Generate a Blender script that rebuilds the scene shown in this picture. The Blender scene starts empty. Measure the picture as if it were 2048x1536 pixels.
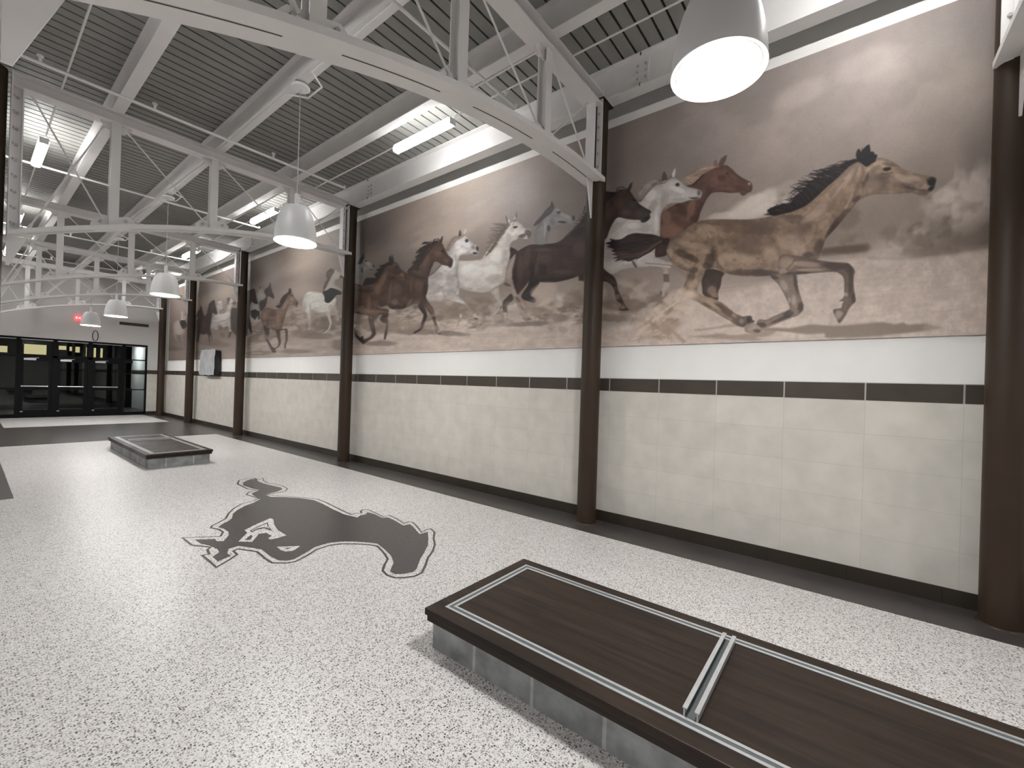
import bpy, bmesh, math, random
import numpy as np
from mathutils import Matrix, Vector
PI = math.pi
S = bpy.context.scene
C = S.collection

# ------------------------------------------------------------------ camera
def look(yaw, pitch, roll):
    f = Vector((math.sin(yaw)*math.cos(pitch), math.cos(yaw)*math.cos(pitch), math.sin(pitch)))
    r = Vector((math.cos(yaw), -math.sin(yaw), 0)); u = r.cross(f)
    r2 = math.cos(roll)*r + math.sin(roll)*u; u2 = -math.sin(roll)*r + math.cos(roll)*u
    m = Matrix.Identity(4)
    for i in range(3):
        m[i][0] = r2[i]; m[i][1] = u2[i]; m[i][2] = -f[i]
    return m
cam_data = bpy.data.cameras.new('camera'); cam = bpy.data.objects.new('camera', cam_data); C.objects.link(cam)
cam_data.sensor_fit = 'HORIZONTAL'; cam_data.sensor_width = 36.0; cam_data.lens = 36.0*863.4/2048
cam_data.clip_start = 0.02; cam_data.clip_end = 200
cam.matrix_world = Matrix.Translation((0, 0, 1.65)) @ look(.904, .0017, .0321)
S.camera = cam
# ------------------------------------------------------------------ exposure and world
S.view_settings.view_transform = 'Standard'; S.view_settings.look = 'None'
S.view_settings.gamma = 1; S.view_settings.use_curve_mapping = False
S.view_settings.exposure = 0.42
W = bpy.data.worlds.new('night'); S.world = W; W.use_nodes = True
W.node_tree.nodes['Background'].inputs[0].default_value = (.02, .025, .04, 1)
W.node_tree.nodes['Background'].inputs[1].default_value = .15
PENDANT_POWER = 135.0
TUBE_POWER = 29.0

# ------------------------------------------------------------------ materials
def lin(c):
    return tuple((v/255/12.92 if v/255 <= .04045 else ((v/255+.055)/1.055)**2.4) for v in c)
def mat(name, col, rough=.5, metal=0, spec=.5, noise=0, scale=8, bump=0, emit=None, estr=0):
    m = bpy.data.materials.new(name); m.use_nodes = True
    nt = m.node_tree; b = nt.nodes['Principled BSDF']
    b.inputs['Base Color'].default_value = (*col, 1); b.inputs['Roughness'].default_value = rough
    b.inputs['Metallic'].default_value = metal; b.inputs['Specular IOR Level'].default_value = spec
    if emit:
        b.inputs['Emission Color'].default_value = (*emit, 1); b.inputs['Emission Strength'].default_value = estr
    if noise or bump:
        tc = nt.nodes.new('ShaderNodeTexCoord'); n = nt.nodes.new('ShaderNodeTexNoise')
        n.inputs['Scale'].default_value = scale; n.inputs['Detail'].default_value = 5
        nt.links.new(tc.outputs['Object'], n.inputs['Vector'])
        if noise:
            r = nt.nodes.new('ShaderNodeMapRange'); r.inputs[1].default_value = .3; r.inputs[2].default_value = .7
            r.inputs[3].default_value = 1-noise; r.inputs[4].default_value = 1+noise
            v = nt.nodes.new('ShaderNodeVectorMath'); v.operation = 'SCALE'; v.inputs[0].default_value = col
            nt.links.new(n.outputs['Fac'], r.inputs[0]); nt.links.new(r.outputs[0], v.inputs['Scale'])
            nt.links.new(v.outputs[0], b.inputs['Base Color'])
        if bump:
            bp = nt.nodes.new('ShaderNodeBump'); bp.inputs['Strength'].default_value = bump; bp.inputs['Distance'].default_value = .01
            nt.links.new(n.outputs['Fac'], bp.inputs['Height']); nt.links.new(bp.outputs[0], b.inputs['Normal'])
    return m
M = {}
M['steel'] = mat('white_painted_steel', (.83, .81, .805), .42, noise=.03, scale=3)
M['steel_gal'] = mat('primer_grey_steel', (.50, .50, .50), .4, noise=.05, scale=4)
M['deck'] = mat('painted_metal_deck', (.29, .29, .272), .5, noise=.06, scale=2)
M['groove'] = mat('deck_rib_shadow_seam', (.03, .03, .03), .7)
M['column'] = mat('dark_brown_column_paint', (.038, .023, .013), .5, spec=.35, noise=.12, scale=2)
M['drywall'] = mat('white_drywall', (.87, .855, .835), .75, noise=.012, scale=5)
M['farwall'] = mat('grey_drywall', (.68, .66, .645), .75, noise=.015, scale=3)
M['black'] = mat('black_anodised_frame', (.004, .004, .0045), .6, spec=.15)
M['chrome'] = mat('brushed_aluminium', (.62, .64, .65), .32, metal=.55, noise=.05, scale=30)
M['chan'] = mat('dark_channel_recess', (.10, .115, .12), .5)
M['shade'] = mat('white_enamel_shade', (.84, .84, .845), .35)
M['cord'] = mat('grey_cord', (.5, .5, .5), .5)
M['bolt'] = mat('painted_bolt', (.50, .49, .48), .4)
M['slot'] = mat('dark_slot', (.10, .098, .095), .7)
M['paper'] = mat('white_notice_paper', (.6, .6, .58), .8)
M['plastic'] = mat('grey_plastic_sheeting', (.40, .41, .42), .45, noise=.18, scale=4, bump=.8)
M['screen'] = mat('black_plastic_housing', (.012, .012, .012), .4)
M['vent'] = mat('dark_grille', (.10, .095, .085), .6)
M['ring'] = mat('dark_ring', (.08, .08, .08), .5)
M['asphalt'] = mat('night_paving', (.05, .05, .05), .8)
M['brick_dark'] = mat('dark_masonry', (.03, .03, .032), .8)
M['lamp'] = mat('lamp_diffuser', (.9, .9, .9), .5, emit=(1.0, .985, .965), estr=PENDANT_POWER)
M['rim'] = mat('glowing_glass_rim', (.9, .88, .85), .4, emit=(1.0, .93, .86), estr=1.1)
M['tube'] = mat('fluorescent_lens', (.9, .9, .9), .5, emit=(1.0, 1.0, .985), estr=TUBE_POWER)
M['warm'] = mat('warm_lit_window', (.3, .26, .14), .6, emit=(.85, .68, .36), estr=.85)
M['exit'] = mat('red_exit_face', (.5, .03, .03), .5, emit=(1.0, .05, .06), estr=1.6)
M['exit_text'] = mat('pale_exit_letters', (.8, .5, .5), .5, emit=(1.0, .45, .45), estr=2.0)

def glass(name, tint=(.75, .8, .8)):
    m = bpy.data.materials.new(name); m.use_nodes = True; nt = m.node_tree; nt.nodes.clear()
    o = nt.nodes.new('ShaderNodeOutputMaterial'); t = nt.nodes.new('ShaderNodeBsdfTransparent'); t.inputs[0].default_value = (*tint, 1)
    g = nt.nodes.new('ShaderNodeBsdfGlossy'); g.inputs['Roughness'].default_value = .02
    f = nt.nodes.new('ShaderNodeFresnel'); f.inputs[0].default_value = 1.45
    x = nt.nodes.new('ShaderNodeMixShader')
    nt.links.new(f.outputs[0], x.inputs[0]); nt.links.new(t.outputs[0], x.inputs[1]); nt.links.new(g.outputs[0], x.inputs[2])
    nt.links.new(x.outputs[0], o.inputs[0]); return m
M['glass'] = glass('clear_door_glass')

def terrazzo():
    m = bpy.data.materials.new('white_terrazzo'); m.use_nodes = True; nt = m.node_tree; N = nt.nodes; L = nt.links
    b = N['Principled BSDF']; tc = N.new('ShaderNodeTexCoord')
    cols = []
    v = N.new('ShaderNodeTexVoronoi'); v.inputs['Scale'].default_value = 88; L.new(tc.outputs['Object'], v.inputs['Vector'])
    v2 = N.new('ShaderNodeTexVoronoi'); v2.inputs['Scale'].default_value = 190; L.new(tc.outputs['Object'], v2.inputs['Vector'])
    sep = N.new('ShaderNodeSeparateColor'); L.new(v.outputs['Color'], sep.inputs[0])
    sep2 = N.new('ShaderNodeSeparateColor'); L.new(v2.outputs['Color'], sep2.inputs[0])
    r = N.new('ShaderNodeValToRGB'); r.color_ramp.interpolation = 'CONSTANT'
    e = r.color_ramp.elements; e[0].position = 0; e[0].color = (.055, .047, .045, 1); e[1].position = .16; e[1].color = (.20, .175, .165, 1)
    for p, c in ((.28, (.40, .375, .355)), (.42, (.66, .635, .62)), (.60, (.58, .555, .54)), (.74, (.74, .72, .71))):
        k = e.new(p); k.color = (*c, 1)
    L.new(sep.outputs[0], r.inputs[0])
    r2 = N.new('ShaderNodeValToRGB'); r2.color_ramp.interpolation = 'CONSTANT'
    e = r2.color_ramp.elements; e[0].position = 0; e[0].color = (.27, .245, .23, 1); e[1].position = .22; e[1].color = (.72, .70, .69, 1)
    k = e.new(.5); k.color = (.64, .62, .61, 1)
    L.new(sep2.outputs[1], r2.inputs[0])
    # chip shape: keep the big chip only near its centre, matrix of fine chips between
    th = N.new('ShaderNodeMapRange'); th.inputs[1].default_value = .36; th.inputs[2].default_value = .46; th.inputs[3].default_value = 1; th.inputs[4].default_value = 0
    L.new(v.outputs['Distance'], th.inputs[0])
    mx = N.new('ShaderNodeMix'); mx.data_type = 'RGBA'; L.new(th.outputs[0], mx.inputs[0]); L.new(r2.outputs[0], mx.inputs[6]); L.new(r.outputs[0], mx.inputs[7])
    L.new(mx.outputs[2], b.inputs['Base Color'])
    b.inputs['Roughness'].default_value = .36; b.inputs['Specular IOR Level'].default_value = .35
    return m
M['terrazzo'] = terrazzo()

def tiles(name, c1, c2, mortar, w, h, msize, axes, off=(0, 0), offset=.5, rough=.4, cloud=.1, cscale=1.3):
    """brick layout over two object axes"""
    m = bpy.data.materials.new(name); m.use_nodes = True; nt = m.node_tree; N = nt.nodes; L = nt.links
    b = N['Principled BSDF']; tc = N.new('ShaderNodeTexCoord'); sp = N.new('ShaderNodeSeparateXYZ'); L.new(tc.outputs['Object'], sp.inputs[0])
    cb = N.new('ShaderNodeCombineXYZ')
    for i in (0, 1):
        a = N.new('ShaderNodeMath'); a.operation = 'ADD'; a.inputs[1].default_value = off[i]
        L.new(sp.outputs[axes[i]], a.inputs[0]); L.new(a.outputs[0], cb.inputs[i])
    t = N.new('ShaderNodeTexBrick'); t.offset = offset; t.inputs['Scale'].default_value = 1
    t.inputs['Brick Width'].default_value = w; t.inputs['Row Height'].default_value = h; t.inputs['Mortar Size'].default_value = msize
    t.inputs['Mortar Smooth'].default_value = 0; t.inputs['Bias'].default_value = 0
    t.inputs['Color1'].default_value = (*c1, 1); t.inputs['Color2'].default_value = (*c2, 1); t.inputs['Mortar'].default_value = (*mortar, 1)
    L.new(cb.outputs[0], t.inputs['Vector'])
    n = N.new('ShaderNodeTexNoise'); n.inputs['Scale'].default_value = cscale; n.inputs['Detail'].default_value = 6; L.new(tc.outputs['Object'], n.inputs['Vector'])
    r = N.new('ShaderNodeMapRange'); r.inputs[1].default_value = .3; r.inputs[2].default_value = .7; r.inputs[3].default_value = 1-cloud; r.inputs[4].default_value = 1+cloud
    L.new(n.outputs['Fac'], r.inputs[0])
    v = N.new('ShaderNodeVectorMath'); v.operation = 'SCALE'; L.new(t.outputs['Color'], v.inputs[0]); L.new(r.outputs[0], v.inputs['Scale'])
    L.new(v.outputs[0], b.inputs['Base Color']); b.inputs['Roughness'].default_value = rough
    return m
M['wall_tile'] = tiles('pale_stone_wall_tile', (.66, .63, .575), (.628, .60, .548), (.53, .505, .46), .61, .2965, .0018, (1, 2), (12.2-.515, -.13+.2965*2), offset=0, rough=.42, cloud=.07, cscale=4.5)
M['band_tile'] = tiles('dark_band_tile', (.062, .049, .037), (.052, .042, .032), (.42, .40, .37), .61, 5, .006, (1, 2), (12.2-.515, 2.5), 0, .45, .15, 4)
M['band_tile_x'] = tiles('dark_band_tile_end_wall', (.062, .049, .037), (.052, .042, .032), (.42, .40, .37), .61, 5, .006, (0, 2), (12.2, 2.5), 0, .45, .15, 4)
M['wall_tile_x'] = tiles('pale_stone_end_wall_tile', (.66, .63, .575), (.628, .60, .548), (.53, .505, .46), .61, .2965, .0018, (0, 2), (12.2, -.13+.2965*2), offset=0, rough=.42, cloud=.07, cscale=4.5)
M['base_tile'] = tiles('dark_base_tile', (.036, .028, .021), (.03, .024, .018), (.016, .013, .01), .61, 5, .003, (1, 2), (12.2, 2.5), 0, .4, .15, 4)
M['base_tile_x'] = tiles('dark_base_tile_end_wall', (.036, .028, .021), (.03, .024, .018), (.016, .013, .01), .61, 5, .003, (0, 2), (12.2, 2.5), 0, .4, .15, 4)
M['floor_dark'] = tiles('dark_grey_floor_tile', (.060, .052, .049), (.053, .046, .043), (.03, .027, .025), 1.22, .61, .003, (1, 0), (20, 20-.35), .5, .33, .22, 3)
M['block'] = tiles('grey_concrete_block', (.30, .31, .315), (.235, .245, .25), (.46, .46, .45), .4064, .2032, .010, (1, 2), (4.064-.18, .035), .5, .8, .35, 7)
M['block_x'] = tiles('grey_concrete_block_end', (.30, .31, .315), (.235, .245, .25), (.46, .46, .45), .4064, .2032, .010, (0, 2), (4.064, .035), .5, .8, .35, 7)

def wood():
    m = bpy.data.materials.new('dark_espresso_wood'); m.use_nodes = True; nt = m.node_tree; N = nt.nodes; L = nt.links; b = N['Principled BSDF']
    tc = N.new('ShaderNodeTexCoord'); mp = N.new('ShaderNodeMapping'); mp.inputs['Scale'].default_value = (26, 1.6, 26); L.new(tc.outputs['Object'], mp.inputs[0])
    n = N.new('ShaderNodeTexNoise'); n.inputs['Scale'].default_value = 1; n.inputs['Detail'].default_value = 6; n.inputs['Distortion'].default_value = .6; L.new(mp.outputs[0], n.inputs['Vector'])
    n2 = N.new('ShaderNodeTexNoise'); n2.inputs['Scale'].default_value = 1.6; L.new(tc.outputs['Object'], n2.inputs['Vector'])
    r = N.new('ShaderNodeValToRGB'); e = r.color_ramp.elements; e[0].position = .3; e[0].color = (.011, .007, .005, 1); e[1].position = .75; e[1].color = (.042, .026, .017, 1)
    L.new(n.outputs['Fac'], r.inputs[0])
    v = N.new('ShaderNodeMapRange'); v.inputs[1].default_value = .35; v.inputs[2].default_value = .7; v.inputs[3].default_value = .42; v.inputs[4].default_value = .6; b.inputs['Specular IOR Level'].default_value = .28
    L.new(n2.outputs['Fac'], v.inputs[0]); L.new(v.outputs[0], b.inputs['Roughness']); L.new(r.outputs[0], b.inputs['Base Color'])
    return m
M['wood'] = wood()

# ------------------------------------------------------------------ mesh helpers
class MB:
    def __init__(s): s.v = []; s.f = []; s.mi = []
    def add(s, vs, fs, mi=0):
        o = len(s.v); s.v += [tuple(p) for p in vs]; s.f += [tuple(i+o for i in f) for f in fs]; s.mi += [mi]*len(fs); return s
    def box(s, x0, x1, y0, y1, z0, z1, mi=0):
        vs = [(x, y, z) for x in (x0, x1) for y in (y0, y1) for z in (z0, z1)]
        return s.add(vs, [(0, 1, 3, 2), (4, 6, 7, 5), (0, 4, 5, 1), (2, 3, 7, 6), (0, 2, 6, 4), (1, 5, 7, 3)], mi)
    def tube(s, p, q, r, n=10, r2=None, mi=0, caps=True):
        p = Vector(p); q = Vector(q); d = (q-p).normalized(); a = Vector((0, 0, 1)) if abs(d.z) < .9 else Vector((1, 0, 0))
        u = d.cross(a).normalized(); w = d.cross(u); r2 = r if r2 is None else r2
        vs = [p+r*(math.cos(t)*u+math.sin(t)*w) for t in [2*PI*i/n for i in range(n)]]+[q+r2*(math.cos(t)*u+math.sin(t)*w) for t in [2*PI*i/n for i in range(n)]]
        fs = [(i, (i+1) % n, n+(i+1) % n, n+i) for i in range(n)]
        if caps: fs += [tuple(range(n))[::-1], tuple(range(n, 2*n))]
        return s.add(vs, fs, mi)
    def path(s, pts, r, n=8):
        for a, b in zip(pts[:-1], pts[1:]): s.tube(a, b, r, n)
        return s
    def lathe(s, prof, n=40, mi=0, c=(0, 0, 0)):
        vs = [(c[0]+r*math.cos(2*PI*i/n), c[1]+r*math.sin(2*PI*i/n), c[2]+z) for r, z in prof for i in range(n)]
        fs = [(k*n+i, k*n+(i+1) % n, (k+1)*n+(i+1) % n, (k+1)*n+i) for k in range(len(prof)-1) for i in range(n)]
        return s.add(vs, fs, mi)
    def prism(s, pts, axis, a, b, mi=0):
        """outline in the plane across axis, extruded from a to b"""
        def P(u, v, w): return (w, u, v) if axis == 'x' else ((u, w, v) if axis == 'y' else (u, v, w))
        n = len(pts); vs = [P(u, v, a) for u, v in pts]+[P(u, v, b) for u, v in pts]
        return s.add(vs, [tuple(range(n)), tuple(range(n, 2*n))[::-1]]+[(i, n+i, n+(i+1) % n, (i+1) % n) for i in range(n)], mi)
    def ibeam(s, axis, a, b, c, z0, z1, w, tf=.012, tw=.01, mi=0):
        """rolled section along x or y, centred at c on the other axis"""
        def B(u0, u1, zz0, zz1):
            if axis == 'y': s.box(u0, u1, a, b, zz0, zz1, mi)
            else: s.box(a, b, u0, u1, zz0, zz1, mi)
        B(c-w/2, c+w/2, z0, z0+tf); B(c-w/2, c+w/2, z1-tf, z1); B(c-tw/2, c+tw/2, z0+tf, z1-tf); return s
    def build(s, name, m, parent=None, smooth=False, bevel=0, loc=None):
        me = bpy.data.meshes.new(name); me.from_pydata(s.v, [], s.f)
        ms = m if isinstance(m, (list, tuple)) else [m]
        for k in ms: me.materials.append(M[k] if isinstance(k, str) else k)
        me.polygons.foreach_set('material_index', s.mi)
        bm = bmesh.new(); bm.from_mesh(me); bmesh.ops.recalc_face_normals(bm, faces=bm.faces); bm.to_mesh(me); bm.free()
        if smooth:
            me.polygons.foreach_set('use_smooth', [True]*len(me.polygons)); me.set_sharp_from_angle(angle=math.radians(40))
        o = bpy.data.objects.new(name, me); C.objects.link(o)
        if parent: o.parent = parent
        if loc: o.location = loc
        if bevel:
            b = o.modifiers.new('bevel', 'BEVEL'); b.width = bevel; b.segments = 2; b.limit_method = 'ANGLE'
        return o
def tag(o, label, cat, group=None):
    o['label'] = label; o['category'] = cat
    if group: o['group'] = group
    return o
def thing(name, loc, label, cat, group=None):
    o = bpy.data.objects.new(name, None); C.objects.link(o); o.location = loc; o.empty_display_size = .1
    return tag(o, label, cat, group)
def structure(o): o['kind'] = 'structure'; return o
def copy_tree(o, parent=None):
    c = o.copy(); C.objects.link(c)
    if parent: c.parent = parent
    for ch in list(o.children): copy_tree(ch, c)
    return c

# ------------------------------------------------------------------ the hall
XW, YF, ZD = 4.94, 22.0, 5.49          # mural wall, entrance wall, underside of the roof deck
COLY = [-.90, 2.52, 8.0, 13.4, 17.7, 21.15]
LX, BY = -8.0, -8.0
def slab(name, x0, x1, y0, y1, z0, z1, m): return structure(MB().box(x0, x1, y0, y1, z0, z1).build(name, m))
floor = slab('floor', LX, 5.3, BY, 27, -.2, 0, 'terrazzo')
slab('trim_1', 4.42, XW, BY, YF, -.1, .0015, 'floor_dark')                    # dark border along the mural wall
slab('trim_2', -.1, 4.42, 14.0, 18.4, -.1, .0015, 'floor_dark')               # dark cross band
slab('trim_3', -.1, .43, 8.35, 14.0, -.1, .0015, 'floor_dark')
slab('trim_4', -.1, .72, 18.4, YF, -.1, .0015, 'floor_dark')
# walls
slab('wall_right', XW, 5.16, BY, 27, 0, 5.0, 'drywall')
slab('trim_5', 5.10, 5.2, BY, YF, 5.0, ZD+.1, 'drywall')                      # recessed upper wall
slab('trim_6', XW-.012, XW+.01, BY, YF-.01, .13, 1.613, 'wall_tile')
slab('trim_7', XW-.014, XW+.01, BY, YF-.01, 1.613, 1.765, 'band_tile')
slab('trim_14', XW-.014, XW+.01, BY, YF-.01, 1.765, 1.772, 'chrome')
slab('baseboard_right', XW-.02, XW+.01, BY, YF-.01, -.02, .13, 'base_tile')
slab('wall_left', -.35, -.1, 8.35, 27, 0, ZD+.1, 'farwall')
slab('wall_side', LX-.2, LX, BY, 8.6, 0, ZD+.1, 'drywall')
slab('wall_partition', LX, -.35, 8.35, 8.6, 0, ZD+.1, 'drywall')
slab('wall_back', LX, 5.3, BY-.2, BY, 0, ZD+.1, 'drywall')
# entrance wall: above, left and right of the glazed front
fw = MB().box(-.1, XW, YF, YF+.2, 2.74, ZD+.1).box(4.50, XW, YF, YF+.2, 0, 2.74)
structure(fw.build('wall_far', 'farwall'))
slab('trim_8', 4.50, XW-.02, YF-.012, YF+.01, .13, 1.613, 'wall_tile_x')
slab('trim_9', 4.50, XW-.02, YF-.014, YF+.01, 1.613, 1.765, 'band_tile_x')
slab('baseboard_far', 4.50, XW-.02, YF-.02, YF+.01, -.02, .13, 'base_tile_x')
# ribbed roof deck: flat pans with narrow grooves every 6 in.
dk = MB(); P_ = .1545; y = BY; 
while y < 22.2:
    x0, x1 = LX, 5.2; y1 = y+P_-.024; y2 = y+P_
    dk.add([(x0, y, ZD), (x1, y, ZD), (x1, y1, ZD), (x0, y1, ZD)], [(0, 1, 2, 3)])
    dk.add([(x0, y1, ZD), (x1, y1, ZD), (x1, y1-.008, ZD+.05), (x0, y1-.008, ZD+.05)], [(0, 1, 2, 3)])
    dk.add([(x0, y1-.008, ZD+.05), (x1, y1-.008, ZD+.05), (x1, y2+.008, ZD+.05), (x0, y2+.008, ZD+.05)], [(0, 1, 2, 3)], 1)
    dk.add([(x0, y2, ZD), (x1, y2, ZD), (x1, y2+.008, ZD+.05), (x0, y2+.008, ZD+.05)], [(0, 1, 2, 3)])
    y += P_
structure(dk.build('ceiling', ['deck', 'groove']))
slab('ceiling_backing', LX, 5.3, BY, 22.3, ZD+.06, ZD+.1, 'groove')

# tones (part lamp light) and brush shapes of the mural print: wall coordinates (along, height) in mm
MURAL_TONES=[((-784,4640),(123,111,105)),((-411,4742),(138,126,119)),((90,4893),(140,128,122)),((900,4913),(138,127,120)),((1942,4759),(142,129,122)),((2239,4374),(127,115,109)),((1373,4397),(149,137,131)),((454,4242),(145,133,125)),((-100,4272),(150,136,127)),((-573,4090),(142,128,118)),((-751,3626),(130,117,108)),((-585,3555),(150,135,124)),((-288,3255),(153,138,125)),((-734,3154),(139,124,111)),((-833,2898),(110,96,84)),((52,3331),(149,134,120)),((441,3756),(159,144,134)),((874,3978),(154,141,132)),((954,3535),(159,145,134)),((2248,4621),(132,119,112)),((1632,4084),(142,130,123)),((1113,2405),(166,150,136)),((1883,2925),(157,142,131)),((2121,2714),(150,134,120)),((2366,2304),(161,151,141)),((1306,2174),(168,153,140)),((1868,2456),(163,146,131)),((7853,4481),(94,84,78)),((7210,3591),(115,103,93)),((5934,4394),(146,131,120)),((5083,4628),(154,139,126)),((4425,4394),(152,140,130)),((3754,4310),(150,138,132)),((3165,4304),(134,122,116)),((2847,3961),(127,116,109)),((5296,4181),(159,143,130)),((6851,2793),(141,126,113)),((5226,2683),(145,130,118)),((4157,2760),(150,134,120)),((3270,2825),(163,148,134)),((2949,2661),(150,135,120)),((6525,2312),(151,138,128)),((3252,2345),(169,154,143)),((4648,2331),(164,149,139)),((3945,2230),(168,152,141)),((13225,4342),(100,88,80)),((11513,4128),(130,116,105)),((10718,4272),(150,134,121)),((10429,3753),(159,143,128)),((9499,3877),(131,118,108)),((8628,3340),(139,125,114)),((11438,3103),(146,131,119)),((10396,3271),(143,128,116)),((9187,2397),(150,136,124)),((13237,2385),(139,124,113)),((13112,2938),(127,112,101)),((17561,4371),(117,104,97)),((16124,4222),(143,128,115)),((15266,4211),(143,129,115)),((14719,2572),(133,118,108)),((17376,2487),(122,107,99)),((20394,4473),(143,124,112)),((19569,2541),(132,117,109)),((20608,3530),(128,113,103))]
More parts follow.
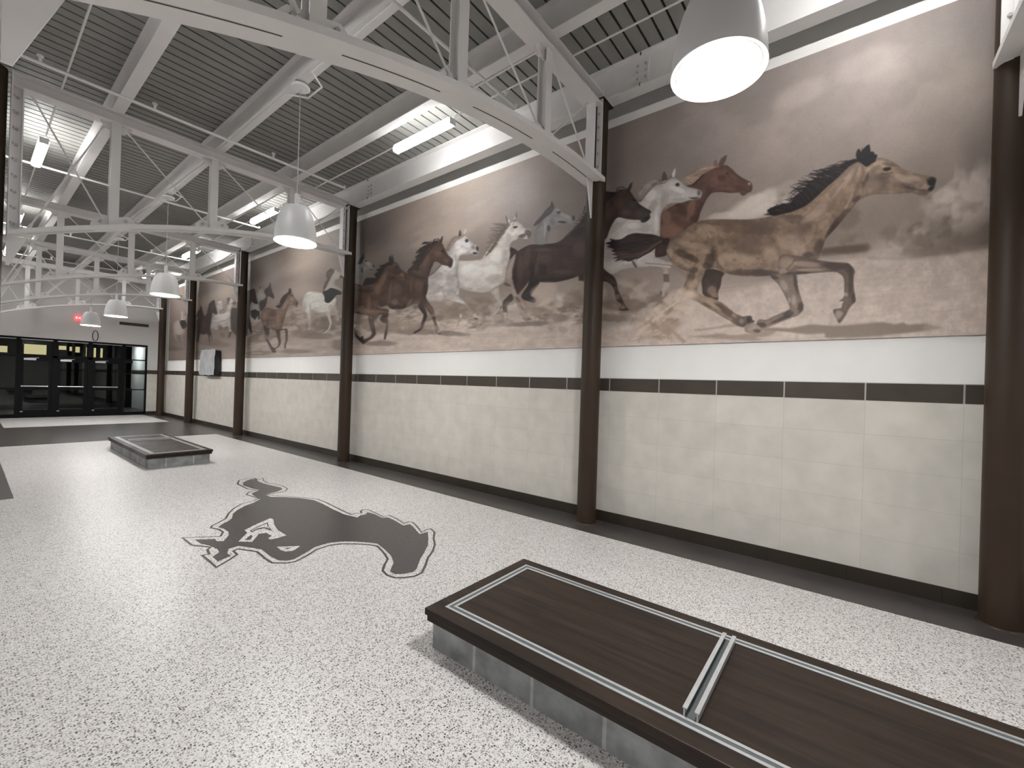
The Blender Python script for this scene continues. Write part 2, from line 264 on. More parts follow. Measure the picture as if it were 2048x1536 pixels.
MURAL_SHAPES=[
('P',(182,165,151),14,0.05,0,1.0,[(263,2910),(42,2912),(-98,2890),(-392,2826),(-600,2826),(-848,2841),(-915,2115),(2495,2090),(2504,2373),(1868,2456),(1170,2676),(579,2762)]),
('P',(176,160,146),12,0.05,0,1.0,[(2649,2509),(3595,2502),(4551,2521),(5585,2537),(6994,2565),(8000,2359),(8073,2053),(2634,2061)]),
('P',(150,136,124),8,0.05,0,1.0,[(8191,2469),(9418,2606),(10599,2562),(13248,2525),(13561,2109),(8169,2106)]),
('P',(176,158,144),10,0,1,0.4,[(253,2534),(-174,2537),(-840,2585),(-855,2505),(-306,2459)]),
('S',(164,147,134),0.22,0,1.6,0.6,3,[(37,2735),(-300,2716),(-603,2708),(-824,2708)]),
('S',(196,180,166),0.25,0,1.6,0.6,3,[(-75,2694),(-170,2712),(-486,2700)]),
('S',(164,147,134),0.22,0,1.6,0.6,3,[(101,2689),(-301,2665),(-604,2659),(-825,2661)]),
('S',(196,180,166),0.25,0,1.6,0.6,3,[(7,2650),(-171,2660),(-487,2650)]),
('S',(164,147,134),0.22,0,1.6,0.6,3,[(166,2641),(-302,2613),(-605,2610),(-826,2614)]),
('S',(196,180,166),0.25,0,1.6,0.6,3,[(92,2605),(-172,2607),(-488,2600)]),
('S',(164,147,134),0.22,0,1.6,0.6,3,[(66,2575),(-304,2562),(-606,2561),(-827,2567)]),
('S',(196,180,166),0.25,0,1.6,0.6,3,[(179,2559),(-173,2554),(-489,2550)]),
('S',(164,147,134),0.22,0,1.6,0.6,3,[(130,2527),(-305,2510),(-607,2512),(-828,2520)]),
('S',(196,180,166),0.25,0,1.6,0.6,3,[(-39,2484),(-175,2502),(-490,2500)]),
('S',(164,147,134),0.22,0,1.6,0.6,3,[(31,2463),(-306,2459),(-608,2463),(-829,2473)]),
('S',(196,180,166),0.25,0,1.6,0.6,3,[(44,2437),(-176,2449),(-491,2450)]),
('S',(164,147,134),0.22,0,1.6,0.6,3,[(94,2414),(-307,2408),(-609,2415),(-830,2426)]),
('S',(196,180,166),0.25,0,1.6,0.6,3,[(130,2389),(-177,2397),(-492,2400)]),
('S',(164,147,134),0.22,0,1.6,0.6,3,[(159,2364),(-308,2356),(-610,2366),(-831,2379)]),
('S',(196,180,166),0.25,0,1.6,0.6,3,[(-84,2320),(-178,2344),(-494,2350)]),
('S',(164,147,134),0.22,0,1.6,0.6,3,[(59,2302),(-309,2305),(-611,2317),(-832,2332)]),
('S',(196,180,166),0.25,0,1.6,0.6,3,[(-2,2271),(-180,2292),(-495,2301)]),
('S',(164,147,134),0.22,0,1.6,0.6,3,[(123,2251),(-311,2253),(-612,2268),(-833,2285)]),
('S',(196,180,166),0.25,0,1.6,0.6,3,[(82,2222),(-181,2239),(-496,2251)]),
('S',(200,185,172),0.28,0,1.4,0.5,2.5,[(1364,3063),(1231,3059),(1083,3057)]),
('S',(158,141,128),0.28,0,1.4,0.5,2.5,[(810,2791),(695,2792),(568,2795)]),
('S',(200,185,172),0.28,0,1.4,0.5,2.5,[(331,2556),(231,2560),(120,2567)]),
('S',(158,141,128),0.28,0,1.4,0.5,2.5,[(-87,2351),(-175,2358),(-273,2367)]),
('S',(200,185,172),0.28,0,1.4,0.5,2.5,[(-455,2170),(-533,2179),(-620,2191)]),
('S',(158,141,128),0.28,0,1.4,0.5,2.5,[(1332,2867),(1200,2866),(1053,2869)]),
('S',(200,185,172),0.28,0,1.4,0.5,2.5,[(783,2610),(669,2614),(542,2621)]),
('S',(158,141,128),0.28,0,1.4,0.5,2.5,[(307,2388),(208,2395),(98,2405)]),
('S',(200,185,172),0.28,0,1.4,0.5,2.5,[(-108,2195),(-195,2204),(-292,2216)]),
('S',(158,141,128),0.28,0,1.4,0.5,2.5,[(-460,2649),(-537,2651),(-624,2656)]),
('S',(200,185,172),0.28,0,1.4,0.5,2.5,[(1301,2673),(1170,2676),(1024,2682)]),
('S',(158,141,128),0.28,0,1.4,0.5,2.5,[(756,2431),(643,2438),(517,2448)]),
('S',(200,185,172),0.28,0,1.4,0.5,2.5,[(284,2222),(186,2231),(76,2244)]),
('S',(158,141,128),0.28,0,1.4,0.5,2.5,[(-113,2702),(-200,2704),(-297,2708)]),
('S',(200,185,172),0.28,0,1.4,0.5,2.5,[(-478,2501),(-555,2506),(-641,2513)]),
('S',(158,141,128),0.28,0,1.4,0.5,2.5,[(1269,2481),(1140,2487),(995,2496)]),
('S',(200,185,172),0.28,0,1.4,0.5,2.5,[(729,2254),(617,2263),(492,2276)]),
('S',(158,141,128),0.28,0,1.4,0.5,2.5,[(278,2762),(180,2763),(70,2767)]),
('S',(200,185,172),0.28,0,1.4,0.5,2.5,[(-133,2545),(-220,2549),(-316,2556)]),
('S',(158,141,128),0.28,0,1.4,0.5,2.5,[(-496,2354),(-573,2361),(-659,2370)]),
('S',(200,185,172),0.28,0,1.4,0.5,2.5,[(1238,2290),(1110,2299),(966,2312)]),
('S',(158,141,128),0.28,0,1.4,0.5,2.5,[(723,2830),(611,2830),(486,2833)]),
('S',(200,185,172),0.28,0,1.4,0.5,2.5,[(255,2595),(157,2599),(49,2605)]),
('S',(158,141,128),0.28,0,1.4,0.5,2.5,[(-154,2390),(-240,2396),(-336,2405)]),
('S',(200,185,172),0.28,0,1.4,0.5,2.5,[(-515,2209),(-591,2217),(-676,2228)]),
('S',(158,141,128),0.28,0,1.4,0.5,2.5,[(1231,2908),(1103,2907),(960,2908)]),
('S',(200,185,172),0.28,0,1.4,0.5,2.5,[(696,2652),(585,2655),(461,2660)]),
('S',(158,141,128),0.28,0,1.4,0.5,2.5,[(232,2430),(135,2436),(27,2445)]),
('S',(200,185,172),0.28,0,1.4,0.5,2.5,[(-174,2235),(-259,2243),(-355,2255)]),
('S',(158,141,128),0.28,0,1.4,0.5,2.5,[(-519,2683),(-595,2685),(-680,2689)]),
('S',(200,185,172),0.28,0,1.4,0.5,2.5,[(1201,2717),(1073,2718),(931,2723)]),
('S',(158,141,128),0.28,0,1.4,0.5,2.5,[(670,2475),(559,2480),(436,2489)]),
('S',(200,185,172),0.28,0,1.4,0.5,2.5,[(209,2265),(113,2274),(5,2285)]),
('S',(158,141,128),0.28,0,1.4,0.5,2.5,[(-179,2737),(-264,2739),(-359,2742)]),
('S',(200,185,172),0.28,0,1.4,0.5,2.5,[(-537,2536),(-612,2540),(-697,2547)]),
('S',(158,141,128),0.28,0,1.4,0.5,2.5,[(1170,2526),(1044,2532),(903,2540)]),
('S',(200,185,172),0.28,0,1.4,0.5,2.5,[(643,2299),(534,2308),(412,2319)]),
('S',(158,141,128),0.28,0,1.4,0.5,2.5,[(203,2799),(107,2799),(0,2802)]),
('S',(200,185,172),0.28,0,1.4,0.5,2.5,[(-199,2582),(-284,2586),(-378,2592)]),
('S',(158,141,128),0.28,0,1.4,0.5,2.5,[(-555,2391),(-630,2397),(-714,2405)]),
('S',(200,185,172),0.28,0,1.4,0.5,2.5,[(1140,2338),(1015,2346),(875,2358)]),
('S',(158,141,128),0.28,0,1.4,0.5,2.5,[(637,2868),(528,2868),(406,2870)]),
('S',(200,185,172),0.28,0,1.4,0.5,2.5,[(181,2634),(85,2637),(-21,2642)]),
('S',(158,141,128),0.28,0,1.4,0.5,2.5,[(-219,2428),(-303,2434),(-397,2442)]),
('S',(200,185,172),0.28,0,1.4,0.5,2.5,[(-572,2246),(-647,2254),(-731,2265)]),
('S',(158,141,128),0.28,0,1.4,0.5,2.5,[(1133,2948),(1008,2946),(869,2947)]),
('S',(200,185,172),0.28,0,1.4,0.5,2.5,[(611,2692),(503,2694),(382,2699)]),
('S',(158,141,128),0.28,0,1.4,0.5,2.5,[(158,2470),(63,2475),(-42,2483)]),
('S',(200,185,172),0.28,0,1.4,0.5,2.5,[(-239,2275),(-323,2283),(-416,2293)]),
('S',(158,141,128),0.28,0,1.4,0.5,2.5,[(-577,2716),(-651,2717),(-735,2721)]),
('S',(200,185,172),0.28,0,1.4,0.5,2.5,[(1103,2759),(979,2760),(841,2764)]),
('S',(158,141,128),0.28,0,1.4,0.5,2.5,[(585,2517),(478,2522),(358,2530)]),
('S',(200,185,172),0.28,0,1.4,0.5,2.5,[(136,2307),(41,2315),(-64,2326)]),
('S',(158,141,128),0.28,0,1.4,0.5,2.5,[(-244,2772),(-327,2772),(-421,2776)]),
('S',(200,185,172),0.28,0,1.4,0.5,2.5,[(-594,2571),(-668,2574),(-751,2580)]),
('S',(158,141,128),0.28,0,1.4,0.5,2.5,[(1074,2571),(950,2575),(813,2583)]),
('S',(200,185,172),0.28,0,1.4,0.5,2.5,[(560,2343),(453,2351),(334,2362)]),
('S',(158,141,128),0.28,0,1.4,0.5,2.5,[(130,2835),(36,2835),(-69,2837)]),
('S',(200,185,172),0.28,0,1.4,0.5,2.5,[(-264,2618),(-346,2621),(-439,2627)]),
('S',(158,141,128),0.28,0,1.4,0.5,2.5,[(-612,2427),(-685,2432),(-768,2440)]),
('S',(192,176,162),0.3,0,1.2,0.5,2.2,[(8207,2750),(7841,2738),(7459,2726)]),
('S',(150,134,121),0.3,0,1.2,0.5,2.2,[(6579,2498),(6290,2494),(5986,2488)]),
('S',(192,176,162),0.3,0,1.2,0.5,2.2,[(5280,2298),(5046,2298),(4799,2297)]),
('S',(150,134,121),0.3,0,1.2,0.5,2.2,[(4233,2450),(4039,2448),(3833,2444)]),
('S',(192,176,162),0.3,0,1.2,0.5,2.2,[(3348,2287),(3185,2288),(3012,2287)]),
('S',(150,134,121),0.3,0,1.2,0.5,2.2,[(7407,2693),(7080,2684),(6738,2673)]),
('S',(192,176,162),0.3,0,1.2,0.5,2.2,[(5945,2460),(5683,2457),(5408,2453)]),
('S',(150,134,121),0.3,0,1.2,0.5,2.2,[(4765,2272),(4551,2273),(4325,2273)]),
('S',(192,176,162),0.3,0,1.2,0.5,2.2,[(3805,2421),(3626,2419),(3437,2416)]),
('S',(150,134,121),0.3,0,1.2,0.5,2.2,[(2988,2266),(2837,2267),(2677,2267)]),
('S',(192,176,162),0.3,0,1.2,0.5,2.2,[(6691,2643),(6397,2635),(6088,2626)]),
('S',(150,134,121),0.3,0,1.2,0.5,2.2,[(5370,2426),(5132,2423),(4881,2420)]),
('S',(192,176,162),0.3,0,1.2,0.5,2.2,[(4294,2249),(4097,2250),(3890,2250)]),
('S',(150,134,121),0.3,0,1.2,0.5,2.2,[(3411,2394),(3246,2392),(3070,2390)]),
('S',(192,176,162),0.3,0,1.2,0.5,2.2,[(7511,2432),(7179,2429),(6831,2425)]),
('S',(150,134,121),0.3,0,1.2,0.5,2.2,[(6046,2597),(5780,2591),(5500,2583)]),
('S',(192,176,162),0.3,0,1.2,0.5,2.2,[(4847,2394),(4630,2393),(4401,2390)]),
('S',(150,134,121),0.3,0,1.2,0.5,2.2,[(3861,2228),(3680,2229),(3489,2230)]),
('S',(192,176,162),0.3,0,1.2,0.5,2.2,[(3046,2369),(2893,2368),(2731,2366)]),
('S',(150,134,121),0.3,0,1.2,0.5,2.2,[(6784,2395),(6485,2393),(6172,2390)]),
('S',(192,176,162),0.3,0,1.2,0.5,2.2,[(5462,2556),(5220,2551),(4966,2545)]),
('S',(150,134,121),0.3,0,1.2,0.5,2.2,[(4369,2366),(4170,2365),(3959,2363)]),
('S',(192,176,162),0.3,0,1.2,0.5,2.2,[(3463,2208),(3296,2210),(3119,2211)]),
('S',(150,134,121),0.3,0,1.2,0.5,2.2,[(7640,2587),(7301,2580),(6948,2572)]),
('S',(192,176,162),0.3,0,1.2,0.5,2.2,[(6130,2362),(5860,2361),(5577,2359)]),
('S',(150,134,121),0.3,0,1.2,0.5,2.2,[(4931,2519),(4710,2514),(4478,2509)]),
('S',(192,176,162),0.3,0,1.2,0.5,2.2,[(3930,2340),(3747,2339),(3553,2338)]),
('S',(150,134,121),0.3,0,1.2,0.5,2.2,[(3094,2190),(2940,2192),(2775,2193)]),
('S',(192,176,162),0.3,0,1.2,0.5,2.2,[(6899,2541),(6596,2536),(6277,2529)]),
('S',(150,134,121),0.3,0,1.2,0.5,2.2,[(5538,2332),(5293,2331),(5036,2330)]),
('S',(192,176,162),0.3,0,1.2,0.5,2.2,[(4446,2484),(4244,2481),(4030,2477)]),
('S',(150,134,121),0.3,0,1.2,0.5,2.2,[(3527,2315),(3358,2315),(3178,2314)]),
('S',(192,176,162),0.3,0,1.2,0.5,2.2,[(7747,2321),(7403,2320),(7044,2319)]),
('S',(150,134,121),0.3,0,1.2,0.5,2.2,[(6234,2500),(5960,2496),(5672,2491)]),
('S',(192,176,162),0.3,0,1.2,0.5,2.2,[(5000,2304),(4777,2304),(4542,2304)]),
('S',(150,134,121),0.3,0,1.2,0.5,2.2,[(4001,2453),(3815,2450),(3619,2447)]),
('S',(192,176,162),0.3,0,1.2,0.5,2.2,[(3153,2293),(2997,2293),(2831,2293)]),
('S',(150,134,121),0.3,0,1.2,0.5,2.2,[(6995,2289),(6687,2289),(6364,2289)]),
('S',(192,176,162),0.3,0,1.2,0.5,2.2,[(5632,2463),(5384,2460),(5122,2456)]),
('S',(150,134,121),0.3,0,1.2,0.5,2.2,[(4509,2279),(4305,2280),(4089,2279)]),
('B',(110,92,78),0.85,0,[(79,2973),(-96,2955),(76,2932)]),
('S',(104,86,74),0.8,0,14,16,5,[(234,2976),(79,2973),(-69,2966)]),
('B',(204,192,178),0.8,0,[(862,3540),(684,3607),(817,3439)]),
('B',(204,192,178),0.8,0,[(730,3595),(584,3658),(689,3507)]),
('B',(204,192,178),0.8,0,[(906,3472),(643,3456),(897,3409)]),
('B',(204,192,178),0.8,0,[(1096,3503),(908,3491),(1089,3460)]),
('B',(216,206,194),0.5,0,[(819,3606),(721,3648),(795,3556)]),
('B',(216,206,194),0.5,0,[(728,3509),(607,3532),(712,3458)]),
('B',(176,162,150),0.6,0,[(541,3661),(457,3698),(514,3604)]),
('B',(116,100,86),0.5,0,[(-711,2928),(-833,2937),(-718,2880)]),
('B',(116,100,86),0.5,0,[(-568,2987),(-632,3008),(-577,2955)]),
('B',(116,100,86),0.5,0,[(-386,3085),(-438,3116),(-399,3053)]),
('B',(124,108,94),0.5,0,[(-683,2965),(-839,2996),(-700,2877)]),
('B',(124,108,94),0.5,0,[(-482,2879),(-655,2883),(-488,2828)]),
('B',(124,108,94),0.5,0,[(50,3240),(-16,3329),(-6,3170)]),
('B',(124,108,94),0.5,0,[(-551,3113),(-638,3095),(-552,3056)]),
('B',(190,175,165),0.3,0,[(-58,4600),(-335,4611),(-101,4440)]),
('B',(190,175,165),0.3,0,[(461,4535),(216,4577),(414,4404)]),
('S',(118,102,90),0.5,0,3,3,5,[(-99,2868),(-297,2833),(-542,2836),(-834,2851)]),
('D',(190,174,158),10,9,0.52,0.75,11,[(8131,3034),(7182,3085),(5239,2965),(4164,2911),(3271,2852),(2661,2830),(2646,2413),(3679,2422),(5216,2452),(8098,2465)]),
('D',(112,96,84),10,11,0.6,0.7,12,[(8122,2879),(6553,2846),(4562,2762),(3268,2756),(2658,2740),(2647,2445),(3771,2477),(5217,2485),(8100,2506)]),
('D',(206,192,176),10,6,0.62,0.6,13,[(7189,3202),(5738,3062),(4167,2986),(3113,2910),(2804,2780),(2795,2519),(5221,2559),(7494,2738)]),
('D',(184,168,152),10,10,0.52,0.6,14,[(2561,3010),(2129,2956),(1706,2846),(1640,2554),(2050,2468),(2544,2502)]),
('D',(116,98,84),8,9,0.6,0.6,15,[(2556,2851),(1702,2731),(1668,2545),(2544,2502)]),
('D',(176,160,145),6,7,0.52,0.65,18,[(13478,3241),(12020,3142),(10405,3392),(8234,3198),(8191,2469),(10354,2648),(11970,2485),(13421,2531)]),
('D',(104,90,79),6,7,0.6,0.6,19,[(13467,3098),(12000,2879),(10388,3151),(8222,2989),(8196,2552),(10357,2696),(13421,2531)]),
('D',(200,186,173),26,17,0.46,0.7,21,[(-200,2839),(-97,2921),(-293,3039),(-415,3184),(-441,3388),(-527,3510),(-726,3514),(-836,3404),(-842,3130),(-709,3040),(-539,2993),(-390,2894)]),
('D',(206,193,181),20,15,0.45,0.6,22,[(-476,3129),(-442,3304),(-529,3448),(-644,3437),(-677,3247),(-594,3104)]),
('D',(112,96,83),14,11,0.58,0.4,23,[(265,3004),(46,3103),(-291,3125),(-595,3063),(-843,3052),(-848,2837),(-543,2819),(-98,2877)]),
('D',(184,168,156),60,34,0.5,0.22,24,[(2404,5356),(913,5383),(-557,4835),(-715,4036),(-279,3644),(444,3853),(1369,4286),(2382,4726)]),
('D',(178,160,146),40,30,0.58,0.35,26,[(7752,4262),(5810,4542),(4233,4575),(2868,4556),(2813,3041),(7695,3250)]),
('D',(214,202,188),12,13,0.45,0.7,27,[(1143,3471),(1002,3572),(820,3647),(602,3633),(475,3524),(596,3405),(859,3411)]),
('P',(136,118,104),4,0,1,1.0,[(724,2295),(614,2294),(492,2282),(397,2295),(321,2308),(223,2294),(114,2283),(43,2284),(-93,2293),(-179,2298),(-237,2286),(-275,2275),(-325,2284),(-362,2265),(-458,2266),(-529,2241),(-564,2227),(-483,2208),(-290,2188),(-96,2171),(76,2172),(198,2178),(214,2217),(333,2216),(491,2244),(588,2258),(740,2271)]),
('B',(168,152,138),0.5,0,[(-529,2229),(-609,2225),(-530,2189)]),
('P',(142,124,108),4,0,1,0.8,[(1394,2240),(1233,2249),(1098,2261),(1013,2239),(876,2243),(736,2261),(635,2275),(602,2259),(650,2213),(769,2203),(717,2182),(857,2177),(1135,2208)]),
('S',(146,128,112),0.7,0,4,8,3,[(1355,2308),(1186,2317),(1044,2338),(951,2342)]),
('S',(150,130,112),0.6,0,5,8,4,[(1806,2258),(1715,2221),(1608,2316),(1475,2190)]),
('B',(112,98,88),0.7,0,[(5974,2523),(5217,2468),(5975,2462)]),
('B',(112,98,88),0.7,0,[(5216,2460),(4761,2422),(5217,2411)]),
('B',(112,98,88),0.7,0,[(7143,2361),(6526,2340),(7139,2303)]),
('B',(112,98,88),0.7,0,[(3595,2516),(3099,2507),(3591,2474)]),
('B',(112,98,88),0.7,0,[(3180,2572),(2870,2550),(3177,2504)]),
('B',(128,108,90),0.6,0,[(3430,2666),(3136,2609),(3442,2570)]),
('B',(128,108,90),0.6,0,[(3609,2857),(3408,2795),(3637,2764)]),
('B',(128,108,90),0.6,0,[(4999,2789),(4457,2747),(4993,2643)]),
('B',(128,108,90),0.6,0,[(4566,2872),(4160,2835),(4561,2747)]),
('B',(128,108,90),0.6,0,[(6542,2634),(5715,2587),(6535,2505)]),
('B',(128,108,90),0.6,0,[(2878,2787),(2702,2770),(2874,2655)]),
('B',(118,100,86),0.7,0,[(2056,2648),(1819,2667),(2038,2564)]),
('B',(118,100,86),0.7,0,[(2312,2671),(2081,2650),(2310,2597)]),
('B',(118,100,86),0.7,0,[(1758,2679),(1588,2663),(1755,2587)]),
('B',(118,100,86),0.7,0,[(2340,2513),(2020,2470),(2342,2458)]),
('B',(112,98,86),0.7,0,[(10579,2284),(9710,2264),(10575,2223)]),
('B',(112,98,86),0.7,0,[(12571,2288),(11547,2267),(12565,2220)]),
('B',(112,98,86),0.7,0,[(9993,2679),(9224,2642),(9985,2562)]),
('B',(112,98,86),0.7,0,[(9418,2606),(8581,2569),(9413,2527)]),
('B',(112,98,86),0.7,0,[(12603,2708),(11807,2674),(12594,2586)]),
('B',(112,98,86),0.7,0,[(9215,2842),(8596,2804),(9206,2686)]),
('B',(112,98,86),0.7,0,[(8570,2377),(8222,2366),(8562,2249)]),
('B',(104,88,78),0.6,0,[(15540,2598),(14484,2565),(15532,2504)]),
('B',(104,88,78),0.6,0,[(17366,2385),(16221,2362),(17357,2300)]),
('B',(104,88,78),0.6,0,[(16438,2724),(15130,2677),(16425,2594)]),
('B',(104,88,78),0.6,0,[(20186,2594),(18987,2563),(20176,2499)]),
('P',(112,80,69),1.6,0.08,1,1.0,[(1168,4037),(1090,4026),(1047,3986),(986,3905),(919,3841),(858,3790),(844,3740),(851,3697),(891,3687),(919,3671),(947,3685),(962,3711),(1048,3728),(1134,3761),(1221,3773),(1260,3747),(1299,3685),(1341,3590),(1370,3495),(1484,3435),(1577,3355),(1674,3313),(1777,3402),(1792,3567),(1775,3665),(1736,3717),(1638,3745),(1494,3751),(1478,3845),(1480,3914),(1406,3943),(1318,4025),(1229,4047)]),
('B',(152,112,90),0.7,1,[(1679,3464),(1569,3483),(1642,3363)]),
('B',(152,112,90),0.7,1,[(1444,3641),(1398,3619),(1476,3507)]),
('B',(152,112,90),0.7,1,[(1713,3622),(1653,3609),(1711,3541)]),
('B',(152,112,90),0.7,1,[(1580,3425),(1506,3454),(1549,3367)]),
('B',(84,58,52),0.5,1,[(1413,3538),(1357,3526),(1412,3499)]),
('B',(84,58,52),0.5,1,[(1539,3663),(1493,3686),(1470,3551)]),
('B',(84,58,52),0.5,1,[(1351,3621),(1334,3610),(1388,3511)]),
('B',(84,58,52),0.5,1,[(949,3749),(885,3720),(954,3714)]),
('B',(84,58,52),0.5,1,[(1138,3909),(1087,3895),(1137,3872)]),
('B',(84,58,52),0.5,1,[(1266,3792),(1221,3781),(1264,3734)]),
('B',(140,104,92),0.35,1,[(1207,3890),(1154,3876),(1205,3824)]),
('B',(140,104,92),0.35,1,[(1083,3783),(982,3757),(1083,3759)]),
('B',(140,104,92),0.35,1,[(1019,3886),(977,3843),(1028,3874)]),
('B',(48,36,34),0.7,1,[(1088,3947),(1070,3935),(1091,3939)]),
('B',(200,185,178),0.7,1,[(873,3779),(860,3776),(873,3763)]),
('P',(120,90,78),1.6,0.05,1,1.0,[(1168,4044),(1157,4102),(1136,4128),(1094,4141),(1102,4090),(1121,4044),(1090,4034),(1086,4011)]),
('P',(150,120,104),1.6,0,1,1.0,[(1216,4058),(1218,4110),(1198,4121),(1182,4081),(1177,4047)]),
('P',(172,142,122),1.6,0.15,1,1.0,[(1168,4037),(1230,4062),(1301,4079),(1383,4072),(1456,4044),(1550,4021),(1502,4010),(1549,3991),(1491,3980),(1509,3951),(1472,3951),(1494,3922),(1452,3924),(1407,3953),(1352,3977),(1299,4020),(1229,4038)]),
('S',(70,46,42),0.8,0,2,5,1.2,[(1489,3916),(1424,3914),(1370,3958),(1326,3994)]),
('S',(200,178,160),0.6,0,1,3,1.2,[(1511,4010),(1409,4041),(1292,4061)]),
('S',(120,88,76),0.6,0,1,2,1.2,[(1491,3965),(1408,4002),(1300,4039)]),
('P',(176,150,132),1.6,0.1,1,1.0,[(1771,3685),(1736,3717),(1758,3753),(1688,3762),(1590,3754),(1628,3733),(1686,3716),(1736,3692)]),
('P',(197,190,183),1.6,0.04,1,1.0,[(1797,4026),(1747,4043),(1638,4044),(1588,4009),(1538,3958),(1489,3911),(1404,3867),(1346,3831),(1332,3799),(1337,3761),(1364,3741),(1419,3743),(1456,3750),(1541,3745),(1609,3756),(1688,3760),(1742,3724),(1770,3664),(1774,3564),(1777,3412),(1785,3332),(1812,3215),(1811,3174),(1822,3191),(1771,3156),(1704,3119),(1638,3088),(1618,3061),(1637,3030),(1751,3052),(1920,3080),(2042,3089),(2132,3097),(2232,3090),(2334,3051),(2421,3080),(2523,3193),(2518,3328),(2484,3503),(2500,3492),(2445,3647),(2332,3776),(2164,3846),(2033,3879),(1960,3945),(1878,4007)]),
('B',(168,160,155),0.55,1,[(1730,3847),(1670,3833),(1728,3756)]),
('B',(168,160,155),0.55,1,[(1758,3773),(1728,3763),(1765,3653)]),
('B',(168,160,155),0.55,1,[(1969,3552),(1874,3533),(1967,3489)]),
('B',(168,160,155),0.55,1,[(2315,3263),(2156,3213),(2324,3201)]),
('B',(168,160,155),0.55,1,[(2434,3315),(2362,3304),(2429,3183)]),
('B',(168,160,155),0.55,1,[(1581,3791),(1495,3778),(1579,3773)]),
('B',(168,160,155),0.55,1,[(2106,3114),(1976,3096),(2105,3072)]),
('B',(168,160,155),0.55,1,[(1871,3779),(1822,3750),(1901,3698)]),
('B',(218,214,210),0.7,1,[(1594,3904),(1493,3841),(1603,3878)]),
('B',(218,214,210),0.7,1,[(1896,3908),(1844,3860),(1943,3852)]),
('B',(218,214,210),0.7,1,[(1824,3584),(1793,3578),(1819,3440)]),
('B',(218,214,210),0.7,1,[(2100,3599),(2002,3579),(2099,3557)]),
('B',(218,214,210),0.7,1,[(2024,3270),(1969,3292),(2001,3230)]),
('B',(58,54,58),0.95,1,[(1596,3961),(1567,3964),(1587,3934)]),
('B',(108,102,104),0.9,1,[(1361,3811),(1339,3805),(1360,3778)]),
('B',(92,88,92),0.8,1,[(1401,3756),(1345,3737),(1402,3740)]),
('S',(70,66,70),0.7,0,1.5,2,1.2,[(1467,3783),(1419,3764),(1364,3763)]),
('P',(150,138,128),1.6,0.15,1,1.0,[(1767,4039),(1808,4075),(1881,4095),(1944,4086),(1996,4047),(2048,3987),(2057,3937),(2072,3909),(2022,3860),(1981,3918),(1919,3965),(1858,4012),(1797,4031)]),
('S',(104,90,84),0.8,0,2,3,1.2,[(2028,3878),(1960,3945),(1879,4017),(1798,4062)]),
('S',(190,180,170),0.6,0,1,2.5,1.2,[(2036,3963),(1963,4028),(1860,4074)]),
('P',(104,92,88),1.6,0,1,1.0,[(1777,4052),(1769,4126),(1748,4150),(1718,4086),(1712,4054),(1747,4045)]),
('P',(225,222,216),1.6,0,1,1.0,[(1663,4081),(1654,4114),(1629,4152),(1622,4110),(1638,4049)]),
('S',(120,100,88),0.8,0,3,3,1.2,[(1797,4021),(1736,4020),(1697,4050),(1668,4078)]),
('S',(232,226,218),0.8,0,2,4,1.2,[(1809,3330),(1876,3291),(1942,3235),(2027,3172)]),
('S',(120,108,98),0.6,0,1,2.5,1.2,[(1843,3319),(1909,3272),(1976,3215),(2054,3176)]),
('P',(188,174,162),1.6,0.05,1,1.0,[(1938,3112),(1922,3131),(1819,3107),(1719,3084),(1629,3059),(1629,3028),(1751,3052),(1869,3079)]),
('S',(222,210,196),0.8,0,2,2.5,1.2,[(1921,3104),(1793,3077),(1645,3036)]),
('P',(150,132,116),2.5,0,1,1.0,[(1630,3063),(1573,3030),(1509,2989),(1450,2941),(1464,2875),(1507,2925),(1572,2982),(1637,3030)]),
('P',(178,166,152),2.5,0,1,0.85,[(1751,3047),(1677,3033),(1667,2962),(1651,2862),(1654,2814),(1694,2786),(1700,2721),(1732,2716),(1727,2806),(1717,2870),(1724,2970),(1717,3018)]),
('P',(122,112,102),2,0,1,1.0,[(1725,2970),(1663,2961),(1652,2870),(1717,2878)]),
('B',(110,96,84),0.8,0,[(1746,2758),(1726,2756),(1745,2730)]),
('P',(120,106,96),2,0,1,1.0,[(2108,3176),(2081,3171),(2052,3124),(2038,3090),(2069,3101)]),
('P',(82,57,50),1.6,0.05,1,1.0,[(1806,3336),(1665,3341),(1672,3242),(1692,3183),(1770,3172),(1827,3195)]),
('P',(76,56,50),1.6,0.08,1,1.0,[(3638,3638),(3782,3605),(3863,3566),(3910,3481),(3949,3380),(3943,3232),(3912,3108),(3858,3009),(3822,2952),(3758,2991),(3679,3067),(3618,3138),(3540,3167),(3444,3093),(3262,3059),(3087,3057),(2920,3075),(2759,3102),(2577,3112),(2543,3196),(2515,3246),(2485,3395),(2479,3484),(2441,3525),(2397,3637),(2342,3719),(2296,3741),(2215,3710),(2125,3678),(2020,3651),(2003,3621),(1950,3612),(1898,3651),(1905,3694),(1890,3711),(1901,3736),(1955,3777),(2032,3842),(2100,3937),(2147,4012),(2193,4050),(2296,4087),(2342,4063),(2503,4101),(2631,4008),(2770,3879),(2863,3761),(2970,3686),(3066,3631),(3165,3594),(3282,3593),(3496,3623)]),
('B',(106,82,70),0.55,1,[(3679,3458),(3615,3439),(3713,3270)]),
('B',(106,82,70),0.55,1,[(3486,3364),(3455,3354),(3530,3170)]),
('B',(106,82,70),0.55,1,[(3364,3396),(3230,3375),(3361,3320)]),
('B',(106,82,70),0.55,1,[(3788,3343),(3722,3334),(3780,3132)]),
('B',(106,82,70),0.55,1,[(2824,3444),(2718,3409),(2846,3318)]),
('B',(106,82,70),0.55,1,[(3063,3179),(2868,3152),(3062,3142)]),
('B',(106,82,70),0.55,1,[(3400,3528),(3219,3498),(3399,3498)]),
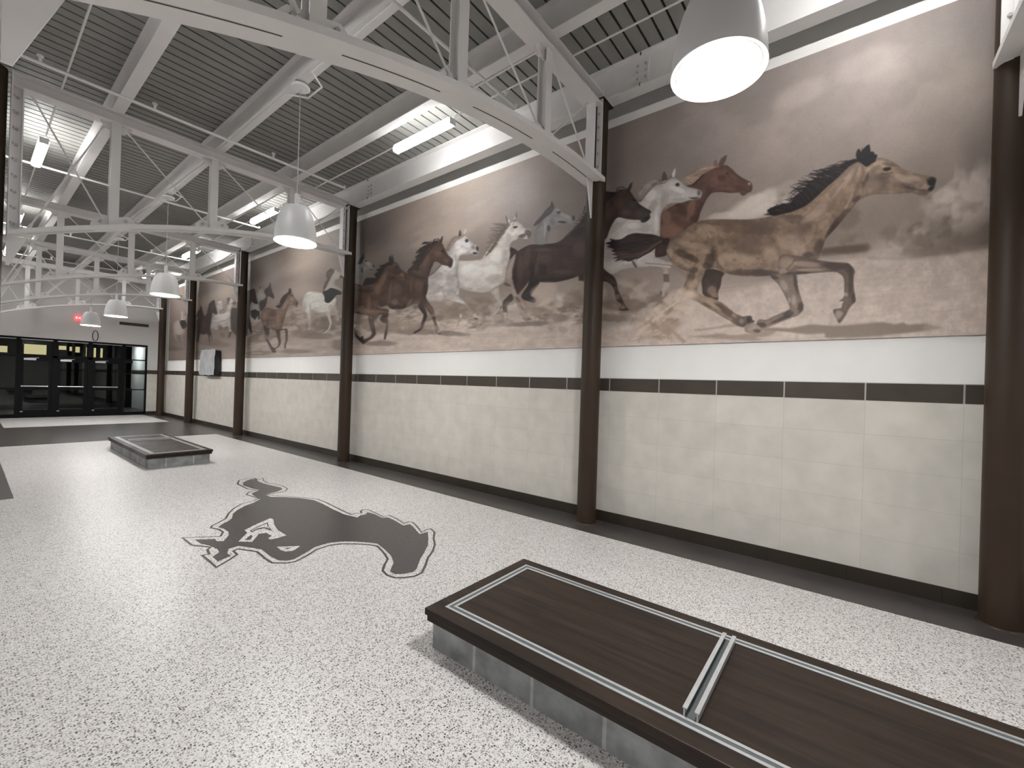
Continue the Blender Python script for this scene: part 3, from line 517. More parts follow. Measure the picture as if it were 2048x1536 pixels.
('B',(50,36,34),0.6,1,[(3389,3248),(3313,3238),(3386,3159)]),
('B',(50,36,34),0.6,1,[(3575,3248),(3527,3242),(3569,3106)]),
('B',(50,36,34),0.6,1,[(3175,3095),(2839,3078),(3171,3063)]),
('B',(50,36,34),0.6,1,[(3883,3224),(3849,3220),(3876,3037)]),
('B',(50,36,34),0.6,1,[(3221,3548),(2963,3503),(3220,3523)]),
('B',(50,36,34),0.6,1,[(2859,3665),(2756,3698),(2831,3618)]),
('B',(74,72,72),0.8,1,[(1996,3714),(1907,3655),(2025,3654)]),
('B',(74,72,72),0.8,1,[(2109,3876),(2061,3838),(2146,3820)]),
('B',(104,76,66),0.55,1,[(2302,3921),(2234,3943),(2266,3857)]),
('B',(104,76,66),0.55,1,[(2195,3778),(2128,3764),(2194,3735)]),
('B',(104,76,66),0.55,1,[(2404,3825),(2352,3786),(2454,3750)]),
('B',(30,26,28),0.8,1,[(2105,3906),(2076,3889),(2110,3892)]),
('B',(44,42,44),0.8,1,[(1940,3650),(1898,3641),(1939,3620)]),
('P',(62,46,42),1.6,0,1,1.0,[(2193,4045),(2183,4080),(2145,4126),(2130,4114),(2148,4055),(2169,4018)]),
('S',(58,42,40),1,0,2,2,1.2,[(2342,4061),(2320,4110),(2263,4106),(2193,4056)]),
('P',(44,34,34),2,0,1,1.0,[(2503,4105),(2412,4076),(2341,4055),(2364,4023),(2456,3979),(2497,3934)]),
('P',(74,54,48),1.6,0.1,1,1.0,[(2522,3184),(2482,3151),(2431,3095),(2352,3036),(2308,2981),(2287,2921),(2271,2849),(2231,2766),(2191,2684),(2153,2629),(2129,2588),(2234,2594),(2252,2628),(2218,2669),(2247,2689),(2295,2738),(2317,2837),(2358,2912),(2417,2964),(2516,3007)]),
('B',(140,118,102),0.6,1,[(2286,2763),(2267,2731),(2335,2741)]),
('B',(140,118,102),0.6,1,[(2208,2633),(2162,2629),(2207,2607)]),
('B',(40,32,30),0.9,0,[(2504,2929),(2482,2927),(2501,2848)]),
('P',(54,48,48),1.6,0.1,1,1.0,[(3618,3144),(3540,3167),(3444,3091),(3503,3008),(3578,2927),(3577,2907),(3497,2855),(3518,2808),(3622,2838),(3754,2899),(3717,2993),(3647,3064)]),
('P',(66,48,42),2,0,1,1.0,[(2825,3099),(2745,3106),(2742,3017),(2823,3033)]),
('P',(150,128,112),2.5,0,1,1.0,[(3813,2938),(3758,2998),(3663,3072),(3678,3028),(3756,2945),(3737,2878),(3603,2749),(3650,2740),(3752,2853)]),
('P',(70,50,46),1.6,0.1,1,1.0,[(3989,3654),(3934,3644),(3856,3594),(3847,3563),(3913,3541),(3996,3487)]),
('S',(58,46,44),0.9,0,0.6,3,1.2,[(2892,3812),(2838,3827),(2764,3812)]),
('S',(58,46,44),0.9,0,0.6,3,1.2,[(2863,3849),(2820,3857),(2766,3855)]),
('S',(58,46,44),0.9,0,0.6,3,1.2,[(2835,3886),(2803,3886),(2767,3897)]),
('S',(58,46,44),0.9,0,0.6,3,1.2,[(2807,3923),(2785,3916),(2769,3940)]),
('S',(58,46,44),0.9,0,0.6,3,1.2,[(2779,3959),(2767,3945),(2770,3983)]),
('S',(60,46,42),0.8,0,1.5,4,1.2,[(3066,3637),(2957,3707),(2836,3779),(2757,3810)]),
('P',(196,178,160),6,0,1,0.6,[(3581,2991),(3413,3074),(3203,3049),(3149,2969),(3224,2853),(3310,2774),(3463,2775),(3497,2855),(3577,2914)]),
('P',(142,138,135),1.6,0.04,1,1.0,[(3241,4074),(3153,4044),(3064,3963),(2964,3917),(2908,3880),(2901,3828),(2946,3787),(2988,3791),(3058,3810),(3158,3806),(3253,3800),(3311,3764),(3343,3695),(3350,3605),(3527,3633),(3541,3783),(3507,3904),(3432,3978),(3344,4035),(3279,4089)]),
('B',(190,190,190),0.35,1,[(3063,3930),(2946,3859),(3076,3906)]),
('B',(190,190,190),0.35,1,[(3181,4033),(3140,4011),(3189,4016)]),
('B',(190,190,190),0.35,1,[(3380,3803),(3356,3796),(3386,3665)]),
('B',(70,68,72),0.85,1,[(3168,3996),(3133,3988),(3167,3971)]),
('B',(70,68,72),0.85,1,[(2932,3869),(2902,3862),(2930,3820)]),
('B',(70,68,72),0.85,1,[(3103,3852),(3017,3828),(3104,3831)]),
('B',(70,68,72),0.85,1,[(3320,3816),(3290,3810),(3318,3765)]),
('B',(104,102,106),0.5,1,[(3264,3892),(3205,3880),(3261,3829)]),
('B',(104,102,106),0.5,1,[(3475,3898),(3434,3871),(3520,3840)]),
('P',(86,78,78),2,0.12,1,1.0,[(3262,4035),(3242,4087),(3286,4174),(3302,4119),(3390,4070),(3449,4007),(3539,3950),(3576,3893),(3491,3908),(3416,3962),(3327,3993)]),
('P',(206,200,190),1.6,0.05,1,1.0,[(4052,4006),(3970,4032),(3872,4017),(3790,3959),(3740,3898),(3661,3873),(3611,3835),(3604,3784),(3656,3731),(3734,3739),(3830,3774),(3878,3757),(3966,3737),(4001,3665),(3984,3559),(4013,3460),(4055,3349),(4059,3220),(4117,3151),(4270,3100),(4373,3058),(4518,3058),(4743,3098),(4900,3143),(5000,3183),(5018,3142),(5035,3066),(5118,3122),(5069,3276),(5075,3420),(5064,3619),(4881,3602),(4689,3583),(4540,3581),(4434,3632),(4331,3722),(4231,3837),(4150,3940)]),
('B',(172,162,150),0.5,1,[(4447,3093),(4234,3070),(4445,3053)]),
('B',(172,162,150),0.5,1,[(4861,3153),(4690,3112),(4868,3121)]),
('B',(172,162,150),0.5,1,[(4100,3552),(4033,3532),(4129,3401)]),
('B',(172,162,150),0.5,1,[(4275,3234),(4069,3208),(4272,3154)]),
('B',(172,162,150),0.5,1,[(4028,3826),(3961,3813),(4024,3747)]),
('B',(172,162,150),0.5,1,[(3965,3917),(3916,3908),(3963,3865)]),
('B',(172,162,150),0.5,1,[(4073,3313),(4006,3304),(4068,3182)]),
('B',(226,224,216),0.6,1,[(4758,3434),(4478,3395),(4753,3322)]),
('B',(226,224,216),0.6,1,[(4255,3576),(4137,3610),(4182,3473)]),
('B',(226,224,216),0.6,1,[(4352,3391),(4194,3369),(4349,3310)]),
('B',(96,90,86),0.9,1,[(3667,3821),(3590,3806),(3665,3766)]),
('B',(96,90,86),0.9,1,[(3767,3790),(3679,3799),(3752,3756)]),
('B',(96,90,86),0.9,1,[(3642,3766),(3595,3758),(3640,3716)]),
('B',(62,56,54),0.95,1,[(3904,3944),(3860,3941),(3899,3923)]),
('S',(110,98,90),0.7,0,1,1.5,1.2,[(3950,3940),(3937,4015),(3897,4039)]),
('S',(112,99,90),0.85,0,7,1,2,[(4035,4002),(4206,4057),(4355,4088)]),
('S',(112,99,90),0.85,0,7,1,2,[(4051,3986),(4238,3997),(4308,4018)]),
('S',(112,99,90),0.85,0,7,1,2,[(4067,3976),(4253,3947),(4397,4029)]),
('S',(112,99,90),0.85,0,7,1,2,[(4083,3954),(4251,3894),(4350,3953)]),
('S',(112,99,90),0.85,0,7,1,2,[(4115,3921),(4249,3854),(4393,3941)]),
('S',(112,99,90),0.85,0,7,1,2,[(4131,3897),(4300,3823),(4409,3897)]),
('S',(112,99,90),0.85,0,7,1,2,[(4164,3878),(4300,3810),(4388,3826)]),
('S',(112,99,90),0.85,0,7,1,2,[(4197,3844),(4333,3776),(4460,3825)]),
('S',(112,99,90),0.85,0,7,1,2,[(4230,3811),(4349,3738),(4474,3733)]),
('S',(112,99,90),0.85,0,7,1,2,[(4263,3763),(4381,3663),(4470,3637)]),
('S',(112,99,90),0.85,0,7,1,2,[(4068,4003),(4205,4030),(4292,4055)]),
('S',(92,78,70),0.7,0,5,3,1.2,[(4084,3977),(4199,3897),(4298,3769),(4382,3677),(4451,3621)]),
('S',(215,205,192),0.8,0,3,3,1.2,[(4283,3820),(4367,3741),(4470,3637),(4513,3590)]),
('S',(150,130,115),0.7,0,3,2,1.2,[(4470,3637),(4617,3647),(4728,3610),(4784,3593)]),
('S',(74,62,62),1,0,0.8,2.4,1.2,[(4088,4150),(4072,4095),(4041,4034)]),
('S',(84,72,70),1,0,0.8,2.4,1.2,[(3891,4159),(3891,4095),(3930,4045)]),
('B',(205,195,185),0.8,0,[(4029,4060),(4006,4055),(4028,4031)]),
('B',(205,190,178),0.8,0,[(3920,4075),(3907,4070),(3929,4047)]),
('P',(192,180,166),1.6,0.06,1,1.0,[(4356,3063),(4184,3110),(4162,3009),(4121,2913),(4090,2832),(4131,2757),(4252,2687),(4337,2624),(4359,2642),(4288,2716),(4196,2789),(4172,2833),(4254,2939),(4337,3028)]),
('B',(110,96,84),0.7,1,[(4122,2789),(4088,2786),(4121,2757)]),
('B',(110,96,84),0.7,1,[(4253,2926),(4237,2933),(4212,2879)]),
('P',(172,154,140),2,0.06,1,1.0,[(4034,3171),(3936,3198),(3885,3069),(3828,2936),(3760,2828),(3693,2708),(3627,2622),(3552,2567),(3687,2567),(3754,2682),(3849,2849),(3910,2957),(3996,3069),(4082,3131)]),
('B',(96,80,70),0.7,1,[(3802,2882),(3770,2894),(3768,2835)]),
('B',(96,80,70),0.7,1,[(3726,2749),(3710,2755),(3701,2714)]),
('B',(96,80,70),0.7,1,[(3618,2590),(3557,2586),(3617,2570)]),
('B',(96,80,70),0.7,1,[(4032,3125),(3937,3088),(4042,3102)]),
('P',(176,156,144),2,0.05,1,1.0,[(3884,3530),(3963,3465),(4033,3346),(4059,3207),(3944,3189),(3933,3319),(3911,3393)]),
('P',(84,68,60),2,0,1,1.0,[(3943,2980),(3899,2892),(4002,2811),(4005,2710),(4082,2716),(4092,2869),(4024,2930)]),
('P',(196,180,164),2,0,1,1.0,[(4077,2716),(4005,2710),(4006,2578),(4063,2589)]),
('P',(160,142,128),3,0,1,0.7,[(4584,2890),(4716,2902),(4832,2926),(4690,2747),(4591,2637),(4667,2663),(4728,2764),(4890,2917),(4817,3036)]),
('B',(190,176,162),0.8,0,[(4650,2710),(4617,2707),(4649,2677)]),
('B',(88,74,64),0.7,0,[(4630,2660),(4582,2648),(4636,2642)]),
('P',(192,186,180),1.6,0.1,1,1.0,[(5077,3986),(4939,4013),(4859,3967),(4759,3879),(4661,3806),(4618,3757),(4626,3690),(4673,3654),(4751,3694),(4847,3695),(4965,3710),(5034,3700),(5056,3618),(5070,3477),(5086,3393),(5014,3270),(5039,3159),(5108,3116),(5014,3042),(4881,2952),(4889,2903),(5215,2997),(5362,2997),(5513,3011),(5737,3039),(5877,3099),(5894,3438),(5758,3481),(5627,3539),(5456,3619),(5334,3747),(5295,3829),(5216,3910)]),
('B',(160,150,144),0.5,1,[(5367,3093),(5326,3096),(5323,2989)]),
('B',(160,150,144),0.5,1,[(5614,3267),(5416,3245),(5607,3132)]),
('B',(160,150,144),0.5,1,[(5229,3296),(5105,3281),(5221,3121)]),
('B',(160,150,144),0.5,1,[(5121,3627),(5080,3621),(5113,3454)]),
('B',(160,150,144),0.5,1,[(4886,3711),(4712,3683),(4885,3692)]),
('B',(160,150,144),0.5,1,[(5534,3452),(5404,3435),(5531,3377)]),
('B',(220,218,216),0.6,1,[(4893,3874),(4773,3805),(4931,3832)]),
('B',(220,218,216),0.6,1,[(5073,3892),(4996,3859),(5111,3818)]),
('B',(220,218,216),0.6,1,[(5202,3611),(5099,3595),(5198,3523)]),
('B',(220,218,216),0.6,1,[(4967,3774),(4849,3755),(4966,3740)]),
('B',(50,46,48),0.9,1,[(4886,3924),(4847,3917),(4885,3895)]),
('B',(50,46,48),0.9,1,[(4644,3759),(4614,3754),(4642,3712)]),
('B',(50,46,48),0.9,1,[(4690,3689),(4634,3673),(4694,3668)]),
('B',(110,102,100),0.5,1,[(4736,3791),(4685,3762),(4754,3770)]),
('S',(124,102,92),0.85,0,5,3,2,[(5068,4012),(5160,4037),(5260,3968),(5329,3878),(5380,3828)]),
('S',(150,128,114),0.8,0,2,1.5,1.2,[(5120,4051),(5243,4038),(5342,3924)]),
('S',(120,98,88),0.9,0,2,3,1.2,[(4950,4040),(4997,3992),(5067,3984)]),
('S',(96,80,72),0.9,0,2,2,1.2,[(5477,3622),(5583,3548),(5759,3489)]),
('S',(150,136,124),0.7,0,3,2,1.2,[(5566,3650),(5674,3606),(5761,3542)]),
('P',(84,66,62),1.6,0,1,1.0,[(5069,4027),(5065,4091),(5043,4129),(5012,4066),(5018,4025)]),
('P',(214,196,184),1.6,0,1,1.0,[(4964,4057),(4943,4102),(4914,4118),(4903,4080),(4936,4037)]),
('S',(214,206,194),0.8,0,3,3,1.2,[(5227,3020),(5071,2984),(4910,2940)]),
('P',(136,124,114),2.5,0,1,0.85,[(4995,2856),(4936,2851),(4927,2780),(4948,2696),(4995,2629),(5035,2546),(5035,2631),(4980,2727)]),
('B',(205,195,184),0.8,0,[(4964,2726),(4932,2724),(4962,2692)]),
('P',(138,134,132),1.6,0.06,1,1.0,[(8001,4017),(7823,4079),(7658,4042),(7524,3966),(7387,3913),(7383,3839),(7443,3798),(7560,3848),(7719,3819),(7800,3782),(7794,3679),(7748,3545),(8006,3576),(8028,3951)]),
('B',(60,56,58),0.8,1,[(7672,4024),(7625,4017),(7670,4004)]),
('B',(60,56,58),0.8,1,[(7416,3881),(7377,3875),(7414,3830)]),
('B',(60,56,58),0.8,1,[(7493,3825),(7424,3815),(7492,3805)]),
('B',(60,56,58),0.8,1,[(7810,3852),(7768,3846),(7806,3783)]),
('B',(178,174,170),0.6,1,[(7596,3965),(7502,3932),(7616,3933)]),
('P',(64,56,54),2,0,1,1.0,[(7970,4012),(7914,4090),(7827,4145),(7792,4216),(7741,4115),(7791,4054),(7848,3994)]),
('P',(94,70,58),1.6,0.08,1,1.0,[(5518,4019),(5453,3975),(5397,3887),(5342,3793),(5248,3719),(5185,3663),(5196,3588),(5239,3541),(5301,3578),(5436,3621),(5565,3690),(5644,3697),(5701,3619),(5760,3510),(5785,3426),(5779,3308),(5796,3207),(5830,3123),(5748,3020),(5634,2908),(5581,2781),(5514,2619),(5419,2464),(5550,2485),(5580,2594),(5648,2743),(5762,2868),(5866,2965),(5924,2999),(6107,3016),(6294,2987),(6536,2969),(6791,2994),(6952,3075),(7166,3062),(7233,3280),(7027,3485),(6872,3555),(6666,3534),(6440,3490),(6349,3604),(6189,3719),(6002,3662),(5940,3786),(5814,3928),(5666,4012)]),
('B',(128,100,84),0.5,1,[(6859,3306),(6797,3294),(6901,3073)]),
('B',(128,100,84),0.5,1,[(6656,3347),(6506,3330),(6650,3221)]),
('B',(128,100,84),0.5,1,[(6031,3337),(5905,3353),(5972,3233)]),
('B',(128,100,84),0.5,1,[(6242,3362),(6209,3358),(6235,3224)]),
('B',(128,100,84),0.5,1,[(5872,3761),(5790,3724),(5952,3652)]),
('B',(128,100,84),0.5,1,[(5550,3827),(5445,3810),(5548,3769)]),
('B',(58,42,38),0.55,1,[(6489,3003),(6060,2981),(6482,2956)]),
('B',(58,42,38),0.55,1,[(5847,3257),(5781,3250),(5839,3094)]),
('B',(58,42,38),0.55,1,[(6133,3530),(5872,3435),(6155,3490)]),
('B',(58,42,38),0.55,1,[(5384,3828),(5342,3838),(5319,3744)]),
('B',(58,42,38),0.55,1,[(5243,3609),(5163,3597),(5239,3539)]),
('B',(58,42,38),0.55,1,[(5733,3623),(5684,3604),(5795,3508)]),
('B',(58,42,38),0.55,1,[(5603,2711),(5556,2720),(5532,2585)]),
('B',(120,94,84),0.35,1,[(5337,3679),(5247,3631),(5366,3647)]),
('B',(120,94,84),0.35,1,[(6065,3087),(5908,3090),(6050,3041)]),
('B',(30,24,24),0.8,1,[(5451,3850),(5416,3836),(5459,3836)]),
('P',(60,43,39),2,0.15,1,1.0,[(5540,4040),(5668,4060),(5754,4042),(5843,4077),(5933,4093),(5976,4059),(5841,4043),(5974,4014),(6064,3985),(6142,3930),(6026,3926),(6105,3887),(6160,3835),(6079,3838),(6169,3791),(6250,3758),(6191,3749),(6282,3686),(6374,3620),(6233,3649),(6152,3683),(6138,3628),(6068,3611),(6015,3693),(5963,3790),(5878,3880),(5772,3965),(5644,4008)]),
('P',(60,43,39),1.6,0,1,1.0,[(5522,4015),(5509,4056),(5459,4107),(5451,4060),(5471,4002)]),
('S',(66,48,42),0.9,0,2.5,2.5,1.2,[(5688,4038),(5648,4089),(5563,4080),(5513,4021)]),
('P',(60,43,39),1.6,0.1,1,1.0,[(6061,3004),(5901,2997),(5811,2879),(5788,2767),(5851,2654),(5898,2569),(6093,2501),(6125,2528),(5971,2587),(5935,2674),(5874,2803),(5952,2890)]),
('P',(76,57,48),1.6,0.1,1,1.0,[(7147,2816),(7076,2900),(6891,2926),(6899,2831),(6881,2734),(6888,2622),(6939,2449),(7003,2443),(6960,2642),(6946,2722),(7041,2752)]),
('S',(96,76,66),0.9,0,1.5,2,1.2,[(5478,3630),(5559,3555),(5673,3499),(5748,3476)]),
('B',(168,150,136),0.6,0,[(5467,2502),(5412,2500),(5465,2474)]),
('B',(66,50,44),0.8,0,[(6105,2970),(6036,2964),(6103,2931)]),
('P',(102,72,55),1.6,0.1,1,1.0,[(6863,3864),(6734,3869),(6630,3798),(6570,3712),(6423,3633),(6368,3591),(6388,3517),(6466,3504),(6666,3534),(6819,3532),(6970,3414),(7069,3280),(7167,3176),(7207,3065),(7055,3020),(6889,2987),(6916,2909),(7103,2907),(7267,2898),(7465,2912),(7759,2959),(8004,3012),(8100,3055),(8131,3599),(7762,3539),(7498,3508),(7304,3568),(7145,3679),(6991,3803)]),
('B',(138,106,86),0.6,1,[(7112,3560),(7027,3527),(7252,3384)]),
('B',(138,106,86),0.6,1,[(7535,3144),(7449,3136),(7525,2975)]),
('B',(138,106,86),0.6,1,[(7244,2986),(6946,2953),(7245,2957)]),
('B',(138,106,86),0.6,1,[(7268,3415),(7157,3403),(7261,3300)]),
('B',(138,106,86),0.6,1,[(6519,3596),(6445,3586),(6518,3558)]),
('B',(60,44,38),0.6,1,[(7760,2985),(7410,2948),(7761,2954)]),
('B',(60,44,38),0.6,1,[(8055,3364),(7981,3356),(8037,3050)]),
('B',(60,44,38),0.6,1,[(7066,3215),(7015,3198),(7178,3044)]),
('B',(60,44,38),0.6,1,[(6674,3695),(6524,3674),(6669,3600)]),
('B',(60,44,38),0.6,1,[(6396,3564),(6362,3560),(6392,3502)]),
('B',(60,44,38),0.6,1,[(6821,3572),(6667,3553),(6820,3540)]),
('B',(60,44,38),0.6,1,[(7638,3423),(7322,3388),(7635,3382)]),
('B',(24,18,18),0.9,1,[(6698,3758),(6657,3752),(6697,3739)]),
('P',(46,36,35),2,0.12,1,1.0,[(6903,3886),(6995,3876),(7101,3868),(7237,3863),(7153,3826),(7317,3800),(7245,3757),(7368,3725),(7336,3646),(7623,3683),(7709,3643),(7762,3542),(7471,3530),(7304,3571),(7172,3666),(7018,3807),(6861,3832)]),
('P',(46,36,35),1.6,0,1,1.0,[(6911,3888),(6921,3969),(6891,4005),(6841,3949),(6840,4017),(6774,3899),(6809,3825),(6860,3816)]),
('P',(72,54,44),1.6,0.1,1,1.0,[(7537,2926),(7323,2913),(7351,2796),(7271,2578),(7328,2495),(7551,2407),(7695,2365),(7733,2414),(7642,2461),(7470,2496),(7395,2584),(7482,2722)]),
('P',(86,66,54),2,0,1,1.0,[(7352,2915),(7185,2913),(7237,2855),(7344,2779)]),
('P',(54,40,34),1.6,0.1,1,1.0,[(8018,2719),(7934,2593),(7792,2501),(7705,2531),(7683,2412),(7757,2401),(7897,2480),(8009,2562)]),
('P',(78,62,53),1.6,0.08,1,1.0,[(1282,2913),(1254,2967),(1088,2907),(1105,2848),(1114,2766),(1137,2696),(1137,2615),(1215,2641),(1286,2691),(1298,2766),(1308,2842)]),
('B',(150,126,104),0.7,1,[(1198,2723),(1140,2717),(1196,2661)]),
('B',(150,126,104),0.7,1,[(1167,2668),(1119,2663),(1166,2637)]),
('P',(150,126,104),1.6,0.13,1,1.0,[(433,3429),(550,3417),(674,3404),(802,3404),(936,3427),(1142,3473),(1290,3496),(1370,3494),(1441,3469),(1524,3425),(1597,3384),(1645,3351),(1677,3310),(1692,3257),(1692,3201),(1666,3142),(1632,3092),(1565,3027),(1500,2985),(1457,2955),(1470,2873),(1492,2799),(1513,2736),(1512,2681),(1427,2651),(1344,2617),(1262,2556),(1162,2491),(1084,2433),(1008,2382),(951,2337),(878,2318),(862,2387),(899,2425),(954,2454),(1006,2499),(1059,2554),(1117,2596),(1196,2645),(1285,2675),(1347,2724),(1337,2792),(1311,2853),(1287,2913),(1259,2957),(1166,2960),(1088,2899),(966,2855),(839,2827),(700,2814),(583,2802),(582,2805),(442,2825),(429,2926),(352,2933),(285,2915),(263,2960),(247,3017),(229,3078),(207,3119),(171,3162),(122,3220),(68,3289),(27,3350),(-6,3394),(-53,3419),(-100,3425),(-159,3419),(-230,3401),(-300,3390),(-366,3378),(-380,3363),(-411,3343),(-446,3335),(-475,3359),(-495,3386),(-499,3416),(-507,3450),(-496,3470),(-461,3495),(-407,3521),(-345,3562),(-295,3599),(-256,3652),(-204,3704),(-145,3740),(-86,3739),(-46,3726),(3,3771),(51,3764),(106,3717),(162,3661),(248,3584),(336,3514),(427,3442),(521,3416)]),
('B',(118,94,78),0.6,1,[(885,3201),(718,3170),(881,3060)]),
('B',(118,94,78),0.6,1,[(835,3311),(612,3267),(833,3241)]),
('B',(118,94,78),0.6,1,[(1054,3354),(979,3340),(1052,3292)]),
('B',(118,94,78),0.6,1,[(1074,3420),(854,3375),(1074,3389)]),
('B',(84,66,56),0.7,1,[(823,2866),(567,2822),(823,2827)]),
('B',(84,66,56),0.7,1,[(1227,3052),(1169,3033),(1244,2930)]),
('B',(84,66,56),0.7,1,[(1505,3160),(1387,3093),(1521,3118)]),
('B',(84,66,56),0.7,1,[(1409,3102),(1322,3055),(1422,3063)]),
('B',(84,66,56),0.7,1,[(1200,3132),(1171,3127),(1198,3048)]),
('B',(84,66,56),0.7,1,[(1395,2971),(1334,2962),(1394,2927)]),
('B',(84,66,56),0.7,1,[(1255,2993),(1196,2985),(1254,2951)]),
('B',(184,158,133),0.55,1,[(1316,3363),(1281,3378),(1268,3272)]),
('B',(184,158,133),0.55,1,[(1468,3328),(1362,3348),(1449,3273)]),
('B',(184,158,133),0.55,1,[(1403,3241),(1263,3190),(1409,3199)]),
('B',(184,158,133),0.55,1,[(1535,3099),(1441,3012),(1549,3082)]),
('B',(184,158,133),0.55,1,[(1646,3205),(1618,3200),(1644,3138)]),
('B',(184,158,133),0.55,1,[(971,3033),(792,2988),(974,2973)]),
('B',(184,158,133),0.55,1,[(1120,3015),(1087,3031),(1089,2957)]),
('B',(184,158,133),0.55,1,[(1247,3403),(1163,3354),(1258,3370)]),
('B',(184,158,133),0.55,1,[(664,3024),(597,3014),(661,2937)]),
('B',(184,158,133),0.55,1,[(1270,3154),(1211,3133),(1274,3123)]),
('B',(184,158,133),0.55,1,[(1391,2830),(1330,2823),(1389,2766)]),
('B',(112,90,74),0.4,1,[(1554,3365),(1527,3351),(1560,3348)]),
('B',(180,155,131),0.4,1,[(1470,3382),(1440,3365),(1477,3362)]),
('B',(112,90,74),0.4,1,[(1388,3420),(1363,3406),(1394,3403)]),
('B',(180,155,131),0.4,1,[(1509,3281),(1481,3265),(1515,3262)]),
('B',(112,90,74),0.4,1,[(1425,3287),(1404,3276),(1430,3273)]),
('B',(180,155,131),0.4,1,[(1344,3305),(1319,3291),(1350,3288)]),
('B',(112,90,74),0.4,1,[(1263,3258),(1242,3247),(1268,3244)]),
('B',(180,155,131),0.4,1,[(1187,3349),(1161,3334),(1193,3331)]),
('B',(112,90,74),0.4,1,[(1107,3220),(1087,3209),(1111,3206)]),
('B',(180,155,131),0.4,1,[(1074,3091),(1048,3076),(1081,3071)]),
('B',(112,90,74),0.4,1,[(989,3016),(966,3003),(994,2999)]),
('B',(180,155,131),0.4,1,[(880,3009),(854,2995),(886,2990)]),
('B',(112,90,74),0.4,1,[(774,3003),(753,2991),(779,2987)]),
('B',(180,155,131),0.4,1,[(708,3090),(683,3076),(713,3072)]),
('B',(112,90,74),0.4,1,[(642,3157),(620,3143),(647,3140)]),
('B',(180,155,131),0.4,1,[(604,2976),(577,2961),(610,2956)]),
('B',(112,90,74),0.4,1,[(746,2939),(727,2929),(751,2925)]),
('B',(180,155,131),0.4,1,[(914,2944),(891,2932),(919,2928)]),
('S',(198,172,146),0.6,1,3,3,3,[(1282,3399),(1256,3352),(1229,3294)]),
('S',(190,164,138),0.5,1,2,3,3,[(1175,3274),(1154,3197),(1128,3141)]),
('S',(190,166,142),0.5,1,5,3,4,[(1680,3233),(1633,3148),(1523,3065),(1417,2995)]),
('S',(92,72,60),0.6,1,3,4,3,[(1182,3192),(1165,3105),(1158,3021),(1098,2929)]),
('S',(94,74,62),0.5,1,2,3,4,[(1426,2953),(1372,3032),(1359,3115)]),
('B',(86,68,58),0.6,1,[(1048,2482),(978,2424),(1068,2449)]),
('B',(86,68,58),0.6,1,[(953,2393),(901,2369),(967,2346)]),
('B',(86,68,58),0.6,1,[(1242,2571),(1188,2539),(1250,2552)]),
('B',(86,68,58),0.6,1,[(1414,2898),(1374,2878),(1440,2820)]),
('B',(86,68,58),0.6,1,[(1116,2549),(1065,2514),(1126,2530)]),
('B',(176,150,126),0.55,1,[(1164,2553),(1106,2510),(1172,2540)]),
('B',(176,150,126),0.55,1,[(972,2435),(948,2418),(977,2425)]),
('B',(176,150,126),0.55,1,[(1387,2712),(1297,2686),(1393,2670)]),
('B',(176,150,126),0.55,1,[(1421,2813),(1380,2808),(1419,2748)]),
('B',(80,64,57),0.65,1,[(137,3232),(114,3205),(223,3106)]),
('B',(80,64,57),0.65,1,[(186,3161),(161,3135),(234,3080)]),
('B',(80,64,57),0.65,1,[(278,3023),(244,2997),(308,2944)]),
('B',(80,64,57),0.65,1,[(353,2970),(299,2962),(352,2937)]),
('B',(80,64,57),0.65,1,[(8,3416),(-25,3439),(-2,3397)]),
('B',(80,64,57),0.65,1,[(-38,3746),(-74,3709),(-25,3720)]),
('B',(80,64,57),0.65,1,[(-49,3568),(-69,3554),(-30,3499)]),
('B',(80,64,57),0.65,1,[(713,2842),(505,2814),(712,2807)]),
('B',(110,90,80),0.55,1,[(463,3328),(362,3285),(470,3273)]),
('B',(110,90,80),0.55,1,[(391,3247),(321,3233),(388,3163)]),
('B',(110,90,80),0.55,1,[(725,3305),(558,3271),(723,3216)]),
('B',(110,90,80),0.55,1,[(-124,3523),(-215,3499),(-126,3445)]),
('B',(110,90,80),0.55,1,[(-323,3445),(-397,3418),(-322,3412)]),
('B',(110,90,80),0.55,1,[(-168,3571),(-246,3550),(-169,3536)]),
('B',(110,90,80),0.55,1,[(504,3365),(409,3344),(503,3340)]),
('B',(186,162,142),0.55,1,[(287,3373),(215,3433),(257,3325)]),
('B',(186,162,142),0.55,1,[(346,3322),(256,3366),(330,3286)]),
('B',(186,162,142),0.55,1,[(62,3634),(43,3615),(99,3559)]),
('B',(186,162,142),0.55,1,[(-297,3519),(-361,3470),(-289,3490)]),
('B',(186,162,142),0.55,1,[(-371,3499),(-419,3472),(-368,3476)]),
('B',(186,162,142),0.55,1,[(513,3120),(410,3101),(511,3034)]),
('B',(186,162,142),0.55,1,[(432,3030),(362,3018),(430,2973)]),
('B',(186,162,142),0.55,1,[(-126,3703),(-185,3692),(-128,3680)]),
('B',(186,162,142),0.55,1,[(-6,3659),(-22,3647),(11,3597)]),
('B',(186,162,142),0.55,1,[(145,3539),(127,3519),(192,3462)]),
('B',(158,132,116),0.5,1,[(-98,3512),(-157,3497),(-99,3460)]),
('B',(158,132,116),0.5,1,[(-211,3423),(-287,3404),(-211,3410)]),
('S',(200,180,162),0.6,1,2,3,3,[(37,3459),(63,3403),(83,3354)]),
('S',(92,72,64),0.5,1,3,5,5,[(-26,3697),(-35,3616),(-3,3537),(23,3455)]),
('S',(110,88,78),0.5,1,3,3,4,[(111,3602),(159,3543),(194,3470)]),
('S',(204,182,162),0.5,1,3,2,3,[(-61,3652),(-80,3673),(-120,3687)]),
('S',(196,174,154),0.5,1,3,2,3,[(-36,3572),(-55,3628),(-74,3675)]),
('B',(44,38,40),0.95,1,[(-193,3628),(-228,3623),(-195,3607)]),
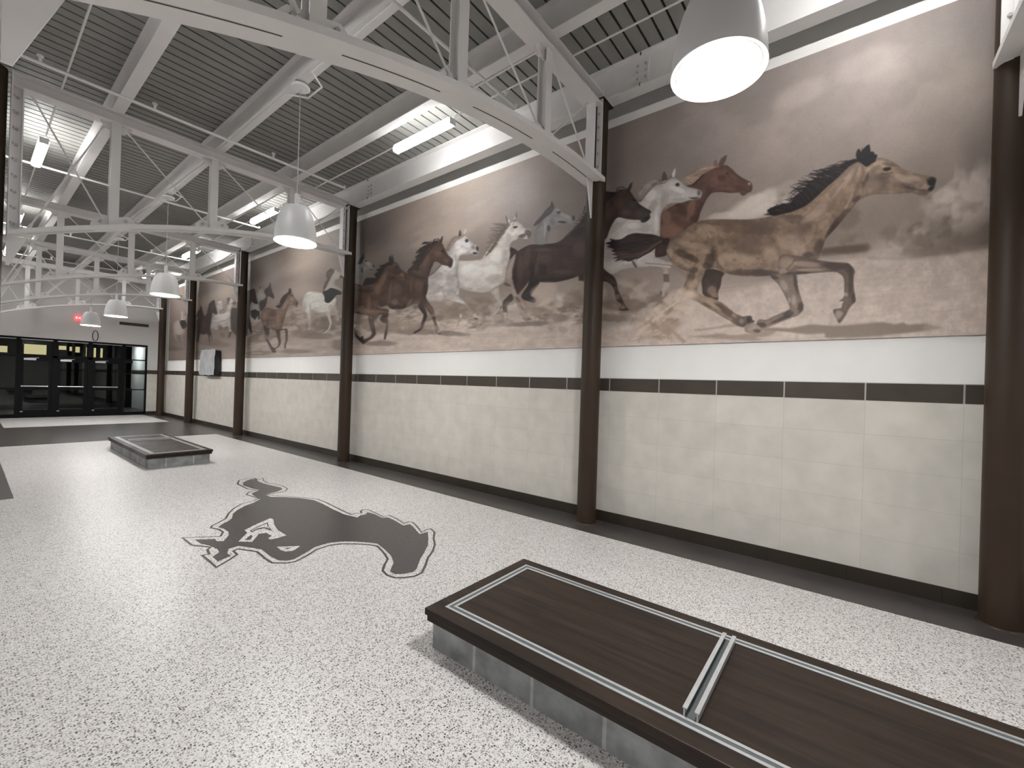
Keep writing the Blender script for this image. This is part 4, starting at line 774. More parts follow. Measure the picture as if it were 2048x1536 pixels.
('S',(96,78,68),0.7,1,1.5,2,1.2,[(-155,3600),(-194,3583),(-232,3587)]),
('B',(92,74,64),0.5,1,[(-211,3661),(-268,3631),(-209,3642)]),
('B',(42,38,42),1.0,1,[(-479,3437),(-512,3445),(-492,3390)]),
('B',(42,38,42),1.0,1,[(-475,3382),(-499,3388),(-481,3357)]),
('B',(96,80,74),0.6,1,[(-434,3367),(-475,3357),(-434,3346)]),
('B',(96,80,74),0.6,1,[(-348,3426),(-385,3413),(-347,3412)]),
('S',(70,58,54),0.7,1,1.5,2.5,2,[(-298,3460),(-355,3412),(-421,3387),(-469,3371)]),
('P',(116,96,83),1.6,0.08,1,1.0,[(591,2984),(494,2988),(383,2952),(283,2910),(164,2872),(67,2851),(35,2825),(10,2786),(3,2758),(10,2730),(11,2673),(4,2593),(-6,2522),(-7,2494),(13,2469),(40,2427),(56,2382),(101,2305),(124,2348),(149,2407),(146,2436),(96,2443),(87,2476),(80,2502),(111,2508),(88,2527),(71,2561),(76,2601),(76,2672),(85,2722),(115,2762),(162,2782),(272,2789),(441,2793),(529,2792),(584,2818)]),
('B',(176,152,132),0.65,1,[(524,2917),(436,2904),(522,2840)]),
('B',(176,152,132),0.65,1,[(381,2886),(230,2848),(383,2855)]),
('B',(176,152,132),0.65,1,[(334,2824),(199,2805),(333,2805)]),
('B',(176,152,132),0.65,1,[(563,2836),(514,2830),(562,2798)]),
('B',(66,53,47),0.6,1,[(163,2836),(56,2809),(165,2800)]),
('B',(66,53,47),0.6,1,[(49,2802),(7,2796),(48,2748)]),
('B',(66,53,47),0.6,1,[(32,2685),(11,2682),(29,2543)]),
('B',(66,53,47),0.6,1,[(442,2806),(318,2797),(441,2790)]),
('B',(66,53,47),0.6,1,[(7,2523),(-9,2522),(6,2462)]),
('B',(160,146,136),0.75,1,[(109,2390),(84,2371),(130,2345)]),
('B',(160,146,136),0.75,1,[(61,2564),(46,2562),(60,2541)]),
('B',(104,84,70),0.6,1,[(89,2424),(49,2403),(93,2408)]),
('S',(80,62,52),0.6,1,2,3,3,[(523,2859),(484,2901),(461,2936)]),
('P',(132,112,97),1.6,0.08,1,1.0,[(657,2812),(587,2813),(449,2796),(439,2754),(431,2687),(417,2629),(400,2562),(382,2504),(380,2457),(399,2426),(431,2394),(478,2379),(542,2354),(615,2321),(673,2300),(715,2292),(750,2313),(772,2350),(743,2384),(683,2377),(634,2401),(568,2430),(512,2454),(489,2476),(498,2515),(523,2574),(553,2644),(592,2720),(631,2768)]),
('B',(62,50,45),0.65,1,[(447,2717),(427,2719),(430,2613)]),
('B',(62,50,45),0.65,1,[(627,2792),(578,2776),(630,2768)]),
('B',(62,50,45),0.65,1,[(402,2478),(374,2475),(400,2422)]),
('B',(62,50,45),0.65,1,[(575,2368),(471,2411),(568,2350)]),
('B',(62,50,45),0.65,1,[(725,2329),(665,2326),(724,2300)]),
('B',(62,50,45),0.65,1,[(495,2420),(451,2435),(483,2383)]),
('B',(176,158,142),0.6,1,[(543,2700),(514,2713),(517,2637)]),
('B',(176,158,142),0.6,1,[(495,2552),(483,2551),(494,2518)]),
('B',(176,158,142),0.6,1,[(459,2549),(435,2546),(457,2492)]),
('P',(104,88,78),1.6,0.08,1,1.0,[(947,2342),(934,2392),(890,2424),(819,2426),(808,2388),(783,2367),(808,2349),(861,2337),(887,2314)]),
('B',(44,36,34),0.7,1,[(836,2390),(804,2388),(835,2354)]),
('B',(156,138,122),0.5,1,[(907,2380),(880,2378),(906,2350)]),
('P',(158,136,120),1.6,0.06,1,1.0,[(871,2320),(843,2341),(808,2356),(755,2326),(724,2290),(728,2260),(771,2247),(832,2254),(868,2272)]),
('B',(92,72,60),0.8,1,[(763,2272),(725,2266),(764,2250)]),
('P',(60,47,46),1.8,0.15,1,1.0,[(1667,3364),(1695,3353),(1752,3393),(1855,3447),(1961,3476),(2070,3505),(2168,3501),(2242,3470),(2331,3472),(2404,3500),(2383,3465),(2459,3455),(2394,3415),(2447,3410),(2340,3355),(2379,3343),(2313,3308),(2367,3299),(2292,3269),(2350,3248),(2285,3238),(2322,3205),(2240,3217),(2145,3178),(2084,3193),(2001,3240),(1909,3294),(1829,3337),(1772,3338),(1704,3293),(1682,3300)]),
('B',(110,80,70),0.6,1,[(2210,3274),(2075,3230),(2217,3228)]),
('B',(110,80,70),0.6,1,[(2028,3338),(1901,3374),(2015,3310)]),
('B',(110,80,70),0.6,1,[(2247,3232),(2171,3220),(2246,3208)]),
('S',(98,72,64),0.5,1,2,0.8,1.2,[(1751,3380),(1971,3420),(2203,3427),(2355,3418)]),
('S',(40,34,36),0.5,1,2,0.8,1.2,[(1751,3373),(1971,3395),(2202,3391),(2354,3387)]),
('S',(98,72,64),0.5,1,2,0.8,1.2,[(1751,3366),(1970,3369),(2200,3355),(2353,3355)]),
('S',(40,34,36),0.5,1,2,0.8,1.2,[(1750,3359),(1969,3343),(2199,3320),(2352,3323)]),
('S',(98,72,64),0.5,1,2,0.8,1.2,[(1750,3353),(1968,3318),(2198,3284),(2351,3292)]),
('S',(40,34,36),0.5,1,2,0.8,1.2,[(1750,3346),(1967,3292),(2197,3248),(2350,3260)]),
('P',(50,43,45),1.8,0.12,1,1.0,[(-119,3729),(-70,3700),(-46,3718),(-4,3747),(51,3737),(106,3690),(161,3634),(233,3575),(306,3506),(365,3456),(426,3428),(505,3408),(570,3406),(635,3401),(682,3417),(733,3432),(687,3437),(706,3469),(667,3487),(605,3494),(580,3508),(523,3498),(498,3513),(481,3549),(446,3578),(400,3609),(378,3655),(340,3672),(310,3692),(250,3685),(206,3677),(251,3699),(296,3725),(251,3731),(193,3740),(150,3743),(107,3762),(59,3779),(14,3779)]),
('S',(52,44,46),0.95,0,4.5,0.6,1.2,[(368,3549),(446,3564),(500,3506)]),
('S',(52,44,46),0.95,0,4.5,0.6,1.2,[(353,3592),(447,3611),(509,3565)]),
('S',(52,44,46),0.95,0,4.5,0.6,1.2,[(369,3615),(463,3620),(532,3590)]),
('S',(52,44,46),0.95,0,4.5,0.6,1.2,[(339,3635),(424,3648),(502,3611)]),
('S',(52,44,46),0.95,0,4.5,0.6,1.2,[(325,3659),(401,3665),(496,3671)]),
('S',(52,44,46),0.95,0,4.5,0.6,1.2,[(309,3655),(402,3680),(449,3690)]),
('S',(52,44,46),0.95,0,4.5,0.6,1.2,[(251,3694),(326,3733),(372,3735)]),
('S',(52,44,46),0.95,0,4.5,0.6,1.2,[(251,3703),(303,3704),(365,3735)]),
('S',(52,44,46),0.95,0,4.5,0.6,1.2,[(207,3719),(282,3753),(335,3756)]),
('S',(52,44,46),0.95,0,4.5,0.6,1.2,[(164,3734),(223,3755),(274,3758)]),
('S',(52,44,46),0.95,0,4.5,0.6,1.2,[(445,3540),(500,3540),(524,3512)]),
('S',(52,44,46),0.95,0,4.5,0.6,1.2,[(523,3474),(638,3495),(704,3471)]),
('S',(52,44,46),0.95,0,4.5,0.6,1.2,[(164,3752),(193,3760),(200,3748)]),
('S',(88,74,72),0.5,1,2,3,3,[(58,3748),(149,3702),(249,3639),(352,3536)]),
('S',(208,194,180),0.6,0,1,1.2,1.2,[(357,3719),(280,3684),(221,3675)]),
('P',(38,33,36),1.6,0.1,1,1.0,[(14,3779),(21,3821),(13,3854),(0,3863),(-13,3834),(-19,3844),(-42,3867),(-70,3879),(-80,3816),(-99,3806),(-108,3782),(-126,3768),(-119,3740),(-93,3713),(-57,3687),(-25,3724)]),
('B',(70,56,54),0.6,1,[(4,3820),(-7,3817),(3,3790)]),
('H',(46,39,42),0.9,0,3.6,0.6,1.2,70,0.16,0.12,[(653,3436),(506,3432),(366,3484),(248,3584),(162,3652),(85,3720),(17,3762)],[(729,3438),(696,3484),(533,3552),(512,3671),(380,3748),(282,3767),(108,3771)]),
('H',(92,78,76),0.55,0,1.6,0.5,1.2,18,0.1,0.1,[(603,3425),(366,3475),(248,3575),(85,3716)],[(670,3449),(494,3590),(356,3695),(178,3738)]),
('H',(38,33,36),0.8,0,3,0.8,1.2,16,0.15,0.0,[(-4,3747),(-60,3705),(-106,3717)],[(12,3849),(-62,3870),(-125,3768)]),
('H',(56,44,44),0.85,0,3.2,0.7,1.2,60,0.12,-0.1,[(1684,3367),(1728,3364),(1772,3338)],[(2397,3492),(2448,3447),(2338,3294),(2323,3220),(2145,3181)]),
('H',(112,84,74),0.5,0,2,0.6,1.2,22,0.15,-0.1,[(1750,3357),(1795,3343)],[(2300,3312),(2310,3230),(2170,3190)]),
('H',(148,134,124),0.6,0,2.2,0.7,1.2,26,0.12,0.1,[(1797,4047),(1899,3991),(2001,3882)],[(1902,4106),(2007,4061),(2067,3918)]),
('H',(182,154,134),0.6,0,2.2,0.6,1.2,26,0.14,0.1,[(1211,4042),(1335,4001),(1452,3916)],[(1364,4076),(1502,4027),(1539,3968)]),
('H',(124,92,80),0.5,0,1.4,0.6,1.2,8,0.1,0.0,[(1229,4038),(1353,3987)],[(1382,4062),(1521,4003)]),
('H',(146,134,126),0.6,0,1.8,0.6,1.2,20,0.12,0.0,[(2170,3688),(2291,3595),(2406,3546)],[(2296,3736),(2375,3677),(2425,3588)]),
('H',(56,41,37),0.9,0,2.6,0.6,1.2,44,0.16,0.1,[(5560,4029),(5748,3932),(5897,3809),(6003,3692),(6138,3636),(6351,3627)],[(5691,4089),(5955,4078),(6132,3966),(6196,3856),(6251,3773),(6352,3650)]),
('H',(44,34,33),0.9,0,2.4,0.6,1.2,34,0.14,0.1,[(6863,3864),(7018,3807),(7172,3682),(7332,3571),(7644,3542)],[(6970,3913),(7210,3867),(7344,3787),(7393,3662),(7738,3638)]),
('H',(104,91,83),0.8,0,2.6,0.6,1.2,44,0.2,0.14,[(4051,3986),(4165,3904),(4263,3777),(4381,3650)],[(4311,4079),(4394,3961),(4425,3846),(4490,3681)]),
('H',(126,104,94),0.7,0,2,0.6,1.2,18,0.12,0.0,[(5078,4007),(5196,3928),(5327,3819)],[(5222,4048),(5322,3950),(5380,3843)]),
('H',(84,76,76),0.8,0,2.2,0.6,1.2,22,0.12,0.0,[(3256,4065),(3357,3987),(3491,3914)],[(3360,4076),(3480,4014),(3577,3906)]),
('H',(58,46,43),0.8,0,2,0.5,1.2,14,0.15,0.1,[(2730,3793),(2862,3749)],[(2776,3956),(2878,3812),(2958,3744)]),
('H',(58,46,43),0.8,0,1.8,0.6,1.2,18,0.12,0.0,[(10916,3693),(11128,3598),(11437,3420)],[(11076,3754),(11419,3627),(11608,3495)]),
('B',(178,160,142),0.62,0,[(1660,2607),(1496,2671),(1635,2555)]),
('B',(178,160,142),0.62,0,[(1814,2508),(1679,2594),(1773,2449)]),
('B',(178,160,142),0.62,0,[(1720,2400),(1518,2462),(1695,2336)]),
('B',(178,160,142),0.62,0,[(1490,2668),(1371,2690),(1478,2625)]),
('B',(178,160,142),0.62,0,[(1902,2377),(1759,2435),(1881,2334)]),
('B',(178,160,142),0.62,0,[(1528,2541),(1375,2557),(1515,2476)]),
('B',(178,160,142),0.62,0,[(1576,2688),(1501,2680),(1574,2644)]),
('B',(196,178,160),0.4,0,[(1599,2745),(1529,2764),(1587,2713)]),
('B',(196,178,160),0.4,0,[(1841,2635),(1777,2652),(1831,2608)]),
('B',(196,178,160),0.4,0,[(1591,2491),(1527,2525),(1574,2461)]),
('B',(196,178,160),0.4,0,[(1970,2277),(1835,2306),(1963,2254)]),
('S',(146,122,100),0.5,0,2,4,5,[(2076,2223),(1905,2284),(1740,2312)]),
('S',(146,122,100),0.5,0,2,4,5,[(1969,2242),(1829,2264),(1693,2253)]),
('S',(146,122,100),0.5,0,2,4,5,[(2019,2326),(1915,2405),(1812,2451)]),
('S',(146,122,100),0.5,0,2,4,5,[(1936,2345),(1794,2409),(1655,2440)]),
('S',(146,122,100),0.5,0,2,4,5,[(1851,2238),(1783,2256),(1715,2243)]),
('S',(146,122,100),0.5,0,2,4,5,[(1653,2363),(1629,2294),(1604,2194)]),
('S',(146,122,100),0.5,0,2,4,5,[(1607,2305),(1541,2262),(1475,2190)]),
('S',(146,122,100),0.5,0,2,4,5,[(1927,2413),(1824,2473),(1723,2501)]),
('S',(146,122,100),0.5,0,2,4,5,[(2113,2225),(2041,2262),(1969,2266)]),
('B',(206,188,168),0.5,0,[(1450,2719),(1327,2684),(1455,2681)]),
('B',(206,188,168),0.5,0,[(1514,2758),(1460,2785),(1497,2728)]),
('B',(206,188,168),0.5,0,[(1663,2685),(1614,2723),(1641,2658)]),
('B',(206,188,168),0.5,0,[(1771,2595),(1729,2627),(1755,2574)]),
('B',(206,188,168),0.5,0,[(1882,2479),(1843,2516),(1864,2460)]),
('B',(206,188,168),0.5,0,[(1972,2346),(1919,2388),(1958,2330)]),
('B',(206,188,168),0.5,0,[(2041,2245),(1974,2266),(2034,2230)]),
('B',(152,130,108),0.45,0,[(1531,2618),(1450,2633),(1526,2603)]),
('B',(152,130,108),0.45,0,[(1701,2499),(1630,2545),(1692,2486)]),
('B',(152,130,108),0.45,0,[(1810,2383),(1737,2430),(1801,2370)]),
('B',(152,130,108),0.45,0,[(1589,2414),(1507,2458),(1581,2400)]),
('B',(152,130,108),0.45,0,[(1649,2252),(1632,2254),(1638,2197)]),
('B',(152,130,108),0.45,0,[(1446,2588),(1373,2576),(1447,2573)]),
('H',(196,176,154),0.35,0,3,1,3,26,0.3,0.0,[(1449,2686),(1595,2602)],[(1814,2508),(2076,2223)]),
('H',(144,122,102),0.35,0,2,1,3,14,0.3,0.0,[(1490,2668),(1637,2561)],[(1766,2437),(2064,2211)]),
('B',(168,150,134),0.35,0,[(6544,2680),(5847,2638),(6536,2514)]),
('B',(168,150,134),0.35,0,[(5465,2615),(4990,2586),(5459,2497)]),
('B',(168,150,134),0.35,0,[(4151,2610),(3775,2585),(4147,2506)]),
('B',(168,150,134),0.35,0,[(7499,2837),(7071,2808),(7486,2599)]),
('B',(168,150,134),0.35,0,[(3778,2657),(3565,2641),(3773,2527)]),
('B',(168,150,134),0.35,0,[(5481,2953),(5120,2921),(5470,2733)]),
('B',(156,148,142),0.5,0,[(3055,2958),(2943,2945),(3052,2885)]),
('B',(156,148,142),0.5,0,[(2965,2803),(2855,2792),(2963,2730)]),
('B',(156,148,142),0.5,0,[(3861,2691),(3729,2681),(3858,2611)]),
('S',(188,172,157),0.4,0,2.5,1,3,[(4956,2758),(4875,2712),(4991,2674)]),
('S',(188,172,157),0.4,0,2.5,1,3,[(5611,2774),(5679,2800),(5616,2831)]),
('S',(140,122,107),0.4,0,2.5,1,3,[(3778,2733),(3680,2742),(3635,2678)]),
('S',(188,172,157),0.4,0,2.5,1,3,[(6720,2947),(6625,2911),(6721,2872)]),
('S',(206,190,174),0.4,0,2.5,1,3,[(3595,2652),(3597,2672),(3544,2669)]),
('S',(206,190,174),0.4,0,2.5,1,3,[(6409,2928),(6370,2983),(6179,2948)]),
('S',(188,172,157),0.4,0,2.5,1,3,[(3094,2610),(3112,2597),(3149,2611)]),
('S',(188,172,157),0.4,0,2.5,1,3,[(3210,2721),(3256,2702),(3313,2737)]),
('S',(188,172,157),0.4,0,2.5,1,3,[(6200,2710),(6107,2754),(5945,2697)]),
('S',(188,172,157),0.4,0,2.5,1,3,[(6956,2824),(6888,2839),(6819,2802)]),
('S',(140,122,107),0.4,0,2.5,1,3,[(3163,2693),(3109,2705),(3068,2666)]),
('S',(188,172,157),0.4,0,2.5,1,3,[(4599,2791),(4546,2776),(4575,2747)]),
('S',(188,172,157),0.4,0,2.5,1,3,[(3888,2750),(3806,2759),(3763,2705)]),
('S',(206,190,174),0.4,0,2.5,1,3,[(7436,2868),(7507,2892),(7440,2919)]),
('S',(140,122,107),0.4,0,2.5,1,3,[(3738,2602),(3642,2585),(3666,2527)]),
('S',(206,190,174),0.4,0,2.5,1,3,[(2961,2646),(2987,2660),(2961,2675)]),
('S',(206,190,174),0.4,0,2.5,1,3,[(3326,2589),(3399,2610),(3361,2655)]),
('S',(118,101,88),0.4,0,2.5,1,3,[(7027,2702),(7086,2681),(7173,2714)]),
('S',(206,190,174),0.4,0,2.5,1,3,[(2841,2540),(2764,2530),(2774,2478)]),
('S',(188,172,157),0.4,0,2.5,1,3,[(7857,3095),(7835,3056),(7972,3057)]),
('S',(140,122,107),0.4,0,2.5,1,3,[(5791,2855),(5849,2862),(5842,2892)]),
('S',(118,101,88),0.4,0,2.5,1,3,[(3565,2518),(3649,2522),(3653,2576)]),
('S',(140,122,107),0.4,0,2.5,1,3,[(4470,2825),(4501,2845),(4452,2859)]),
('S',(206,190,174),0.4,0,2.5,1,3,[(4718,2538),(4771,2550),(4746,2578)]),
('S',(118,101,88),0.4,0,2.5,1,3,[(6615,2693),(6617,2669),(6700,2674)]),
('S',(188,172,157),0.4,0,2.5,1,3,[(6052,2923),(6000,2899),(6060,2877)]),
('S',(206,190,174),0.4,0,2.5,1,3,[(7395,3014),(7508,2989),(7634,3051)]),
('S',(206,190,174),0.4,0,2.5,1,3,[(5916,2789),(5939,2731),(6136,2756)]),
('S',(140,122,107),0.4,0,2.5,1,3,[(3909,2777),(3995,2772),(4031,2828)]),
('S',(140,122,107),0.4,0,2.5,1,3,[(4360,2569),(4393,2595),(4327,2611)]),
('S',(188,172,157),0.4,0,2.5,1,3,[(5544,2598),(5554,2573),(5632,2582)]),
('S',(140,122,107),0.4,0,2.5,1,3,[(6674,2718),(6622,2739),(6540,2709)]),
('S',(140,122,107),0.4,0,2.5,1,3,[(4984,2694),(5030,2680),(5082,2710)]),
('S',(140,122,107),0.4,0,2.5,1,3,[(4346,2749),(4261,2725),(4306,2678)]),
('S',(188,172,157),0.4,0,2.5,1,3,[(4563,2677),(4680,2697),(4648,2763)]),
('S',(118,101,88),0.4,0,2.5,1,3,[(3211,2566),(3177,2568),(3163,2545)]),
('S',(140,122,107),0.4,0,2.5,1,3,[(3808,2757),(3832,2790),(3750,2798)]),
('S',(118,101,88),0.4,0,2.5,1,3,[(3169,2517),(3184,2533),(3146,2541)]),
('S',(140,122,107),0.4,0,2.5,1,3,[(3210,2668),(3177,2701),(3089,2672)]),
('S',(140,122,107),0.4,0,2.5,1,3,[(3223,2728),(3283,2754),(3233,2789)]),
('S',(118,101,88),0.4,0,2.5,1,3,[(5249,2891),(5207,2847),(5330,2834)]),
('S',(140,122,107),0.4,0,2.5,1,3,[(7228,3077),(7328,3120),(7208,3155)]),
('S',(188,172,157),0.4,0,2.5,1,3,[(7643,2785),(7730,2737),(7931,2788)]),
('S',(140,122,107),0.4,0,2.5,1,3,[(4950,2731),(4902,2700),(4981,2678)]),
('S',(118,101,88),0.4,0,2.5,1,3,[(3378,2720),(3406,2702),(3457,2724)]),
('S',(188,172,157),0.4,0,2.5,1,3,[(6491,2936),(6435,2914),(6491,2890)]),
('S',(206,190,174),0.4,0,2.5,1,3,[(5419,2658),(5518,2655),(5546,2710)]),
('S',(118,101,88),0.4,0,2.5,1,3,[(3228,2714),(3147,2706),(3149,2653)]),
('S',(140,122,107),0.4,0,2.5,1,3,[(7737,3022),(7900,3081),(7736,3139)]),
('S',(118,101,88),0.4,0,2.5,1,3,[(7417,2997),(7331,3032),(7183,2982)]),
('S',(118,101,88),0.4,0,2.5,1,3,[(4139,2595),(4111,2579),(4149,2564)]),
('S',(206,190,174),0.4,0,2.5,1,3,[(2873,2481),(2805,2503),(2742,2452)]),
('S',(206,190,174),0.4,0,2.5,1,3,[(2907,2683),(2925,2663),(2977,2680)]),
('S',(118,101,88),0.4,0,2.5,1,3,[(4815,2757),(4776,2783),(4691,2754)]),
('S',(140,122,107),0.4,0,2.5,1,3,[(7264,2964),(7449,2964),(7503,3054)]),
('S',(118,101,88),0.4,0,2.5,1,3,[(5075,2834),(5137,2820),(5194,2859)]),
('S',(118,101,88),0.4,0,2.5,1,3,[(5736,2948),(5713,2912),(5822,2908)]),
('S',(140,122,107),0.4,0,2.5,1,3,[(2987,2693),(2899,2693),(2880,2632)]),
('S',(140,122,107),0.4,0,2.5,1,3,[(6363,2798),(6392,2780),(6458,2799)]),
('S',(188,172,157),0.4,0,2.5,1,3,[(4910,2580),(4962,2537),(5100,2574)]),
('S',(178,162,147),0.4,0,2,1,2.5,[(9903,3172),(9823,3188)]),
('S',(178,162,147),0.4,0,2,1,2.5,[(11376,2787),(11275,2770)]),
('S',(104,88,77),0.4,0,2,1,2.5,[(9214,2876),(9191,2928)]),
('S',(104,88,77),0.4,0,2,1,2.5,[(10112,2893),(10025,2936)]),
('S',(178,162,147),0.4,0,2,1,2.5,[(10218,3061),(10266,3011)]),
('S',(104,88,77),0.4,0,2,1,2.5,[(8915,2732),(8878,2692)]),
('S',(104,88,77),0.4,0,2,1,2.5,[(9255,3113),(9413,3114)]),
('S',(104,88,77),0.4,0,2,1,2.5,[(8629,2727),(8637,2688)]),
('S',(104,88,77),0.4,0,2,1,2.5,[(9823,2674),(9783,2633)]),
('S',(178,162,147),0.4,0,2,1,2.5,[(9089,3085),(9104,3035)]),
('S',(104,88,77),0.4,0,2,1,2.5,[(9648,2687),(9644,2746)]),
('S',(178,162,147),0.4,0,2,1,2.5,[(10692,2951),(10609,2974)]),
('S',(178,162,147),0.4,0,2,1,2.5,[(8816,2823),(8699,2812)]),
('S',(104,88,77),0.4,0,2,1,2.5,[(8558,2741),(8624,2743)]),
('S',(178,162,147),0.4,0,2,1,2.5,[(8694,2877),(8709,2920)]),
('S',(178,162,147),0.4,0,2,1,2.5,[(8598,2629),(8516,2599)]),
('S',(104,88,77),0.4,0,2,1,2.5,[(8997,2646),(8947,2587)]),
('S',(178,162,147),0.4,0,2,1,2.5,[(9265,2656),(9230,2622)]),
('S',(104,88,77),0.4,0,2,1,2.5,[(9322,2965),(9352,3017)]),
('S',(178,162,147),0.4,0,2,1,2.5,[(11305,3063),(11283,3127)]),
('S',(104,88,77),0.4,0,2,1,2.5,[(10341,2778),(10225,2824)]),
('S',(104,88,77),0.4,0,2,1,2.5,[(8794,2719),(8728,2735)]),
('S',(178,162,147),0.4,0,2,1,2.5,[(11293,2741),(11200,2687)]),
('S',(104,88,77),0.4,0,2,1,2.5,[(8821,2779),(8908,2824)]),
('B',(186,172,158),0.28,0,[(6276,3058),(6202,3129),(6233,3037)]),
('B',(176,160,146),0.28,0,[(4569,2815),(4501,2835),(4538,2769)]),
('B',(122,106,94),0.28,0,[(6687,3094),(6467,3033),(6699,3067)]),
('B',(122,106,94),0.28,0,[(6121,2954),(6017,2911),(6162,2904)]),
('B',(176,160,146),0.28,0,[(3295,2465),(3183,2481),(3284,2431)]),
('B',(150,134,120),0.28,0,[(6192,2973),(6130,2931),(6272,2924)]),
('B',(150,134,120),0.28,0,[(4577,2810),(4487,2745),(4634,2767)]),
('B',(150,134,120),0.28,0,[(4763,2772),(4667,2795),(4744,2742)]),
('B',(176,160,146),0.28,0,[(3465,2825),(3379,2814),(3465,2763)]),
('B',(122,106,94),0.28,0,[(4118,2593),(3969,2604),(4109,2562)]),
('B',(150,134,120),0.28,0,[(6474,2786),(6373,2767),(6486,2736)]),
('B',(150,134,120),0.28,0,[(4186,2823),(4137,2844),(4167,2800)]),
('B',(122,106,94),0.28,0,[(3638,2598),(3588,2613),(3603,2540)]),
('B',(176,160,146),0.28,0,[(7745,3040),(7514,2952),(7814,2968)]),
('B',(150,134,120),0.28,0,[(2938,2785),(2876,2762),(2946,2762)]),
('B',(176,160,146),0.28,0,[(3270,2468),(3204,2470),(3265,2439)]),
('B',(122,106,94),0.28,0,[(6926,2960),(6852,3020),(6886,2940)]),
('B',(150,134,120),0.28,0,[(6688,2717),(6454,2720),(6672,2656)]),
('B',(176,160,146),0.28,0,[(6436,2628),(6375,2658),(6404,2603)]),
('B',(176,160,146),0.28,0,[(4005,2829),(3910,2850),(3981,2783)]),
('B',(150,134,120),0.28,0,[(7652,2746),(7523,2625),(7731,2722)]),
('B',(186,172,158),0.28,0,[(4917,2867),(4803,2867),(4910,2832)]),
('B',(122,106,94),0.28,0,[(4125,2716),(4039,2747),(4109,2694)]),
('B',(122,106,94),0.28,0,[(6233,2998),(6110,3018),(6208,2957)]),
('B',(176,160,146),0.28,0,[(3172,2687),(3085,2601),(3204,2665)]),
('B',(176,160,146),0.28,0,[(4090,2551),(4010,2590),(4070,2528)]),
('B',(122,106,94),0.28,0,[(3225,2453),(3167,2415),(3257,2416)]),
('B',(122,106,94),0.28,0,[(4139,2543),(4037,2579),(4105,2494)]),
('B',(176,160,146),0.28,0,[(3051,2420),(2943,2389),(3059,2390)]),
('B',(122,106,94),0.28,0,[(6555,2923),(6407,2828),(6600,2895)]),
('B',(186,172,158),0.28,0,[(3242,2540),(3183,2477),(3288,2511)]),
('B',(122,106,94),0.28,0,[(6389,3123),(6340,3152),(6302,3063)]),
('B',(122,106,94),0.28,0,[(3463,2515),(3389,2555),(3420,2466)]),
('B',(186,172,158),0.28,0,[(4024,2751),(3938,2829),(3982,2721)]),
('B',(150,134,120),0.28,0,[(3928,2838),(3825,2853),(3917,2810)]),
('B',(176,160,146),0.28,0,[(3630,2636),(3586,2679),(3594,2611)]),
('B',(122,106,94),0.28,0,[(2931,2612),(2846,2653),(2911,2584)]),
('B',(176,160,146),0.28,0,[(4857,2515),(4804,2485),(4910,2462)]),
('B',(186,172,158),0.28,0,[(5488,2532),(5383,2622),(5411,2489)]),
('B',(150,134,120),0.28,0,[(3209,2739),(3127,2805),(3174,2708)]),
('B',(122,106,94),0.28,0,[(4526,2773),(4454,2768),(4524,2743)]),
('B',(176,160,146),0.28,0,[(5652,2776),(5505,2807),(5636,2751)]),
('B',(186,172,158),0.28,0,[(4586,2724),(4476,2731),(4572,2676)]),
('B',(122,106,94),0.28,0,[(5922,2960),(5725,2893),(5951,2907)]),
('B',(186,172,158),0.28,0,[(4294,2781),(4208,2693),(4344,2755)]),
('B',(186,172,158),0.28,0,[(4770,2760),(4671,2737),(4779,2725)]),
('B',(186,172,158),0.28,0,[(2846,2650),(2810,2624),(2862,2632)]),
('B',(150,134,120),0.28,0,[(6630,2647),(6530,2618),(6668,2582)]),
('B',(122,106,94),0.28,0,[(3204,2787),(3151,2819),(3176,2757)]),
('B',(176,160,146),0.28,0,[(3195,2572),(3128,2491),(3246,2544)]),
('B',(186,172,158),0.28,0,[(6769,2834),(6656,2914),(6661,2773)]),
('B',(122,106,94),0.28,0,[(3040,2407),(2957,2363),(3066,2368)]),
('B',(150,134,120),0.28,0,[(4247,2542),(4145,2459),(4296,2508)]),
('B',(122,106,94),0.28,0,[(6256,2848),(6148,2866),(6232,2810)]),
('B',(186,172,158),0.28,0,[(4204,2465),(4110,2490),(4169,2403)]),
('B',(150,134,120),0.28,0,[(5110,2714),(5035,2686),(5137,2669)]),
('B',(186,172,158),0.28,0,[(4270,2756),(4200,2820),(4238,2735)]),
('B',(150,134,120),0.28,0,[(2877,2398),(2822,2452),(2848,2376)]),
('B',(186,172,158),0.28,0,[(6136,2982),(5991,3057),(6063,2925)]),
('B',(176,160,146),0.28,0,[(6256,2951),(6166,2921),(6293,2889)]),
('B',(150,134,120),0.28,0,[(4566,2502),(4518,2479),(4589,2473)]),
('B',(176,160,146),0.28,0,[(6447,2611),(6397,2559),(6488,2597)]),
('B',(122,106,94),0.28,0,[(5930,2613),(5825,2515),(6004,2582)]),
('B',(150,134,120),0.28,0,[(3211,2525),(3110,2510),(3215,2476)]),
('B',(150,134,120),0.28,0,[(4797,2898),(4712,2943),(4772,2875)]),
('B',(186,172,158),0.28,0,[(3231,2716),(3146,2724),(3222,2683)]),
('B',(176,160,146),0.28,0,[(6704,3121),(6595,3140),(6659,3056)]),
('B',(176,160,146),0.28,0,[(3552,2815),(3450,2859),(3514,2765)]),
('B',(122,106,94),0.28,0,[(4546,2726),(4409,2663),(4572,2688)]),
('B',(186,172,158),0.28,0,[(3244,2542),(3173,2534),(3245,2515)]),
('B',(132,114,98),0.25,0,[(2352,2749),(2307,2700),(2387,2722)]),
('B',(150,134,120),0.25,0,[(2015,2924),(1972,2889),(2040,2894)]),
('B',(132,114,98),0.25,0,[(2011,2568),(1946,2512),(2033,2544)]),
('B',(176,160,146),0.25,0,[(1776,2499),(1697,2476),(1784,2458)]),
